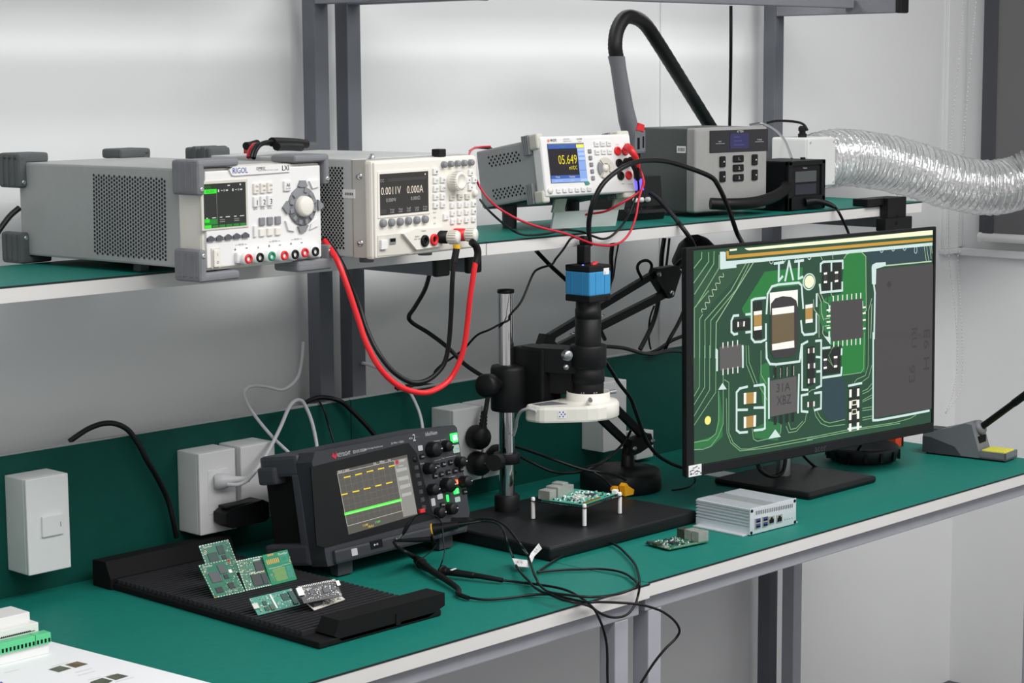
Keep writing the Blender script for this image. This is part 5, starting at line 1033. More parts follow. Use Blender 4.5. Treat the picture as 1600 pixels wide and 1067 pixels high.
for key, lab, col in (('A', 'green board with gold edge contacts leaning at the back, top edge highest', 'pcb_green'), ('B', 'green board with gold edge contacts, orange corner hole, front left of the tray', 'pcb_green')):
    q = {'A': [1.7516,2.2712,0.02,0.0092,-0.5389,0.0552,0.052], 'B': [1.6962,2.1924,0.016,-0.045,-0.7377,0.0531,0.0554]}[key]
    t, w, h = board('circuit_board', key, lab, col, (q[5], q[6]), (q[0], q[1], q[2]), q[3], q[4])
    chips(t, [(.16, .42, .32, .30), (.52, .62, .22, .26)], w, h, 'chip_grey' if key == 'B' else 'chip_teal'); chips(t, [(.58, .46, .14, .12), (.15, .12, .22, .16), (.58, .16, .18, .17)], w, h)
    edge_pads(t, w, h); brand(t, .26, .92, w, h, .016)
    bits(t, 130, w, h, 3 if key == 'A' else 4, [(.76, .30, .18, .62), (.48, .06, .45, .30), (.05, .70, .12, .18), (.40, .04, .30, .10)])
    hole_ring(t, .955, .95, w, h, 'orange_plastic' if key == 'B' else 'solder'); hole_ring(t, .05, .04, w, h, 'copper_gold')
    if key == 'B': MB().rect(.80*w, .60*h, .90*w, .70*h, 'sticker_white', -0.0006).build('paper_label', t)
q = [1.7514,2.1911,0.016,-0.0474,-0.5361,0.0459,0.0462]
t, w, h = board('circuit_board', 'C', 'dark green board crowded with small parts, between the gold-edged boards and the bare one', 'pcb_green', (q[5], q[6]), (q[0], q[1], q[2]), q[3], q[4])
chips(t, [(.60, .52, .32, .32), (.34, .08, .36, .38), (.72, .08, .20, .36)], w, h); edge_pads(t, w, h); bits(t, 150, w, h, 8, [(.05, .45, .50, .46), (.05, .05, .25, .9), (.3, .47, .6, .05)]); hole_ring(t, .93, .95, w, h)
MB().rect(.62*w, .88*h, .90*w, .92*h, 'ink_light', -0.0003).build('print', t)
q = [1.7959,2.1881,0.016,0.0194,-0.4484,0.0479,0.0458]
t, w, h = board('circuit_board', 'D', 'bright green bare board without parts, right of the crowded board', 'pcb_bright', (q[5], q[6]), (q[0], q[1], q[2]), q[3], q[4])
b = MB().rect(.22*w, .08*h, .68*w, .50*h, 'pcb_olive', -0.0002).rect(.62*w, .62*h, .90*w, .86*h, 'pcb_teal', -0.0002).rect(.67*w, .67*h, .85*w, .81*h, 'pcb_bright', -0.0003).rect(.08*w, .52*h, .60*w, .535*h, 'ink_light', -0.0003).rect(.60*w, .54*h, .95*w, .552*h, 'ink_light', -0.0003).rect(.72*w, .1*h, .93*w, .48*h, 'pcb_teal', -0.0002)
for k in range(7): b.rect((.08+k*.072)*w, .66*h, (.12+k*.072)*w, .82*h, 'copper_gold', -0.0003)
for k in range(5): b.rect((.18+k*.05)*w, .92*h, (.215+k*.05)*w, .98*h, 'copper_gold', -0.0003)
b.build('bare_pads', t); MB().text('DusnEar', .77*w, .91*h, 0.0032, 'sticker_white', -0.0004, w=.017).build('lettering', t)
bits(t, 40, w, h, 12, [(.05, .1, .15, .35), (.9, .55, .08, .2)], m=('copper_gold', 'ink_light'))
q = [1.6804,2.0778,0.016,-0.0105,-0.7539,0.0743,0.0276]
t, w, h = board('circuit_board', 'E', 'narrow pale green board with a white ribbon connector, lowest on the tray', 'pcb_teal', (q[5], q[6]), (q[0], q[1], q[2]), q[3], q[4])
MB().box(.44*w, -.0018, .10*h, .48*w, 0, .92*h, 'white_plastic', .0003).build('ribbon_connector', t); MB().box(.86*w, -.0022, .08*h, .97*w, 0, .84*h, 'chip_teal', .0003).build('card_socket', t)
MB().box(-.002, -.0022, .34*h, .10*w, 0, .66*h, 'nickel', .0004).build('usb_socket', t); MB().box(.33*w, -.0016, .08*h, .40*w, 0, .40*h, 'nickel_dark', .0004).build('crystal', t)
chips(t, [(.68, .42, .14, .40), (.22, .42, .09, .26), (.20, .10, .10, .24)], w, h, 'chip_teal'); bits(t, 110, w, h, 15, [(.05, .05, .36, .85), (.5, .08, .35, .8)], .0011); hole_ring(t, .03, .90, w, h); hole_ring(t, .97, .92, w, h)
q = [1.7447,2.0359,0.018,0.1772,-1.0374,0.0674,0.0155]
t, w, h = board('circuit_board', 'G', 'pale edged white board lying under the black board, nearest the tray front', 'ivory_shade', (q[5], .030), (q[0], q[1], q[2]), q[3], q[4])
MB().box(.02*w, -.006, .15*h, .30*w, 0, .55*h, 'chip_black', .0006).build('hdmi_socket', t); MB().box(.36*w, -.003, .34*h, .72*w, 0, .40*h, 'white_plastic', .0003).build('flat_connector', t); bits(t, 70, w, h, 20, [(.3, .05, .6, .3)], .0012, ('chip_black', 'nickel', 'chip_black'))
q = [1.7277,2.0381,0.03,-0.1182,-0.6919,0.0638,0.0268]
t, w, h = board('circuit_board', 'F', 'black board with white print and a pin header along its top edge', 'pcb_black', (q[5], q[6]), (q[0], q[1], q[2]), q[3], q[4])
b = MB()
for k in range(20):
    for v in (.90, .955): b.box((.05+k*.045)*w, -.0006, v*h-.0004, (.05+k*.045)*w+.0011, 0, v*h+.0005, 'solder')
b.build('pin_header', t); MB().box(-.004, -.003, .42*h, .09*w, 0, .88*h, 'nickel', .0004).build('usb_socket', t); MB().box(.96*w, -.0022, .56*h, 1.05*w, 0, .86*h, 'nickel', .0004).build('power_socket', t)
chips(t, [(.58, .34, .16, .30), (.25, .42, .10, .22), (.80, .36, .10, .20)], w, h, 'chip_grey'); MB().text('DusnEar', .24*w, .76*h, .0030, 'sticker_white', -.0003, w=.013).build('lettering', t)
bits(t, 150, w, h, 31, [(.1, .1, .85, .68)], .0011, ('solder', 'ink_light', 'sticker_white', 'chip_black')); hole_ring(t, .955, .93, w, h); hole_ring(t, .04, .90, w, h); hole_ring(t, .96, .10, w, h)
t = thing('circuit_strip', 'narrow pale teal strip lying just behind the front block of the tray', 'circuit board', (1.817, 2.006, 0.0153))
MB().box(-.035, -.006, 0, .036, .004, .0016, 'pcb_teal', .0003).build('substrate', t); MB().box(-.020, -.004, .0015, .020, .002, .0020, 'solder').build('pads', t)

# ------------------------------------------------------------------ inspection microscope
t = thing('microscope', 'black video microscope on a chrome pole with blue camera and white ring light', 'microscope', (2.365, 2.266, 0.0))
MX, MY = -2.365, -2.266
def V(x, y, z): return (x+MX, y+MY, z)
MB().box(2.213+MX, 2.030+MY, 0.0006, 2.574+MX, 2.306+MY, 0.0220, 'black_plastic', 0.006, seg=3).build('base_plate', t)
MB().lathe([(0.021, 0.022), (0.021, 0.046), (0.018, 0.049)], V(2.365, 2.266, 0), 'black_plastic', n=28).build('pole_socket', t)
MB().cyl(V(2.365, 2.266, 0.045), V(2.365, 2.266, 0.386), 0.0128, 'chrome', n=32).build('pole', t, 'chrome pole')
MB().lathe([(0.0138, 0.384), (0.0142, 0.3865), (0.0138, 0.390), (0.0001, 0.391)], V(2.365, 2.266, 0), 'black_plastic', n=28).build('pole_cap', t)
c = (2.3697,2.266,0.1106)
MB().lathe([(0.021, c[2]-.009), (0.022, c[2]-.008), (0.022, c[2]+.007), (0.021, c[2]+.008)], V(2.365, 2.266, 0), 'black_plastic', n=28).build('stop_ring', t)
MB().cyl(V(2.345, 2.262, c[2]), V(2.327, 2.250, c[2]), 0.006, 'black_plastic', n=14).cyl(V(2.328, 2.251, c[2]), V(2.302, 2.236, c[2]+.004), 0.0135, 'black_plastic', n=20).build('stop_knob', t)
b = MB().lathe([(0.030, 0.190), (0.031, 0.193), (0.031, 0.258), (0.029, 0.264), (0.014, 0.2665)], V(2.370, 2.264, 0), 'black_plastic', n=32)
b.box(2.376+MX, 2.196+MY, 0.196, 2.424+MX, 2.262+MY, 0.296, 'black_plastic', 0.004)
b.build('focus_mount', t)
MB().cyl(V(2.342, 2.262, 0.236), V(2.318, 2.256, 0.238), 0.010, 'black_plastic', n=16).lathe([(0.016, 0), (0.019, 0.003), (0.019, 0.020), (0.016, 0.023), (0.0001, 0.0232)], V(2.320, 2.2565, 0.238), 'black_plastic', (-1, -0.2, 0.08), 20).build('focus_knob', t)
b = MB().prism([V(2.378, 2.244, 0)[:2], V(2.378, 2.206, 0)[:2], V(2.402, 2.140, 0)[:2], V(2.452, 2.150, 0)[:2], V(2.424, 2.236, 0)[:2]], 0.258, 0.297, 'black_plastic', 'z')
b.prism([V(2.385, 2.220, 0)[:2], V(2.412, 2.150, 0)[:2], V(2.440, 2.155, 0)[:2], V(2.412, 2.230, 0)[:2]], 0.222, 0.259, 'black_plastic', 'z').build('head_arm', t)
A = (2.4255, 2.140)
def L(prof, m, nm, lab=None, n=32, par=None):
    return MB().lathe(prof, V(A[0], A[1], 0), m, n=n).build(nm, par or t, lab)
L([(0.0285, 0.268), (0.0300, 0.270), (0.0300, 0.301), (0.0285, 0.304), (0.021, 0.304)], 'black_plastic', 'clamp_ring')
L([(0.0212, 0.303), (0.0212, 0.345), (0.0205, 0.3455), (0.0205, 0.348), (0.0212, 0.3485), (0.0212, 0.362), (0.0200, 0.363), (0.0200, 0.375)], 'black_plastic', 'lens_tube')
b = MB().lathe([(0.0245, 0.190), (0.0252, 0.192), (0.0252, 0.216), (0.0243, 0.217), (0.0250, 0.219), (0.0258, 0.240), (0.0248, 0.242), (0.0268, 0.244), (0.0268, 0.260), (0.0255, 0.262), (0.0255, 0.270)], V(A[0], A[1], 0), 'black_plastic', n=32)
for k in range(9):
    a = -2.75+k*0.16; p_ = (math.cos(a)*.02585, math.sin(a)*.02585)
    b.box(p_[0]+A[0]+MX-.0003, p_[1]+A[1]+MY-.0003, 0.2195, p_[0]+A[0]+MX+.0003, p_[1]+A[1]+MY+.0003, 0.2235+(.002 if k % 3 == 0 else 0), 'ink_light')
LN = b.build('zoom_lens', t)
def wrap(tx, a, z, h, m, r, nm, par):
    Mx = Matrix.Translation(V(A[0], A[1], 0)) @ Matrix.Rotation(a+PI/2, 4, 'Z') @ Matrix.Translation((0, -r, z)); MB().text(tx, 0, 0, h, m, 0.0, M=Mx).build(nm, par)
wrap('0.7', -1.95, 0.2275, 0.004, 'ink_light', 0.0262, 'zoom_scale', LN); wrap('1.5', -2.75, 0.2275, 0.004, 'ink_light', 0.0262, 'zoom_scale', LN)
MB().add([V(A[0]+.0195*math.cos(a), A[1]+.0195*math.sin(a), z) for a, z in ()], [], 'sticker_white')
b = MB(); a0, a1 = -0.78, -0.45; b.add([V(A[0]+.0214*math.cos(a), A[1]+.0214*math.sin(a), z) for a, z in ((a0, .332), (a1, .332), (a1, .348), (a0, .348))], [(0, 1, 2, 3)], 'sticker_white'); b.build('lens_sticker', t)
c = (2.3478,2.105,0.2968)
MB().lathe([(0.0085, 0), (0.0085, 0.008), (0.0070, 0.010), (0.0001, 0.0102)], V(c[0], c[1]+.014, c[2]), 'brushed_metal', (-0.25, -1, 0), 20).build('clamp_knob', t)
c = (2.3497,2.115,0.2772); MB().lathe([(0.0042, 0), (0.0042, 0.004), (0.0001, 0.0042)], V(c[0], c[1]+.006, c[2]), 'brushed_metal', (-0.25, -1, 0), 14).build('clamp_screw', t)
# camera
hb = 0.0262
CAM = MB().box(A[0]-hb+MX, A[1]-hb+MY, 0.386, A[0]+hb+MX, A[1]+hb+MY, 0.4245, 'camera_blue', 0.0025)
for k in (-1, 1):
    CAM.box(A[0]-hb-.0006+MX, A[1]+k*.011-.0006+MY, 0.387, A[0]-hb+.001+MX, A[1]+k*.011+.0006+MY, 0.4235, 'camera_blue'); CAM.box(A[0]+k*.011-.0006+MX, A[1]-hb-.0006+MY, 0.387, A[0]+k*.011+.0006+MX, A[1]-hb+.001+MY, 0.4235, 'camera_blue')
CAM = CAM.build('camera_body', t, 'blue camera body')
MB().box(A[0]-hb+MX, A[1]-hb+MY, 0.3755, A[0]+hb+MX, A[1]+hb+MY, 0.3865, 'black_plastic', 0.002).build('lower_plate', t)
b = MB().box(A[0]-hb+MX, A[1]-hb+MY, 0.424, A[0]+hb+MX, A[1]+hb+MY, 0.4345, 'black_plastic', 0.002)
b.lathe([(0.0022, 0), (0.0001, 0.0004)], V(A[0]+.016, A[1]-hb-.0001, .381), 'hole_dark', (0, -1, 0), 10).build('upper_plate', t)
MB().box(A[0]+.008+MX, A[1]-hb-.0006+MY, 0.4185, A[0]+.021+MX, A[1]-hb+.0005+MY, 0.4290, 'sticker_white').rect(0, 0, 0, 0, 'ink_grey').build('camera_label', t)
for k in range(3): MB().lathe([(0.0042, 0), (0.0042, 0.0028), (0.003, 0.0034), (0.0001, 0.0034)], V(A[0]-.003+k*.0095, A[1]-.014+k*.006, 0.4343), 'red_plastic', n=14).build('camera_button', t)
MB().lathe([(0.0016, 0), (0.0014, 0.0012), (0.0001, 0.0014)], V(A[0]-.019, A[1]-.006, 0.4343), 'led_blue', n=10).build('camera_lamp', t)
MB().box(A[0]-.008+MX, A[1]+.000+MY, 0.434, A[0]+.008+MX, A[1]+.018+MY, 0.466, 'black_rubber', 0.003).box(A[0]-.0055+MX, A[1]+.003+MY, 0.465, A[0]+.0055+MX, A[1]+.015+MY, 0.480, 'black_rubber', 0.003).build('video_plug', t)
# ring light
z0 = 0.1865
b = MB().lathe([(0.0300, z0), (0.0480, z0), (0.0505, z0+.003), (0.0505, z0+.022), (0.0475, z0+.0265), (0.0385, z0+.0275), (0.0360, z0+.029), (0.0350, z0+.041), (0.0335, z0+.041), (0.0330, z0+.028), (0.0300, z0+.027)], V(A[0], A[1], 0), 'ivory_plastic', n=40, cap=False)
tail = [V(A[0]+x_, A[1]+y_, 0)[:2] for x_, y_ in ((-.006, -.0500), (-.006, .0485), (-.040, .0470), (-.085, .0500), (-.094, .0490), (-.100, .0455), (-.1035, .039), (-.1040, .020), (-.1025, .0130), (-.098, .0065), (-.080, -.0095), (-.060, -.0265), (-.044, -.0385), (-.028, -.0462))]
zz_ = lambda p_, z_, k_: [(cx_+(q_[0]-cx_)*k_, cy_+(q_[1]-cy_)*k_, z_) for q_ in p_]
cx_, cy_ = sum(q_[0] for q_ in tail)/len(tail), sum(q_[1] for q_ in tail)/len(tail)
b.rings([zz_(tail, z0+.0002, .965), zz_(tail, z0+.003, 1.0), zz_(tail, z0+.021, 1.0), zz_(tail, z0+.0255, .95)], 'ivory_plastic', False)
RL = b.build('ring_light', t, 'white ring light')
MB().lathe([(0.0440, z0-.0004), (0.0315, z0-.0004)], V(A[0], A[1], 0), 'led_white', n=32, cap=False).build('led_ring', RL)
MB().prism([V(A[0]-.090, A[1]+.022, 0)[:2], V(A[0]-.050, A[1]+.000, 0)[:2], V(A[0]-.048, A[1]+.036, 0)[:2], V(A[0]-.088, A[1]+.042, 0)[:2]], z0+.0255, z0+.0262, 'mid_grey_plastic', 'z').build('control_plate', RL)
for a, ln in ((-2.35, .020), (-0.15, .022)):
    dv = Vector((math.cos(a), math.sin(a), 0)); c0 = Vector(V(A[0], A[1], z0+.0345))
    MB().cyl(tuple(c0+dv*.034), tuple(c0+dv*(.036+ln*.5)), 0.0018, 'chrome', n=10).cyl(tuple(c0+dv*(.036+ln*.4)), tuple(c0+dv*(.036+ln)), 0.0034, 'brushed_metal', n=14).build('thumb_screw', RL)
q = (2.3172,2.12,0.2006)
b = MB(); dvx = Vector((.067, -.055, 0)).normalized(); nv = Vector((-.62, -.78, 0))
p0 = Vector(V(A[0]-.0770, A[1]-.0128, z0+.0075))
b.add([tuple(p0-dvx*.0065), tuple(p0+dvx*.0065), tuple(p0+dvx*.0065+Vector((0, 0, .012))), tuple(p0-dvx*.0065+Vector((0, 0, .012)))], [(0, 1, 2, 3)], 'sticker_white')
for k in range(4):
    for j in range(3):
        if (k*3+j) % 2 == 0:
            o_ = p0+nv*.0003+dvx*(-.005+.0028*k)+Vector((0, 0, .002+.0035*j)); b.add([tuple(o_), tuple(o_+dvx*.002), tuple(o_+dvx*.002+Vector((0, 0, .0022))), tuple(o_+Vector((0, 0, .0022)))], [(0, 1, 2, 3)], 'ink_blue')
b.build('light_label', RL)

# ------------------------------------------------------------------ single-board computer on four white standoffs under the lens
t = thing('circuit_board', 'single board computer lit bright on four white standoffs under the microscope', 'circuit board', (2.3598, 2.0904, 0.0230), yaw=0.164)
u1, v1_ = 0.1092, 0.0983
for u, v in ((0, 0), (u1, 0), (u1, v1_), (0, v1_)): MB().lathe([(0.0034, 0), (0.0034, 0.0325), (0.0030, 0.0345), (0.0012, 0.0355)], (u, v, 0), 'white_plastic', n=14).build('standoff', t)
MB().box(-.004, -.004, .0285, u1+.004, v1_+.004, .0300, 'glass_smoke', .0004).build('carrier_plate', t)
MB().box(.006, .006, .0305, u1-.004, v1_-.012, .0320, 'pcb_teal', .0003).build('substrate', t)
for (x, y, w, d_, h_, m, nm) in ((.006, .070, .020, .022, .0145, 'nickel', 'network_socket'), (.028, .068, .017, .024, .0175, 'nickel', 'usb_socket'), (.046, .070, .016, .022, .0205, 'nickel', 'usb_socket'), (.064, .072, .018, .018, .0130, 'nickel', 'usb_socket'), (u1-.006, .004, .009, .008, .0065, 'white_plastic', 'power_socket'), (.040, .030, .022, .022, .0022, 'solder', 'processor'), (.070, .028, .016, .014, .0016, 'chip_black', 'chip'), (.020, .030, .012, .012, .0016, 'chip_black', 'chip')):
    MB().box(x, y, .032, x+w, y+d_, .032+h_, m, .0006).build(nm, t)
b = MB(); r = random.Random(77)
for i in range(150): x, y = .010+r.random()*.088, .008+r.random()*.058; b.box(x, y, .032, x+.0012+.003*r.random(), y+.001+.002*r.random(), .0326+.0022*r.random(), r.choice(('solder', 'sticker_white', 'pcb_bright', 'chip_black', 'sticker_white')))
for i in range(20): b.box(.012+i*.0026, .0085, .032, .0132+i*.0026, .0097, .0352, 'copper_gold')
b.build('small_parts', t, kind='stuff')

# ------------------------------------------------------------------ bare single-board computer lying on the mat
t = thing('circuit_board', 'small bare single board computer with metal sockets lying on the green mat', 'circuit board', loc=(2.3863,1.9377,0.0040), yaw=-0.1365, tilt=0.0000)
t.location.z = 0.0005
MB().box(0, 0, .0022, .085, .056, .0037, 'pcb_green', .0003).build('substrate', t)
for (x, y, w, d_, h_, m, nm) in ((.066, .003, .022, .016, .0160, 'nickel', 'usb_socket'), (.066, .021, .020, .015, .0160, 'nickel', 'usb_socket'), (.066, .039, .018, .014, .0145, 'nickel_dark', 'network_socket'), (.026, .018, .014, .014, .0020, 'chip_black', 'processor'), (-.002, .008, .008, .008, .0030, 'nickel', 'power_socket'), (-.002, .026, .011, .011, .0042, 'nickel_dark', 'video_socket'), (-.001, .044, .009, .008, .0036, 'nickel_dark', 'audio_socket')):
    MB().box(x, y, .0037, x+w, y+d_, .0037+h_, m, .0006).build(nm, t)
b = MB(); r = random.Random(12)
for i in range(20): b.box(.012+i*.0025, .0015, .0037, .0132+i*.0025, .0048, .0042, 'solder').box(.0123+i*.0025, .0020, .0037, .0129+i*.0025, .0026, .0048, 'copper_gold')
b.build('pin_header', t); b = MB()
for i in range(110): x, y = .006+r.random()*.056, .008+r.random()*.044; b.box(x, y, .0037, x+.001+.002*r.random(), y+.001+.0015*r.random(), .0043+.0012*r.random(), r.choice(('solder', 'nickel_dark', 'chip_black', 'sticker_white')))
b.build('small_parts', t, kind='stuff')
for x, y in ((.0038, .0035), (.0618, .0035), (.0038, .0525), (.0618, .0525)): MB().lathe([(0.0030, .0037), (0.0030, .0039), (0.0015, .0039)], (x, y, 0), 'copper_gold', n=14, cap=False).lathe([(0.0015, .0039), (.0001, .00391)], (x, y, 0), 'hole_dark', n=10).build('mounting_hole', t)
for x, y in ((.02, .012), (.06, .012), (.02, .046), (.06, .046)): MB().box(x, y, 0.0, x+.003, y+.003, .0024, 'chip_black').build('solder_foot', t)

# ------------------------------------------------------------------ small aluminium computer
PW, PD, PH = (0.1187,0.1133,0.0414)
t = thing('mini_computer', 'silver finned aluminium mini computer with two network ports, in front of the monitor', 'computer', loc=(2.5561,1.9099,0.0020), yaw=-0.0380, tilt=0.0000)
b = MB().box(0.003, 0.001, 0.0, PW-0.003, PD, PH-0.001, 'aluminium', 0.001)
for k in range(5): b.box(0.0, 0.001, 0.0135+k*0.0052, 0.004, PD, 0.0155+k*0.0052, 'aluminium', 0.0004); b.box(PW-0.004, 0.001, 0.0135+k*0.0052, PW, PD, 0.0155+k*0.0052, 'aluminium', 0.0004)
b.box(0, 0.001, 0, 0.004, PD, 0.0115, 'aluminium', 0.0005); b.box(PW-0.004, 0.001, 0, PW, PD, 0.0115, 'aluminium', 0.0005); b.box(0.0, 0.001, PH-0.0035, 0.004, PD, PH, 'aluminium', 0.0004); b.box(PW-0.004, 0.001, PH-0.0035, PW, PD, PH, 'aluminium', 0.0004)
b.build('housing', t)
b = MB()
for k in range(26): x_ = 0.003+k*(PW-0.006)/26; b.box(x_, 0.001, PH-0.0015, x_+0.0024, PD, PH+(0.0012 if not 8 <= k <= 15 else 0.0002), 'aluminium')
b.build('top_fins', t)
MB().box(0.036, 0.002, PH-0.001, 0.066, PD-0.001, PH+0.0014, 'alu_dull', 0.0003).build('top_plate', t)
FP = MB().box(-0.0005, -0.0012, -0.0005, PW+0.0005, 0.0012, PH+0.0008, 'aluminium', 0.0006).build('front_panel', t)
b = MB()
for k in range(21): q = Vector((0.0152,0.0337)).lerp(Vector((0.1084,0.0311)), k/20); b.rect(q.x-.0009, q.y-.0032, q.x+.0009, q.y+.0032, 'hole_dark', -.0014)
for k in range(4): q = Vector((0.0896,0.0107)).lerp(Vector((0.1082,0.0103)), k/3); b.disk((q.x, q.y), .0009, 'hole_dark', -.0014, 10)
b.build('vent_slots', FP, kind='stuff')
for q in [(0.0184,0.0166),(0.037,0.0164)]:
    b = MB().box(q[0]-.0068, -.0030, q[1]-.0085, q[0]+.0068, 0, q[1]+.0085, 'nickel', .0005)
    for zz in (.0012, -.0072): b.rect(q[0]-.0054, q[1]+zz, q[0]+.0054, q[1]+zz+.0062, 'hole_dark', -.0032); b.rect(q[0]-.0046, q[1]+zz+.0032, q[0]+.0046, q[1]+zz+.0056, 'ink_blue', -.0034)
    b.build('usb_ports', t)
for q in [(0.0535,0.0161),(0.0742,0.0154)]:
    MB().box(q[0]-.0076, -.0024, q[1]-.0068, q[0]+.0076, 0, q[1]+.0068, 'nickel', .0005).plate([(q[0]-.0058, q[1]-.0050), (q[0]+.0058, q[1]-.0050), (q[0]+.0058, q[1]+.0018), (q[0]+.0030, q[1]+.0018), (q[0]+.0030, q[1]+.0046), (q[0]-.0030, q[1]+.0046), (q[0]-.0030, q[1]+.0018), (q[0]-.0058, q[1]+.0018)], 'hole_dark', -.0026).build('network_port', t)
for q in [(0.0038,0.0386),(0.1148,0.0382),(0.0029,0.0029),(0.1161,0.0026)]: MB().lathe([(0.0026, 0), (0.0026, 0.0012), (0.0001, 0.0014)], (q[0], -.001, q[1]), 'hole_dark', (0, -1, 0), 12).build('screw', FP)
MB().box(-0.013, 0.004, -0.0018, 0.002, PD-0.004, 0.0004, 'aluminium', 0.0004).build('mounting_flange', t); MB().box(PW-0.002, 0.004, -0.0018, PW+0.012, PD-0.004, 0.0004, 'aluminium', 0.0004).build('mounting_flange', t)

# ------------------------------------------------------------------ soldering iron stand, iron and sponge (right end)
t = thing('iron_stand', 'grey soldering iron stand with a yellow sponge tray at the right end of the bench', 'iron stand', (3.375, 2.02, 0.0), yaw=0.36)
MI = (Matrix.Translation(t.location) @ t.rotation_euler.to_matrix().to_4x4()).inverted()
SL = [(3.3496,2.0863,0.0),(3.3686,1.9156,0.0),(3.4452,1.9265,0.0)]
p0, p1, p2 = [MI @ Vector(v) for v in SL]
t.location = Vector(SL[1])+Vector((0, 0, 0.0005)); fd = (Vector(SL[0])-Vector(SL[1])).normalized(); t.rotation_euler = (0, 0, math.atan2(fd.y, fd.x)-PI/2)
ISL = (Vector(SL[0])-Vector(SL[1])).length
# local: +y runs back along the left side, +x to the right
k = ISL/0.145
prof = [(0.0, 0.003), (0.145*k, 0.003), (0.145*k, 0.042), (0.128*k, 0.052), (0.112*k, 0.055), (0.098*k, 0.062), (0.076*k, 0.071), (0.064*k, 0.070), (0.046*k, 0.022), (0.004*k, 0.020), (-0.001, 0.012)]
MB().prism([(0.043*k, 0.003), (0.145*k, 0.003), (0.145*k, 0.040), (0.098*k, 0.056), (0.072*k, 0.067), (0.060*k, 0.066)], 0.0, 0.052, 'mid_grey_plastic', 'x').build('stand_body', t)
MB().prism([(0.076*k, 0.003), (0.145*k, 0.003), (0.145*k, 0.034), (0.132*k, 0.034), (0.088*k, 0.020)], -0.0012, 0.001, 'dark_grey_plastic', 'x').build('side_inset', t)
MB().box(0.004, 0.118*k, 0.040, 0.040, 0.140*k, 0.050, 'dark_grey_plastic', 0.002).build('rear_tray', t)
b = MB().box(0.0, 0.0, 0.003, 0.054, 0.045*k, 0.006, 'mid_grey_plastic')
b.box(0.0, 0.0, 0.003, 0.003, 0.045*k, 0.017, 'mid_grey_plastic').box(0.051, 0.0, 0.003, 0.054, 0.045*k, 0.017, 'mid_grey_plastic').box(0.0, 0.0, 0.003, 0.054, 0.003, 0.017, 'mid_grey_plastic'); b.build('sponge_tray', t)
MB().box(0.012, 0.050*k, 0.022, 0.042, 0.0545*k, 0.042, 'hole_dark').build('tip_opening', t)
nz = Vector((0, -0.86, 0.50)).normalized()
MB().lathe([(0.013, -0.004), (0.016, 0.001), (0.0135, 0.008), (0.0085, 0.009)], (0.030, 0.058*k, 0.056), 'mid_grey_plastic', nz, 20).build('holder_funnel', t)
for xx in (0.004, 0.046):
    for yy in (0.006, 0.135*k): MB().box(xx, yy, 0.0, xx+0.005, yy+0.006, 0.0035, 'black_rubber').build('foot', t)
MS = Matrix.Translation(t.location) @ t.rotation_euler.to_matrix().to_4x4()
b = MB().box(0.0045, 0.004, 0.0065, 0.0495, 0.043*k, 0.0195, 'sponge_yellow', 0.002, M=MS)
b.build('cleaning_sponge', None, 'bright yellow cleaning sponge in the tray of the soldering iron stand', None, 'sponge')
I0 = MS @ Vector((0.030, 0.054*k, 0.058)); I1 = Vector((3.2689,1.92,0.0981)); I2 = Vector((3.3902,1.86,0.1551))
t = thing('soldering_iron', 'black soldering iron resting in the grey stand, its handle pointing out of frame', 'soldering iron', I0)
dI = (I2-I0).normalized(); ln = (I2-I0).length
MB().lathe([(0.0045, -0.045), (0.0055, -0.004), (0.0062, 0.0)], (0, 0, 0), 'brushed_metal', dI, 14).build('barrel', t)
MB().lathe([(0.0062, -0.004), (0.0066, 0.012), (0.0066, ln*.55), (0.0074, ln*.56), (0.0076, ln*.9), (0.0070, ln+.02)], (0, 0, 0), 'black_rubber', dI, 18).build('handle', t)

# ------------------------------------------------------------------ articulated lamp with round weighted base, behind the microscope
LB = Vector((2.700, 2.3050, 0.0005))
t = thing('work_lamp', 'black spring-arm work lamp on a round weighted base, its arms behind the microscope', 'lamp', LB)
MB().lathe([(0.071, 0.0), (0.073, 0.003), (0.073, 0.030), (0.068, 0.036), (0.030, 0.0385), (0.0001, 0.039)], (0, 0, 0), 'black_plastic', n=40).build('base', t)
def at2(px_): return Vector(px_)-LB
J = {k_: at2(v) for k_, v in {'stem':(2.72,2.305,0.033),'j1':(2.7253,2.305,0.0708),'j1b':(2.7756,2.305,0.0779),'lo1':(2.669,2.305,0.1341),'el':(2.4798,2.305,0.2687),'el2':(2.5024,2.305,0.2905),'up1':(2.7924,2.305,0.3801),'up2':(2.829,2.305,0.3434),'h0':(2.8435,2.305,0.3797),'h1':(2.918,2.32,0.4088)}.items()}
b0 = J['stem']
MB().lathe([(0.0125, 0.036), (0.0115, 0.058), (0.009, 0.060)], (b0.x, 0, 0), 'black_plastic', n=18).build('stem_socket', t)
MB().cyl((b0.x, 0, 0.058), (b0.x+.004, 0, J['j1'].z+.006), 0.0065, 'black_plastic', n=14).build('stem', t)
def bar(a, b_, w, nm, m='black_plastic', th=0.010):
    a, b_ = Vector(a), Vector(b_); d = (b_-a).normalized(); s = Vector((0, 1, 0)); u = d.cross(s).normalized()
    vs = []
    for p in (a, b_):
        for su, ss in ((-1, -1), (1, -1), (1, 1), (-1, 1)): vs.append(tuple(p+u*su*w/2+s*ss*th/2))
    return MB().add(vs, [(0, 1, 2, 3), (7, 6, 5, 4), (0, 4, 5, 1), (1, 5, 6, 2), (2, 6, 7, 3), (3, 7, 4, 0)], m).build(nm, t)
MB().prism([(J['j1'].x-.012, J['j1'].z-.014), (J['j1'].x+.018, J['j1'].z-.010), (J['j1b'].x+.006, J['j1b'].z-.006), (J['j1b'].x-.002, J['j1b'].z+.014), (J['j1'].x-.004, J['j1'].z+.016)], -0.010, 0.010, 'black_plastic').build('base_joint', t)
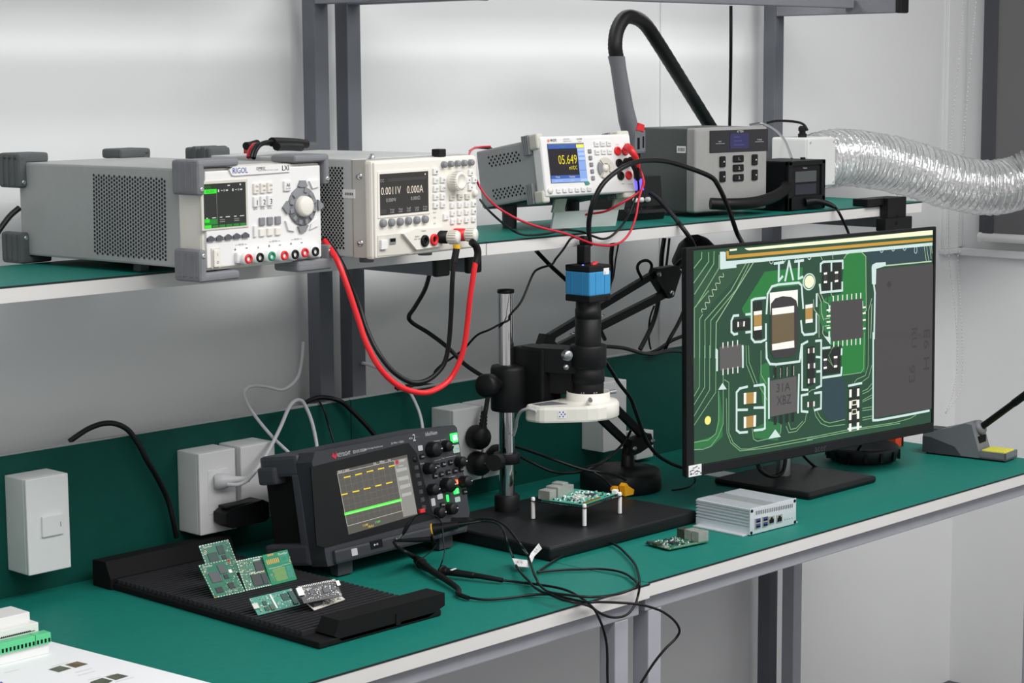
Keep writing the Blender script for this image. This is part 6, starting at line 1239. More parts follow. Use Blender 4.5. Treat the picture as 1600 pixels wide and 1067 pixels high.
for p_ in (J['j1'], J['j1b']): MB().lathe([(0.0048, 0), (0.0048, 0.003), (0.003, 0.004), (0.0001, 0.0042)], (p_.x, -0.010, p_.z), 'brushed_metal', (0, -1, 0), 14).build('joint_bolt', t)
off = Vector((0.014, 0, 0.018))
bar(J['j1']+Vector((0, 0, .004)), J['el']+Vector((.004, 0, -.010)), 0.013, 'lower_arm'); bar(J['j1b'], J['el2']+Vector((.012, 0, -.008)), 0.013, 'lower_arm')
MB().prism([(J['el'].x-.010, J['el'].z-.016), (J['el'].x+.020, J['el'].z-.014), (J['el2'].x+.020, J['el2'].z+.006), (J['el2'].x-.006, J['el2'].z+.010)], -0.009, 0.009, 'black_plastic').build('elbow_joint', t)
bar(J['el2'], J['up1'], 0.012, 'upper_arm'); bar(J['el']+Vector((.012, 0, -.006)), J['up2'], 0.014, 'upper_arm')
MB().prism([(J['up1'].x-.008, J['up1'].z-.004), (J['up1'].x, J['up1'].z+.010), (J['h0'].x+.004, J['h0'].z+.012), (J['h0'].x+.016, J['h0'].z), (J['up2'].x+.008, J['up2'].z-.008), (J['up2'].x-.006, J['up2'].z-.010)], -0.010, 0.010, 'black_plastic').build('head_joint', t)
for p_ in (J['up1'], J['up2']): MB().lathe([(0.0052, 0), (0.0052, 0.003), (0.003, 0.004), (0.0001, 0.0042)], (p_.x, -0.010, p_.z), 'brushed_metal', (0, -1, 0), 14).build('joint_bolt', t)
sp = [Vector(J['el2'])+(Vector(J['up1'])-Vector(J['el2']))*(.18+.30*i/60)+Vector((0.0035*math.cos(i*1.3), -0.012+0.0035*math.sin(i*1.3), -.012)) for i in range(61)]
MB().tube(sp, 0.0008, 'brushed_metal', 5, 1).build('spring', t)
MB().tube([J['h0'], J['h0']+Vector((.018, 0, .012)), J['h1']], 0.0055, 'black_plastic', 10).build('head_stem', t)
MB().lathe([(0.016, 0), (0.030, 0.012), (0.046, 0.040), (0.044, 0.041), (0.0001, 0.012)], J['h1']+Vector((0.004, 0.0, 0.026)), 'black_plastic', (0.35, 0.1, -0.75), 28).build('lamp_head', t)
MB().tube([tuple(Vector(v)-LB) for v in [(2.7541,2.3,0.373),(2.7399,2.3,0.3936),(2.7469,2.3,0.4045),(2.7665,2.3,0.4065),(2.7791,2.3,0.3976),(2.7755,2.3,0.3817)]], 0.0028, 'black_cable', 8).build('cord_loop', t)

# ------------------------------------------------------------------ things behind the monitor
t = thing('round_tray', 'black round dish standing behind the monitor base', 'dish', (3.215, 2.135, 0.0005))
MB().lathe([(0.050, 0.0), (0.064, 0.004), (0.070, 0.026), (0.067, 0.030), (0.058, 0.012), (0.0001, 0.010)], (0, 0, 0), 'charcoal', n=32).build('dish', t)
b = MB()
for i in range(14): a = 2*PI*i/14; b.box(-.003, .066, .006, .003, .0715, .024, 'black_plastic', M=Matrix.Rotation(a, 4, 'Z'))
b.build('grip_rib', t, kind='stuff')
t = thing('tool_box', 'small orange and black box behind the right end of the monitor', 'box', (3.374, 2.165, 0.0005))
MB().box(-.010, -.008, 0, .012, .012, .034, 'orange_plastic', .001).build('orange_side', t); MB().box(.0115, -.010, 0, .016, .014, .036, 'black_plastic', .001).build('black_side', t)
b = MB().box(*(2.8988,2.2338,0.0002,2.9494,2.2738,0.001), 'paper_white'); b.build('paper_scrap', None, 'torn white paper scrap lying behind the left end of the monitor base', None, 'paper')
t = thing('yellow_clip', 'small orange-yellow plastic connector between the board and the lamp base', 'connector', (2.5756,2.1925,0.0225))
MB().prism([(0.0, 0.0), (0.022, 0.0), (0.024, 0.008), (0.010, 0.016), (0.004, 0.022), (-0.002, 0.018)], -0.004, 0.008, 'clip_yellow').build('connector_body', t); MB().prism([(-.016, .010), (-.002, .008), (-.001, .016), (-.014, .018)], .010, .016, 'clip_yellow').build('tab', t)

# ------------------------------------------------------------------ poster sheet and controller in the lower left corner
PC = [(1.4441,2.2238,0.002),(1.4729,1.9213,0.002)]
dv = (Vector(PC[1])-Vector(PC[0])); dv.z = 0; L_ = dv.length; dv.normalize(); pv = Vector((dv.y, -dv.x, 0))   # pv points to the left
if pv.x > 0: pv = -pv
c0 = Vector(PC[0])-dv*0.02
t = thing('poster_board', 'white printed board with small photos lying in the lower left corner', 'poster', (c0.x, c0.y, 0.0))
q4 = [Vector((0, 0, 0)), dv*0.42, dv*0.42+pv*0.60, pv*0.60]
MB().prism([(v.x, v.y) for v in q4], 0.0003, 0.0030, 'paper_white', 'z').build('sheet', t)
b = MB()
def pz(lst, m):
    b.add([(v[0]-c0.x, v[1]-c0.y, 0.0032) for v in lst], [tuple(range(len(lst)))], m)
for lst, m in zip([[(1.3704,2.112,0.0032),(1.3894,2.115,0.0032),(1.393,2.0945,0.0032),(1.3723,2.0918,0.0032)],[(1.3962,2.114,0.0032),(1.4151,2.1148,0.0032),(1.418,2.0947,0.0032),(1.3975,2.0923,0.0032)],[(1.3752,2.0289,0.0032),(1.3955,2.0322,0.0032),(1.3975,2.0124,0.0032),(1.378,2.0042,0.0032),(1.3685,2.0146,0.0032)],[(1.4001,2.0326,0.0032),(1.4189,2.0334,0.0032),(1.4219,2.014,0.0032),(1.4013,2.0117,0.0032)]], ('photo_olive', 'photo_brown', 'photo_olive', 'photo_olive')):
    b = MB(); pz(lst, m); b.build('printed_photo', t)
b = MB()
for a_, c_ in [[(1.3808,2.1198,0.0032),(1.4054,2.1197,0.0032)],[(1.3779,2.0374,0.0032),(1.3964,2.0366,0.0032)],[(1.3996,2.0349,0.0032),(1.4144,2.0347,0.0032)],[(1.3249,2.1401,0.0032),(1.3453,2.1395,0.0032)],[(1.3852,2.0758,0.0032),(1.4105,2.0752,0.0032)],[(1.3806,2.0628,0.0032),(1.4058,2.0622,0.0032)],[(1.3962,2.006,0.0032),(1.4235,2.0051,0.0032)]]:
    a_, c_ = Vector(a_), Vector(c_); n_ = Vector((0.0006, 0.0006, 0)); pz([a_-n_, c_-n_, c_+n_, a_+n_], 'ink_light')
pz([(1.2957,2.1101,0.0032),(1.3025,2.1113,0.0032),(1.3004,2.1022,0.0032),(1.2934,2.0969,0.0032),(1.2882,2.0982,0.0032)], 'photo_blue')
b.build('print', t)
KB = (1.4122,2.1727,0.003); 
t = thing('module', 'white stepped rail-mount controller module with green screw terminals on the poster', 'controller', (KB[0], KB[1], 0.0031))
kx = -0.16
MB().box(kx, 0.0, 0, 0, 0.090, 0.0145, 'white_plastic', 0.001).build('base', t)
MB().box(kx, 0.013, 0.0140, -0.006, 0.080, 0.0400, 'white_plastic', 0.001).build('housing', t)
MB().box(kx, 0.026, 0.0395, -0.010, 0.070, 0.0520, 'white_plastic', 0.001).build('top_step', t)
def term(x0, x1, n, nm, lab=None):
    o = MB().box(x0, -0.004, 0.0145, x1, 0.012, 0.0285, 'terminal_green', 0.0008).build('terminal_block', t)
    b = MB()
    for i in range(n): xc = x0+(i+.5)*(x1-x0)/n; b.box(xc-.0014, -.0044, .0165, xc+.0014, -.0038, .0215, 'hole_dark'); b.lathe([(.0015, 0), (.0001, .0003)], (xc, .005, .0285), 'brushed_metal', n=8)
    b.build('wire_slots', o)
term(-0.0215, 0.001, 4, 'a'); term(-0.0960, -0.0225, 13, 'b'); term(-0.158, -0.098, 11, 'c')
b = MB().box(-0.09, 0.0122, 0.030, -0.012, 0.0132, 0.0305, 'hole_dark')
for i in range(16): b.box(-0.062+i*.0028, 0.0122, 0.0300, -0.0605+i*.0028, 0.0132, 0.0318, 'hole_dark')
b.lathe([(.003, 0), (.0001, .0003)], (-.070, .0128, .0315), 'hole_dark', (0, -1, 0), 12); b.build('vent_slots', t)

# ------------------------------------------------------------------ leads and cables
# thick leads of the electronic load
def lead(name, pts, r, m, label, boots):
    t = thing(name, label, 'cable', pts[0]); O_ = Vector(pts[0])
    MB().tube([Vector(p)-O_ for p in pts], r, m, 10, 8).build('wire', t)
    for nm, bp, br, bm in boots: MB().tube([Vector(p)-O_ for p in bp], br, bm, 12, 4).build(nm, t)
lead('test_lead', [(1.938,1.955,0.4861),(1.9346,1.955,0.4567),(1.9365,1.96,0.413),(1.9366,1.965,0.3714),(1.932,1.97,0.3431),(1.9155,1.975,0.326),(1.8963,1.98,0.3196),(1.8775,1.985,0.3228),(1.8565,1.995,0.3393),(1.8434,2.01,0.3662),(1.8422,2.03,0.3968),(1.8422,2.045,0.429),(1.8308,2.06,0.4764),(1.826,2.075,0.5005),(1.8155,2.085,0.5182)], 0.0035, 'black_cable', 'thick black lead hanging in a loop from the yellow-taped terminal of the ivory instrument',
     [('heat_shrink', [(1.9437,1.955,0.5033),(1.9411,1.955,0.4938),(1.938,1.955,0.4833)], 0.0048, 'black_rubber'), ('tape_ring', [(1.9443,1.955,0.508),(1.9437,1.955,0.5024)], 0.0052, 'yellow_tape')])
lead('test_lead', [(1.9755,1.95,0.4824),(1.971,1.95,0.465),(1.9669,1.953,0.4326),(1.9656,1.957,0.3997),(1.962,1.96,0.3671),(1.9544,1.965,0.339),(1.9376,1.97,0.3163),(1.8965,1.965,0.3075),(1.8641,1.968,0.3132),(1.8391,1.972,0.3265),(1.8183,1.98,0.3504),(1.8055,1.99,0.3826),(1.8011,2.0,0.4138),(1.7927,2.015,0.4648),(1.7907,2.03,0.4942),(1.7959,2.06,0.5173)], 0.0040, 'red_cable', 'thick red lead hanging in a loop below the ivory instrument',
     [('heat_shrink', [(1.9676,1.95,0.5101),(1.9758,1.95,0.5046),(1.9797,1.95,0.4957),(1.9787,1.95,0.4871),(1.9755,1.95,0.4802)], 0.0052, 'black_rubber')])
# leads of the multimeter
RWr = 0.0019
t = thing('test_lead', 'thin red test lead plugged into the multimeter, looping low across the shelf front', 'cable', (2.5548,2.165,0.613)); O_ = Vector(t.location)
MB().tube([Vector(v)-O_ for v in [(2.5675,2.178,0.6166),(2.5622,2.166,0.6128),(2.5653,2.16,0.6038),(2.5727,2.16,0.5936),(2.5753,2.16,0.5841)]], 0.0058, 'red_plastic', 12, 5, rfun=lambda u, i: 0.0075-0.0040*u).build('banana_plug', t)
MB().tube([Vector(v)-O_ for v in [(2.5746,2.16,0.5865),(2.576,2.155,0.5771),(2.5756,2.15,0.5631),(2.572,2.15,0.549),(2.558,2.145,0.531),(2.5455,2.14,0.5059),(2.531,2.14,0.4808),(2.5093,2.14,0.4657),(2.4806,2.14,0.461),(2.4436,2.14,0.4653),(2.414,2.14,0.4737),(2.3798,2.14,0.485),(2.3583,2.145,0.4911),(2.3228,2.155,0.5006),(2.286,2.17,0.5161),(2.2579,2.19,0.5388),(2.2792,2.24,0.5631),(2.2536,2.23,0.5937),(2.3777,2.36,0.6055),(2.4258,2.4,0.6137),(2.4647,2.42,0.6153),(2.5001,2.43,0.6151)]], RWr, 'red_wire', 8, 6).build('wire', t)
cable('test_lead', [(2.5902,2.17,0.5809),(2.5921,2.165,0.569),(2.5895,2.16,0.5574),(2.5761,2.155,0.5463),(2.5582,2.16,0.5351),(2.5407,2.17,0.5249),(2.5328,2.185,0.5153),(2.5284,2.2,0.5101),(2.5244,2.225,0.5062),(2.5202,2.25,0.5024)], RWr, 'red_wire', 'thin red test lead passing under the front of the tilted multimeter')
t = thing('test_lead', 'thin black test lead with black plug in the multimeter', 'cable', (2.5666,2.175,0.5935)); O_ = Vector(t.location)
MB().tube([Vector(v)-O_ for v in [(2.5749,2.178,0.5931),(2.5736,2.17,0.5905),(2.575,2.165,0.5792),(2.5795,2.165,0.5624)]], 0.006, 'black_rubber', 12, 5, rfun=lambda u, i: 0.0085-0.0045*u).build('banana_plug', t)
MB().tube([Vector(v)-O_ for v in [(2.5795,2.165,0.5648),(2.5901,2.172,0.545),(2.5833,2.175,0.5285),(2.5609,2.17,0.5037),(2.5244,2.156,0.4875),(2.5016,2.155,0.4748),(2.4802,2.155,0.471),(2.4583,2.156,0.4763),(2.4321,2.156,0.4849),(2.4056,2.157,0.4895),(2.3851,2.157,0.4916),(2.3408,2.158,0.4872),(2.2933,2.162,0.4899),(2.2865,2.19,0.5031),(2.2814,2.22,0.5242),(2.3007,2.26,0.5399)]], RWr, 'black_cable', 8, 6).build('wire', t)
cable('cable', [(2.4397,2.42,0.6095),(2.4573,2.425,0.6143),(2.478,2.43,0.6136),(2.5084,2.435,0.6114)], 0.002, 'black_cable', 'short black lead behind the ivory instrument, beside the red one')
# video cable of the microscope
cable('video_cable', [(2.4409,2.149,0.4627),(2.4356,2.147,0.488),(2.4315,2.142,0.5092),(2.4329,2.135,0.5341),(2.4475,2.13,0.5603),(2.4759,2.13,0.5776),(2.511,2.13,0.5907),(2.5575,2.135,0.5962),(2.6218,2.14,0.5927),(2.6817,2.14,0.5798),(2.7368,2.135,0.5625),(2.7519,2.13,0.5467),(2.7756,2.13,0.5147),(2.7941,2.13,0.4838),(2.8138,2.135,0.46),(2.8657,2.16,0.434),(2.9039,2.18,0.4119)], 0.0042, 'black_cable', 'thick black video cable arching from the microscope camera past the multimeter to the monitor', n=10)
cable('cable', [(2.4227,2.148,0.4712),(2.4172,2.15,0.4766),(2.3971,2.15,0.4779),(2.3882,2.16,0.4594),(2.3809,2.17,0.4439),(2.3935,2.19,0.4335),(2.3954,2.22,0.4243),(2.3854,2.225,0.4143),(2.3593,2.225,0.3746),(2.3425,2.235,0.3524),(2.3425,2.238,0.3438),(2.3355,2.25,0.3372),(2.3614,2.3,0.3211),(2.3616,2.33,0.3089),(2.3613,2.36,0.2837),(2.3507,2.38,0.2668),(2.3476,2.4,0.2544),(2.3421,2.41,0.2431),(2.3457,2.42,0.233),(2.3312,2.43,0.226),(2.3182,2.44,0.2177),(2.2905,2.45,0.2134)], 0.0019, 'black_cable', 'thin black cable running down from the microscope camera behind the chrome pole')
cable('cable', [(2.5617,2.38,0.4332),(2.5979,2.38,0.4049),(2.6397,2.38,0.3756),(2.6737,2.38,0.3476),(2.7399,2.4,0.2938),(2.7895,2.42,0.2518)], 0.0040, 'black_cable', 'thick black cord crossing diagonally behind the blue microscope camera')
cable('cable', [(2.3619,2.44,0.4077),(2.3494,2.44,0.3793),(2.325,2.44,0.351),(2.3114,2.44,0.337),(2.3186,2.44,0.3255),(2.3349,2.42,0.3093),(2.3482,2.4,0.2924),(2.3509,2.38,0.2798),(2.3409,2.34,0.263),(2.3451,2.31,0.2483),(2.3502,2.29,0.2411)], 0.0038, 'black_cable', 'black cord kinking below the shelf arm and running behind the red lead')
cable('cable', [(2.7206,2.255,0.5305),(2.7149,2.23,0.5205),(2.7063,2.2,0.5022),(2.6848,2.16,0.4832),(2.6941,2.145,0.4593),(2.7146,2.15,0.4401),(2.7634,2.18,0.4195)], 0.0040, 'black_cable', 'black cord dropping from the small soldering station behind the left monitor corner')
cable('cable', [(3.1056,2.193,0.4965),(3.127,2.185,0.5018),(3.1814,2.198,0.4913),(3.1467,2.158,0.4863),(3.1535,2.148,0.466),(3.1761,2.15,0.4405),(3.2021,2.16,0.4189)], 0.0026, 'black_cable', 'black cord with thick plug leaving the small controller and dropping behind the monitor',
      extra=lambda b: b.tube([(3.0988,2.194,0.498),(3.1181,2.183,0.4999),(3.1381,2.168,0.4935),(3.1445,2.158,0.4876)], 0.006, 'black_rubber', 12, 4, rfun=lambda u, i: 0.0075-0.0038*u))
cable('cable', [(3.0296,2.318,0.8618),(3.0398,2.325,0.7783),(3.0847,2.36,0.6945),(3.1488,2.41,0.6316),(3.1563,2.415,0.5566)], 0.0032, 'black_cable', 'straight black cord hanging from the top rail behind the hot air station')
cable('cable', [(3.2852,2.42,0.6384),(3.3196,2.42,0.6414),(3.3744,2.42,0.639),(3.3937,2.41,0.6335),(3.3997,2.403,0.6205)], 0.0026, 'black_cable', 'short black cord looping into the top of the white fan box')
cable('metal_tube', [(3.2014,2.4,0.6367),(3.2391,2.4,0.6384),(3.2271,2.36,0.6279),(3.1764,2.3,0.6105),(3.1241,2.25,0.5912),(3.0992,2.226,0.5782)], 0.0024, 'brushed_metal', 'thin silver hose arching down to the small black controller')
# hanging cords behind the microscope and monitor
for pts, r_, lab in (([(2.9863,2.44,0.4255),(2.9788,2.44,0.3916),(2.9752,2.44,0.3427),(2.9658,2.44,0.2942),(2.9487,2.44,0.2588),(2.9146,2.44,0.2179)], .0045, 'thick black cord hanging behind the lamp joint, nearest the monitor'),
        ([(2.9895,2.43,0.4258),(2.9839,2.43,0.3919),(2.9783,2.43,0.3616)], .0025, 'thin black cord hanging just above the lamp joint'),
        ([(3.0374,2.43,0.2861),(3.0179,2.43,0.2592),(2.9907,2.43,0.2307),(2.9876,2.44,0.2078)], .0038, 'black cord slanting down behind the left edge of the monitor'),
        ([(3.0293,2.42,0.2365),(2.9985,2.43,0.2275),(2.972,2.44,0.2131),(2.9553,2.45,0.2053)], .0035, 'lowest black cord emerging left of the monitor above the green panel'),
        ([(2.9623,2.445,0.2966),(2.949,2.445,0.2707),(2.9472,2.445,0.2338),(2.953,2.445,0.2134)], .0018, 'thin black cord hanging between the lamp arms and the green panel'),
        ([(2.8363,2.44,0.435),(2.8308,2.44,0.402),(2.8308,2.44,0.3721),(2.8217,2.44,0.3309)], .0042, 'short thick black cord hanging right behind the blue camera'),
        ([(2.8429,2.43,0.4351),(2.8319,2.43,0.3965),(2.8247,2.43,0.3613),(2.8102,2.43,0.3445)], .0016, 'thin black cord hanging just right of the blue camera'),
        ([(2.559,2.22,0.2802),(2.6327,2.24,0.2675),(2.6996,2.26,0.2508),(2.7592,2.28,0.2404),(2.829,2.3,0.237),(2.9157,2.32,0.2237)], .0034, 'black cable crossing level from the lens clamp to the monitor'),
        ([(2.5343,2.2,0.2617),(2.579,2.22,0.2329),(2.6091,2.23,0.2085),(2.6441,2.235,0.1791),(2.6562,2.235,0.1573),(2.6702,2.235,0.1306),(2.6913,2.235,0.0935),(2.7111,2.225,0.0679),(2.7491,2.215,0.0463),(2.7921,2.21,0.0348)], .0032, 'black cable falling from the lens clamp past the lamp joint to the monitor'),
        ([(2.711,2.29,0.1072),(2.7052,2.3,0.0859),(2.6452,2.28,0.0715),(2.5682,2.25,0.0684),(2.541,2.27,0.0586),(2.5166,2.3,0.0593),(2.4924,2.33,0.0758),(2.476,2.36,0.0923)], .0026, 'thin black cable sagging behind the raised circuit board'),
        ([(2.4602,2.36,0.1079),(2.4764,2.33,0.1004),(2.4868,2.28,0.0897),(2.5238,2.24,0.0707),(2.5506,2.22,0.0638),(2.5816,2.215,0.0553),(2.6029,2.21,0.0438)], .0026, 'upper black cable running from the chrome pole towards the lamp base'),
        ([(2.5307,2.22,0.0668),(2.5391,2.21,0.0591),(2.5499,2.205,0.0481),(2.5541,2.2,0.0415)], .0018, 'short thin lead ending at the yellow connector')):
    cable('cable', pts, r_, 'black_cable', lab)
cable('cable', [(2.7294,2.2105,0.006),(2.7494,2.2048,0.006),(2.7729,2.2047,0.007),(2.7955,2.211,0.012),(2.6389,2.09,0.0613)], 0.0018, 'black_cable', 'thin black cord from the lamp base up to the lower left monitor corner')
cable('monitor_cable', [(2.8289,2.1,0.0635),(2.827,2.09,0.0444),(2.8595,2.09,0.028),(2.892,2.09,0.0301),(2.9013,2.09,0.0497),(2.8991,2.09,0.0639)], 0.0038, 'black_cable', 'black cable looping under the monitor in front of its metal neck')
cable('monitor_cable', [(2.9985,2.12,0.0412),(3.0539,2.13,0.0102),(3.1061,2.13,-0.0073),(3.144,2.13,-0.0055),(3.1648,2.12,0.0174),(3.162,2.1,0.0473)], 0.0026, 'black_cable', 'thin black cable drooping below the middle of the monitor')
cable('light_cable', [(2.3177,2.155,0.2069),(2.3159,2.17,0.2085),(2.3191,2.19,0.2017),(2.3312,2.21,0.1854),(2.3491,2.23,0.167),(2.3587,2.245,0.1512)], 0.0026, 'white_cable', 'pale cable curling from the white ring light to the chrome pole')
# cords over and along the green panel
cable('cable', [(1.6641,2.487,0.2068),(1.6801,2.482,0.2167),(1.6959,2.48,0.2234),(1.7132,2.472,0.2288),(1.7289,2.462,0.2279),(1.7465,2.455,0.2168),(1.7616,2.45,0.193),(1.7744,2.448,0.167),(1.7911,2.448,0.1401),(1.81,2.448,0.1026),(1.8163,2.445,0.0722),(1.8224,2.445,0.0413)], 0.0042, 'black_cable', 'black cord curving over the panel top between the switch box and the socket box', n=10)
cable('cable', [(1.4947,2.4,0.5189),(1.5095,2.4,0.5363),(1.5243,2.4,0.5512),(1.5389,2.4,0.561)], 0.0042, 'black_cable', 'black cord behind the lower left corner of the triple-output power supply')
cable('cable', [(1.8659,2.372,0.1272),(1.876,2.36,0.1273),(1.8959,2.36,0.1321),(1.9257,2.37,0.1472),(1.9616,2.39,0.1635),(2.0023,2.41,0.1919),(2.0271,2.42,0.2162),(2.0448,2.425,0.2267),(2.0594,2.425,0.226),(2.0667,2.42,0.2112),(2.0683,2.41,0.1894),(2.0669,2.4,0.1618),(2.0617,2.39,0.138)], 0.0030, 'white_cable', 'white power cord rising from the plug in a sharp loop behind the oscilloscope', n=10)
cable('cable', [(2.0846,2.447,0.316),(2.0812,2.447,0.2895),(2.0724,2.447,0.2614),(2.0534,2.447,0.2471),(2.0348,2.447,0.2441),(2.0049,2.447,0.2528),(1.9792,2.447,0.2568),(1.965,2.447,0.2524),(1.9621,2.447,0.2416),(1.9726,2.445,0.2203),(1.9803,2.43,0.1986),(1.9889,2.41,0.1764),(1.9976,2.39,0.1584),(2.007,2.38,0.1441)], 0.0026, 'white_cable', 'white cable falling from the shelf in an S curve left of the posts', n=10)
cable('cable', [(2.2314,2.47,0.2637),(2.2496,2.468,0.2576),(2.2729,2.462,0.2458),(2.2983,2.455,0.2262),(2.3153,2.445,0.2066),(2.3184,2.43,0.1827),(2.3175,2.42,0.1631),(2.312,2.41,0.1431)], 0.0028, 'white_cable', 'white cable dropping over the panel behind the oscilloscope, right of the posts', n=10)
cable('cable', [(2.1143,2.485,0.2075),(2.1276,2.478,0.214),(2.1442,2.47,0.216),(2.1657,2.455,0.2097),(2.1861,2.45,0.1928),(2.2077,2.44,0.1675),(2.2267,2.43,0.1415),(2.2388,2.42,0.1248)], 0.0040, 'black_cable', 'black cord crossing the panel top in front of the grey posts', n=10)
cable('cable', [(2.1327,2.468,0.2123),(2.1321,2.455,0.199),(2.1368,2.45,0.1757),(2.1371,2.44,0.1525),(2.1375,2.43,0.1325)], 0.0018, 'black_cable', 'thin black cord hanging down the panel in front of the posts')
cable('cable', [(2.3203,2.485,0.2095),(2.3534,2.485,0.2101),(2.3838,2.485,0.2076),(2.4302,2.485,0.2011),(2.4744,2.485,0.2016)], 0.0030, 'black_cable', 'black cord lying along the panel top under the red loop')
cable('cable', [(2.458,2.4,0.1842),(2.4428,2.39,0.167),(2.4379,2.39,0.1509),(2.4346,2.39,0.1368)], 0.0042, 'black_cable', 'black cord entering the upper round plug from above', n=10)
cable('cable', [(2.4197,2.39,0.0786),(2.4436,2.375,0.0703),(2.4782,2.37,0.0603),(2.4837,2.36,0.0529)], 0.0040, 'black_cable', 'black cord leaving the lower round plug behind the pole')
# bundle of clips on top of the ivory instrument
t = thing('clip_leads', 'red and black clip leads bundled on top of the ivory instrument', 'leads', (1.8461,2.22,0.6294)); O_ = Vector(t.location)
for nm, pts, r_, m in (('red_wire', [(1.7811,2.2,0.6267),(1.7877,2.205,0.6353),(1.7988,2.21,0.6428),(1.811,2.215,0.6432)], .0030, 'red_wire'), ('black_wire', [(1.782,2.19,0.626),(1.7898,2.195,0.6354),(1.8033,2.2,0.6438),(1.8266,2.21,0.6465),(1.8489,2.22,0.6456)], .0034, 'black_cable'), ('black_wire', [(1.7734,2.185,0.6273),(1.7824,2.19,0.6384),(1.7987,2.2,0.6448),(1.8406,2.22,0.6432)], .0026, 'black_cable'),
        ('clip_boot', [(1.8366,2.215,0.6461),(1.8667,2.23,0.6449),(1.9075,2.25,0.6424),(1.9379,2.26,0.6395)], .0068, 'black_rubber'), ('clip_boot', [(1.8321,2.2,0.6402),(1.87,2.22,0.6386),(1.9109,2.24,0.6361)], .0060, 'black_rubber'), ('clip_boot', [(1.8013,2.23,0.6414),(1.8145,2.235,0.6418),(1.8303,2.24,0.644)], .0055, 'black_rubber')):
    MB().tube([Vector(v)-O_ for v in pts], r_, m, 10, 5).build(nm, t)
MB().box(-.004, -.006, -.008, .012, .006, .004, 'red_plastic', .001, M=Matrix.Translation(Vector((1.8098,2.235,0.6384))-O_)).build('clip_jaw', t)

# ------------------------------------------------------------------ oscilloscope probes
def tubep(t, O_, pts, r, m, nm, n=10, k=6, rf=None, lab=None): return MB().tube([Vector(v)-O_ for v in pts], r, m, n, k, rfun=rf).build(nm, t, lab)
# probe with its body slanting down from the compensation lug
O_ = Vector((2.0112,2.165,0.0466))
t = thing('scope_probe', 'black oscilloscope probe slanting from the scope front to the mat, white tag on its cable', 'probe', O_)
tubep(t, O_, [(2.0124,2.165,0.0455),(2.0071,2.15,0.0412),(1.9964,2.12,0.0395),(2.0615,2.17,0.012),(2.0559,2.1534,0.01)], .004, 'black_rubber', 'probe_tip', rf=lambda u, i: .0016+.0034*u)
tubep(t, O_, [(2.0531,2.1559,0.012),(2.0366,2.1227,0.011),(2.0191,2.0808,0.01),(2.0059,2.0467,0.009),(1.9858,2.001,0.007),(1.9692,1.9844,0.006),(1.9655,1.96,0.005)], .005, 'black_rubber', 'probe_body', rf=lambda u, i: .0062-.0030*u if u > .2 else .0068)
q = (2.0462,2.1406,0.011); dv = Vector((2.0366,2.1227,0.011))-Vector(q)
MB().lathe([(.0074, -.003), (.0088, -.002), (.0088, .002), (.0074, .003)], Vector(q)-O_, 'black_plastic', dv, 16).build('finger_collar', t)
tubep(t, O_, [(1.9676,1.9662,0.005),(1.9763,1.9418,0.004),(2.0002,1.9239,0.004),(2.0401,1.9089,0.004),(2.0315,1.913,0.004),(2.0507,1.8971,0.005),(2.0574,1.8775,0.006),(2.0558,1.8531,0.006),(2.0562,1.8333,0.006),(2.0502,1.808,0.0094),(2.0659,1.802,0.0078),(2.1037,1.8,-0.0003),(2.1268,1.79,-0.0047),(2.1503,1.785,-0.0122),(2.1772,1.78,-0.0245),(2.2045,1.78,-0.0434),(2.2163,1.78,-0.0598),(2.2146,1.785,-0.0723),(2.1958,1.79,-0.0856),(2.1808,1.8,-0.1067),(2.1658,1.81,-0.1335),(2.1509,1.815,-0.1518)], .0019, 'black_cable', 'cable', 8)
tubep(t, O_, [(2.0176,2.15,0.0573),(2.0246,2.145,0.073),(2.0315,2.14,0.0829)], .003, 'black_rubber', 'ground_clip', rf=lambda u, i: .0014+.0020*math.sin(min(u*1.2, 1)*PI))
tubep(t, O_, [(2.0146,2.155,0.0518),(2.0176,2.15,0.0588)], .0013, 'chrome', 'clip_tip', k=1)
tubep(t, O_, [(2.0315,2.14,0.0829),(2.0297,2.13,0.0889),(2.0354,2.12,0.0913),(2.0437,2.11,0.0895),(2.0538,2.11,0.0828),(2.0614,2.11,0.0702),(2.0539,2.1,0.0513),(2.0464,2.09,0.0372),(2.0362,2.085,0.0249),(2.0434,2.0978,0.012)], .0009, 'black_cable', 'ground_wire', 6)
# second probe
O_ = Vector((2.0372,2.0942,0.01))
t = thing('scope_probe', 'black oscilloscope probe lying on the mat with a small white mark on its body', 'probe', O_)
tubep(t, O_, [(2.0363,2.084,0.01),(2.0372,2.0785,0.01),(2.0387,2.0747,0.01),(2.0427,2.058,0.01),(2.0508,2.0352,0.009),(2.052,2.0338,0.009),(2.0589,2.0102,0.008),(2.0675,1.9907,0.006)], .005, 'black_rubber', 'probe_body', rf=lambda u, i: .0068-.0034*u)
MB().lathe([(.0074, -.002), (.0088, -.001), (.0088, .002), (.0074, .003)], Vector((2.0342,2.0826,0.011))-O_, 'black_plastic', Vector((2.0383,2.0795,0.01))-Vector((2.0398,2.0969,0.01)), 16).build('finger_collar', t)
MB().box(-.006, -.0016, .0, .006, .0016, .0008, 'sticker_white', M=Matrix.Translation(Vector((2.0348,2.0603,0.0165))-O_) @ Matrix.Rotation(0.15, 4, 'Z')).build('range_mark', t)
tubep(t, O_, [(2.0137,2.165,0.0471),(2.0221,2.155,0.0478),(2.0334,2.14,0.0489),(2.0476,2.12,0.0508)], .004, 'black_rubber', 'hook_sleeve', rf=lambda u, i: .0016+.0028*u)
MB().lathe([(.005, -.001), (.0068, 0), (.0068, .002), (.005, .003)], Vector((2.0497,2.12,0.0511))-O_, 'black_plastic', (.9, -.35, .1), 14).build('hook_collar', t)
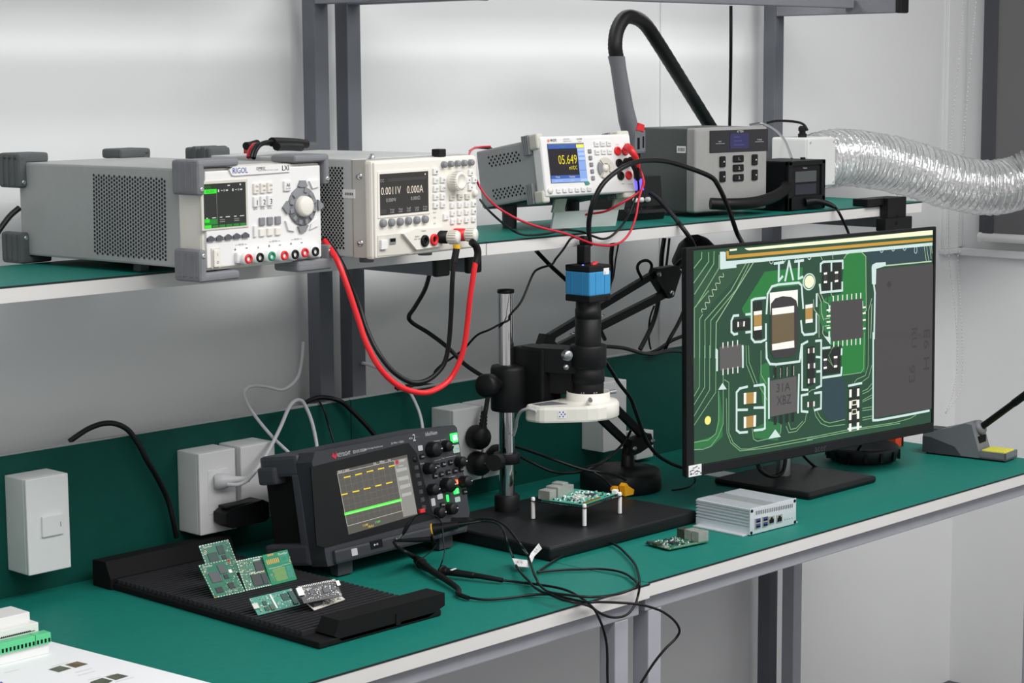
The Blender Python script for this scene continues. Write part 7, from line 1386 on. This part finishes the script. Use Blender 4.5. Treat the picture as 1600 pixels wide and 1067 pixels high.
tubep(t, O_, [(2.0504,2.115,0.0467),(2.0494,2.11,0.0448),(2.0306,2.1,0.0403),(2.0094,2.09,0.0383),(1.9977,2.085,0.0375)], .0009, 'black_cable', 'ground_wire', 6)
tubep(t, O_, [(2.0666,1.9949,0.006),(2.0788,1.979,0.004),(2.0865,1.9491,0.004),(2.0765,1.9552,0.007),(2.0754,1.9277,0.009),(2.0808,1.9014,0.009),(2.0786,1.8736,0.009),(2.0667,1.8427,0.009),(2.0618,1.822,0.005),(2.066,1.812,-0.0046),(2.075,1.81,-0.0205),(2.0859,1.812,-0.0386),(2.0957,1.815,-0.0607),(2.0974,1.815,-0.0805),(2.0974,1.815,-0.1001),(2.098,1.815,-0.1198),(2.098,1.815,-0.1394)], .0019, 'black_cable', 'cable', 8)
# the other ends: two bnc plugs on the scope front with cables, two paper flags and the loose coils on the bench edge
for nm, lab, b0, b1, ring, path, tagq in (
    ('probe_plug', 'black probe plug with yellow ring on the scope, cable with the lower white flag', (2.0573,2.125,0.0629), (2.0804,2.095,0.0711), True,
     [(2.0804,2.095,0.0711),(2.0969,2.08,0.0738),(2.1079,2.07,0.0754),(2.1035,2.045,0.0786),(2.0986,2.025,0.0768),(2.0869,2.005,0.0698),(2.0894,2.0,0.0515),(2.1589,2.0562,0.012),(2.1265,2.0178,0.01),(2.0936,1.9755,0.012),(2.069,1.9401,0.0135),(2.052,1.9164,0.0135),(2.0362,1.8837,0.0135),(2.0316,1.8615,0.0135),(2.0245,1.8349,0.0135),(2.0265,1.8142,0.013),(2.074,1.829,-0.0045),(2.0888,1.822,-0.0159),(2.1067,1.82,-0.025),(2.1271,1.82,-0.0301),(2.1477,1.82,-0.0294),(2.1663,1.822,-0.0197),(2.1809,1.828,-0.0078),(2.1704,1.8168,0.012),(2.2408,1.8796,0.006),(2.2752,1.915,0.006),(2.3106,1.9601,0.006),(2.3448,2.0104,0.006),(2.3498,2.0407,0.006),(2.3142,2.0486,0.006),(2.2423,2.0319,0.005),(2.1436,1.9919,0.004)],
     [(2.1488,2.0493,0.014),(2.1554,2.0246,0.014),(2.1403,2.0063,0.009),(2.1322,2.0266,0.009)]),
    ('probe_plug', 'black probe plug without ring, its cable carrying the upper curled white flag', (2.0997,2.125,0.0652), (2.1092,2.1,0.0712), False,
     [(2.1092,2.1,0.0712),(2.1177,2.09,0.0742),(2.1213,2.07,0.0766),(2.1219,2.05,0.0753),(2.1145,2.025,0.0704),(2.1093,2.005,0.0603),(2.1093,1.99,0.0477),(2.1757,2.0424,0.016),(2.1471,2.0105,0.015),(2.0984,1.9576,0.016),(2.0645,1.9188,0.018),(2.0554,1.9092,0.018),(2.0328,1.8729,0.018),(2.0308,1.8532,0.018),(2.0363,1.833,0.018),(2.0436,1.8171,0.0175),(2.0623,1.8062,0.015),(2.1229,1.829,0.0014),(2.1541,1.828,0.001),(2.1746,1.824,0.007),(2.209,1.867,0.006),(2.2245,1.9035,0.005),(2.22,1.9363,0.004),(2.1994,1.9555,0.004),(2.1815,1.9716,0.004),(2.1594,1.9839,0.004),(2.1433,1.9921,0.004)],
     [(2.1622,2.0298,0.01),(2.1786,2.0387,0.018),(2.2096,2.0507,0.026),(2.1951,2.0309,0.024),(2.1769,2.0294,0.016),(2.1655,2.024,0.009)])):
    O_ = Vector(b0); t = thing(nm, lab, 'probe cable', O_)
    tubep(t, O_, [b0, tuple((Vector(b0)+Vector(b1))/2), b1], .0090, 'black_rubber', 'plug_body', 14, 4, rf=lambda u, i: .0095-.0040*u)
    if ring:
        dv = (Vector(b1)-Vector(b0)).normalized(); MB().lathe([(.0085, -.0026), (.0095, -.0022), (.0095, -.0002), (.0085, 0)], (0, 0, 0), 'yellow_tape', dv, 16).build('colour_ring', t)
    tubep(t, O_, path, .0019, 'black_cable', 'cable', 8)
    b = MB(); vs = [Vector(v)-O_ for v in tagq]; up = Vector((0, 0, .0008))
    if len(vs) == 4:
        b.add([tuple(v) for v in vs]+[tuple(v+up) for v in vs], [(0, 1, 2, 3), (7, 6, 5, 4), (0, 4, 5, 1), (1, 5, 6, 2), (2, 6, 7, 3), (3, 7, 4, 0)], 'sticker_white'); cen = sum(vs, Vector())/4; ex = (vs[1]-vs[0]).normalized(); ey = (vs[0]-vs[3]).normalized()
    else:
        b.add([tuple(v) for v in vs]+[tuple(v+up) for v in vs], [(0, 1, 4, 5), (1, 2, 3, 4), (11, 10, 7, 6), (10, 9, 8, 7), (0, 6, 7, 1), (1, 7, 8, 2), (2, 8, 9, 3), (3, 9, 10, 4), (4, 10, 11, 5), (5, 11, 6, 0)], 'sticker_white'); cen = (vs[1]+vs[2]+vs[3]+vs[4])/4; ex = (vs[2]-vs[1]).normalized(); ey = ((vs[1]-vs[4])).normalized()
    FL_ = b.build('paper_flag', t)
    b = MB(); ez = ex.cross(ey).normalized(); ez = ez if ez.dot(Vector((0, -.5, .8))) > 0 else -ez
    for dx in (-.0035, .0035):
        prev = None
        for i in range(9):
            a = PI*.5+PI*i/8; p_ = cen+ez*.0014+ex*(dx+.003*math.cos(a))+ey*(.0034*math.sin(a))
            p2 = cen+ez*.0014+ex*(dx+.0024*math.cos(a))+ey*(.0027*math.sin(a))
            if prev: b.add([tuple(prev[0]), tuple(p_), tuple(p2), tuple(prev[1])], [(0, 1, 2, 3)], 'ink_black')
            prev = (p_, p2)
    b.build('flag_print', FL_)
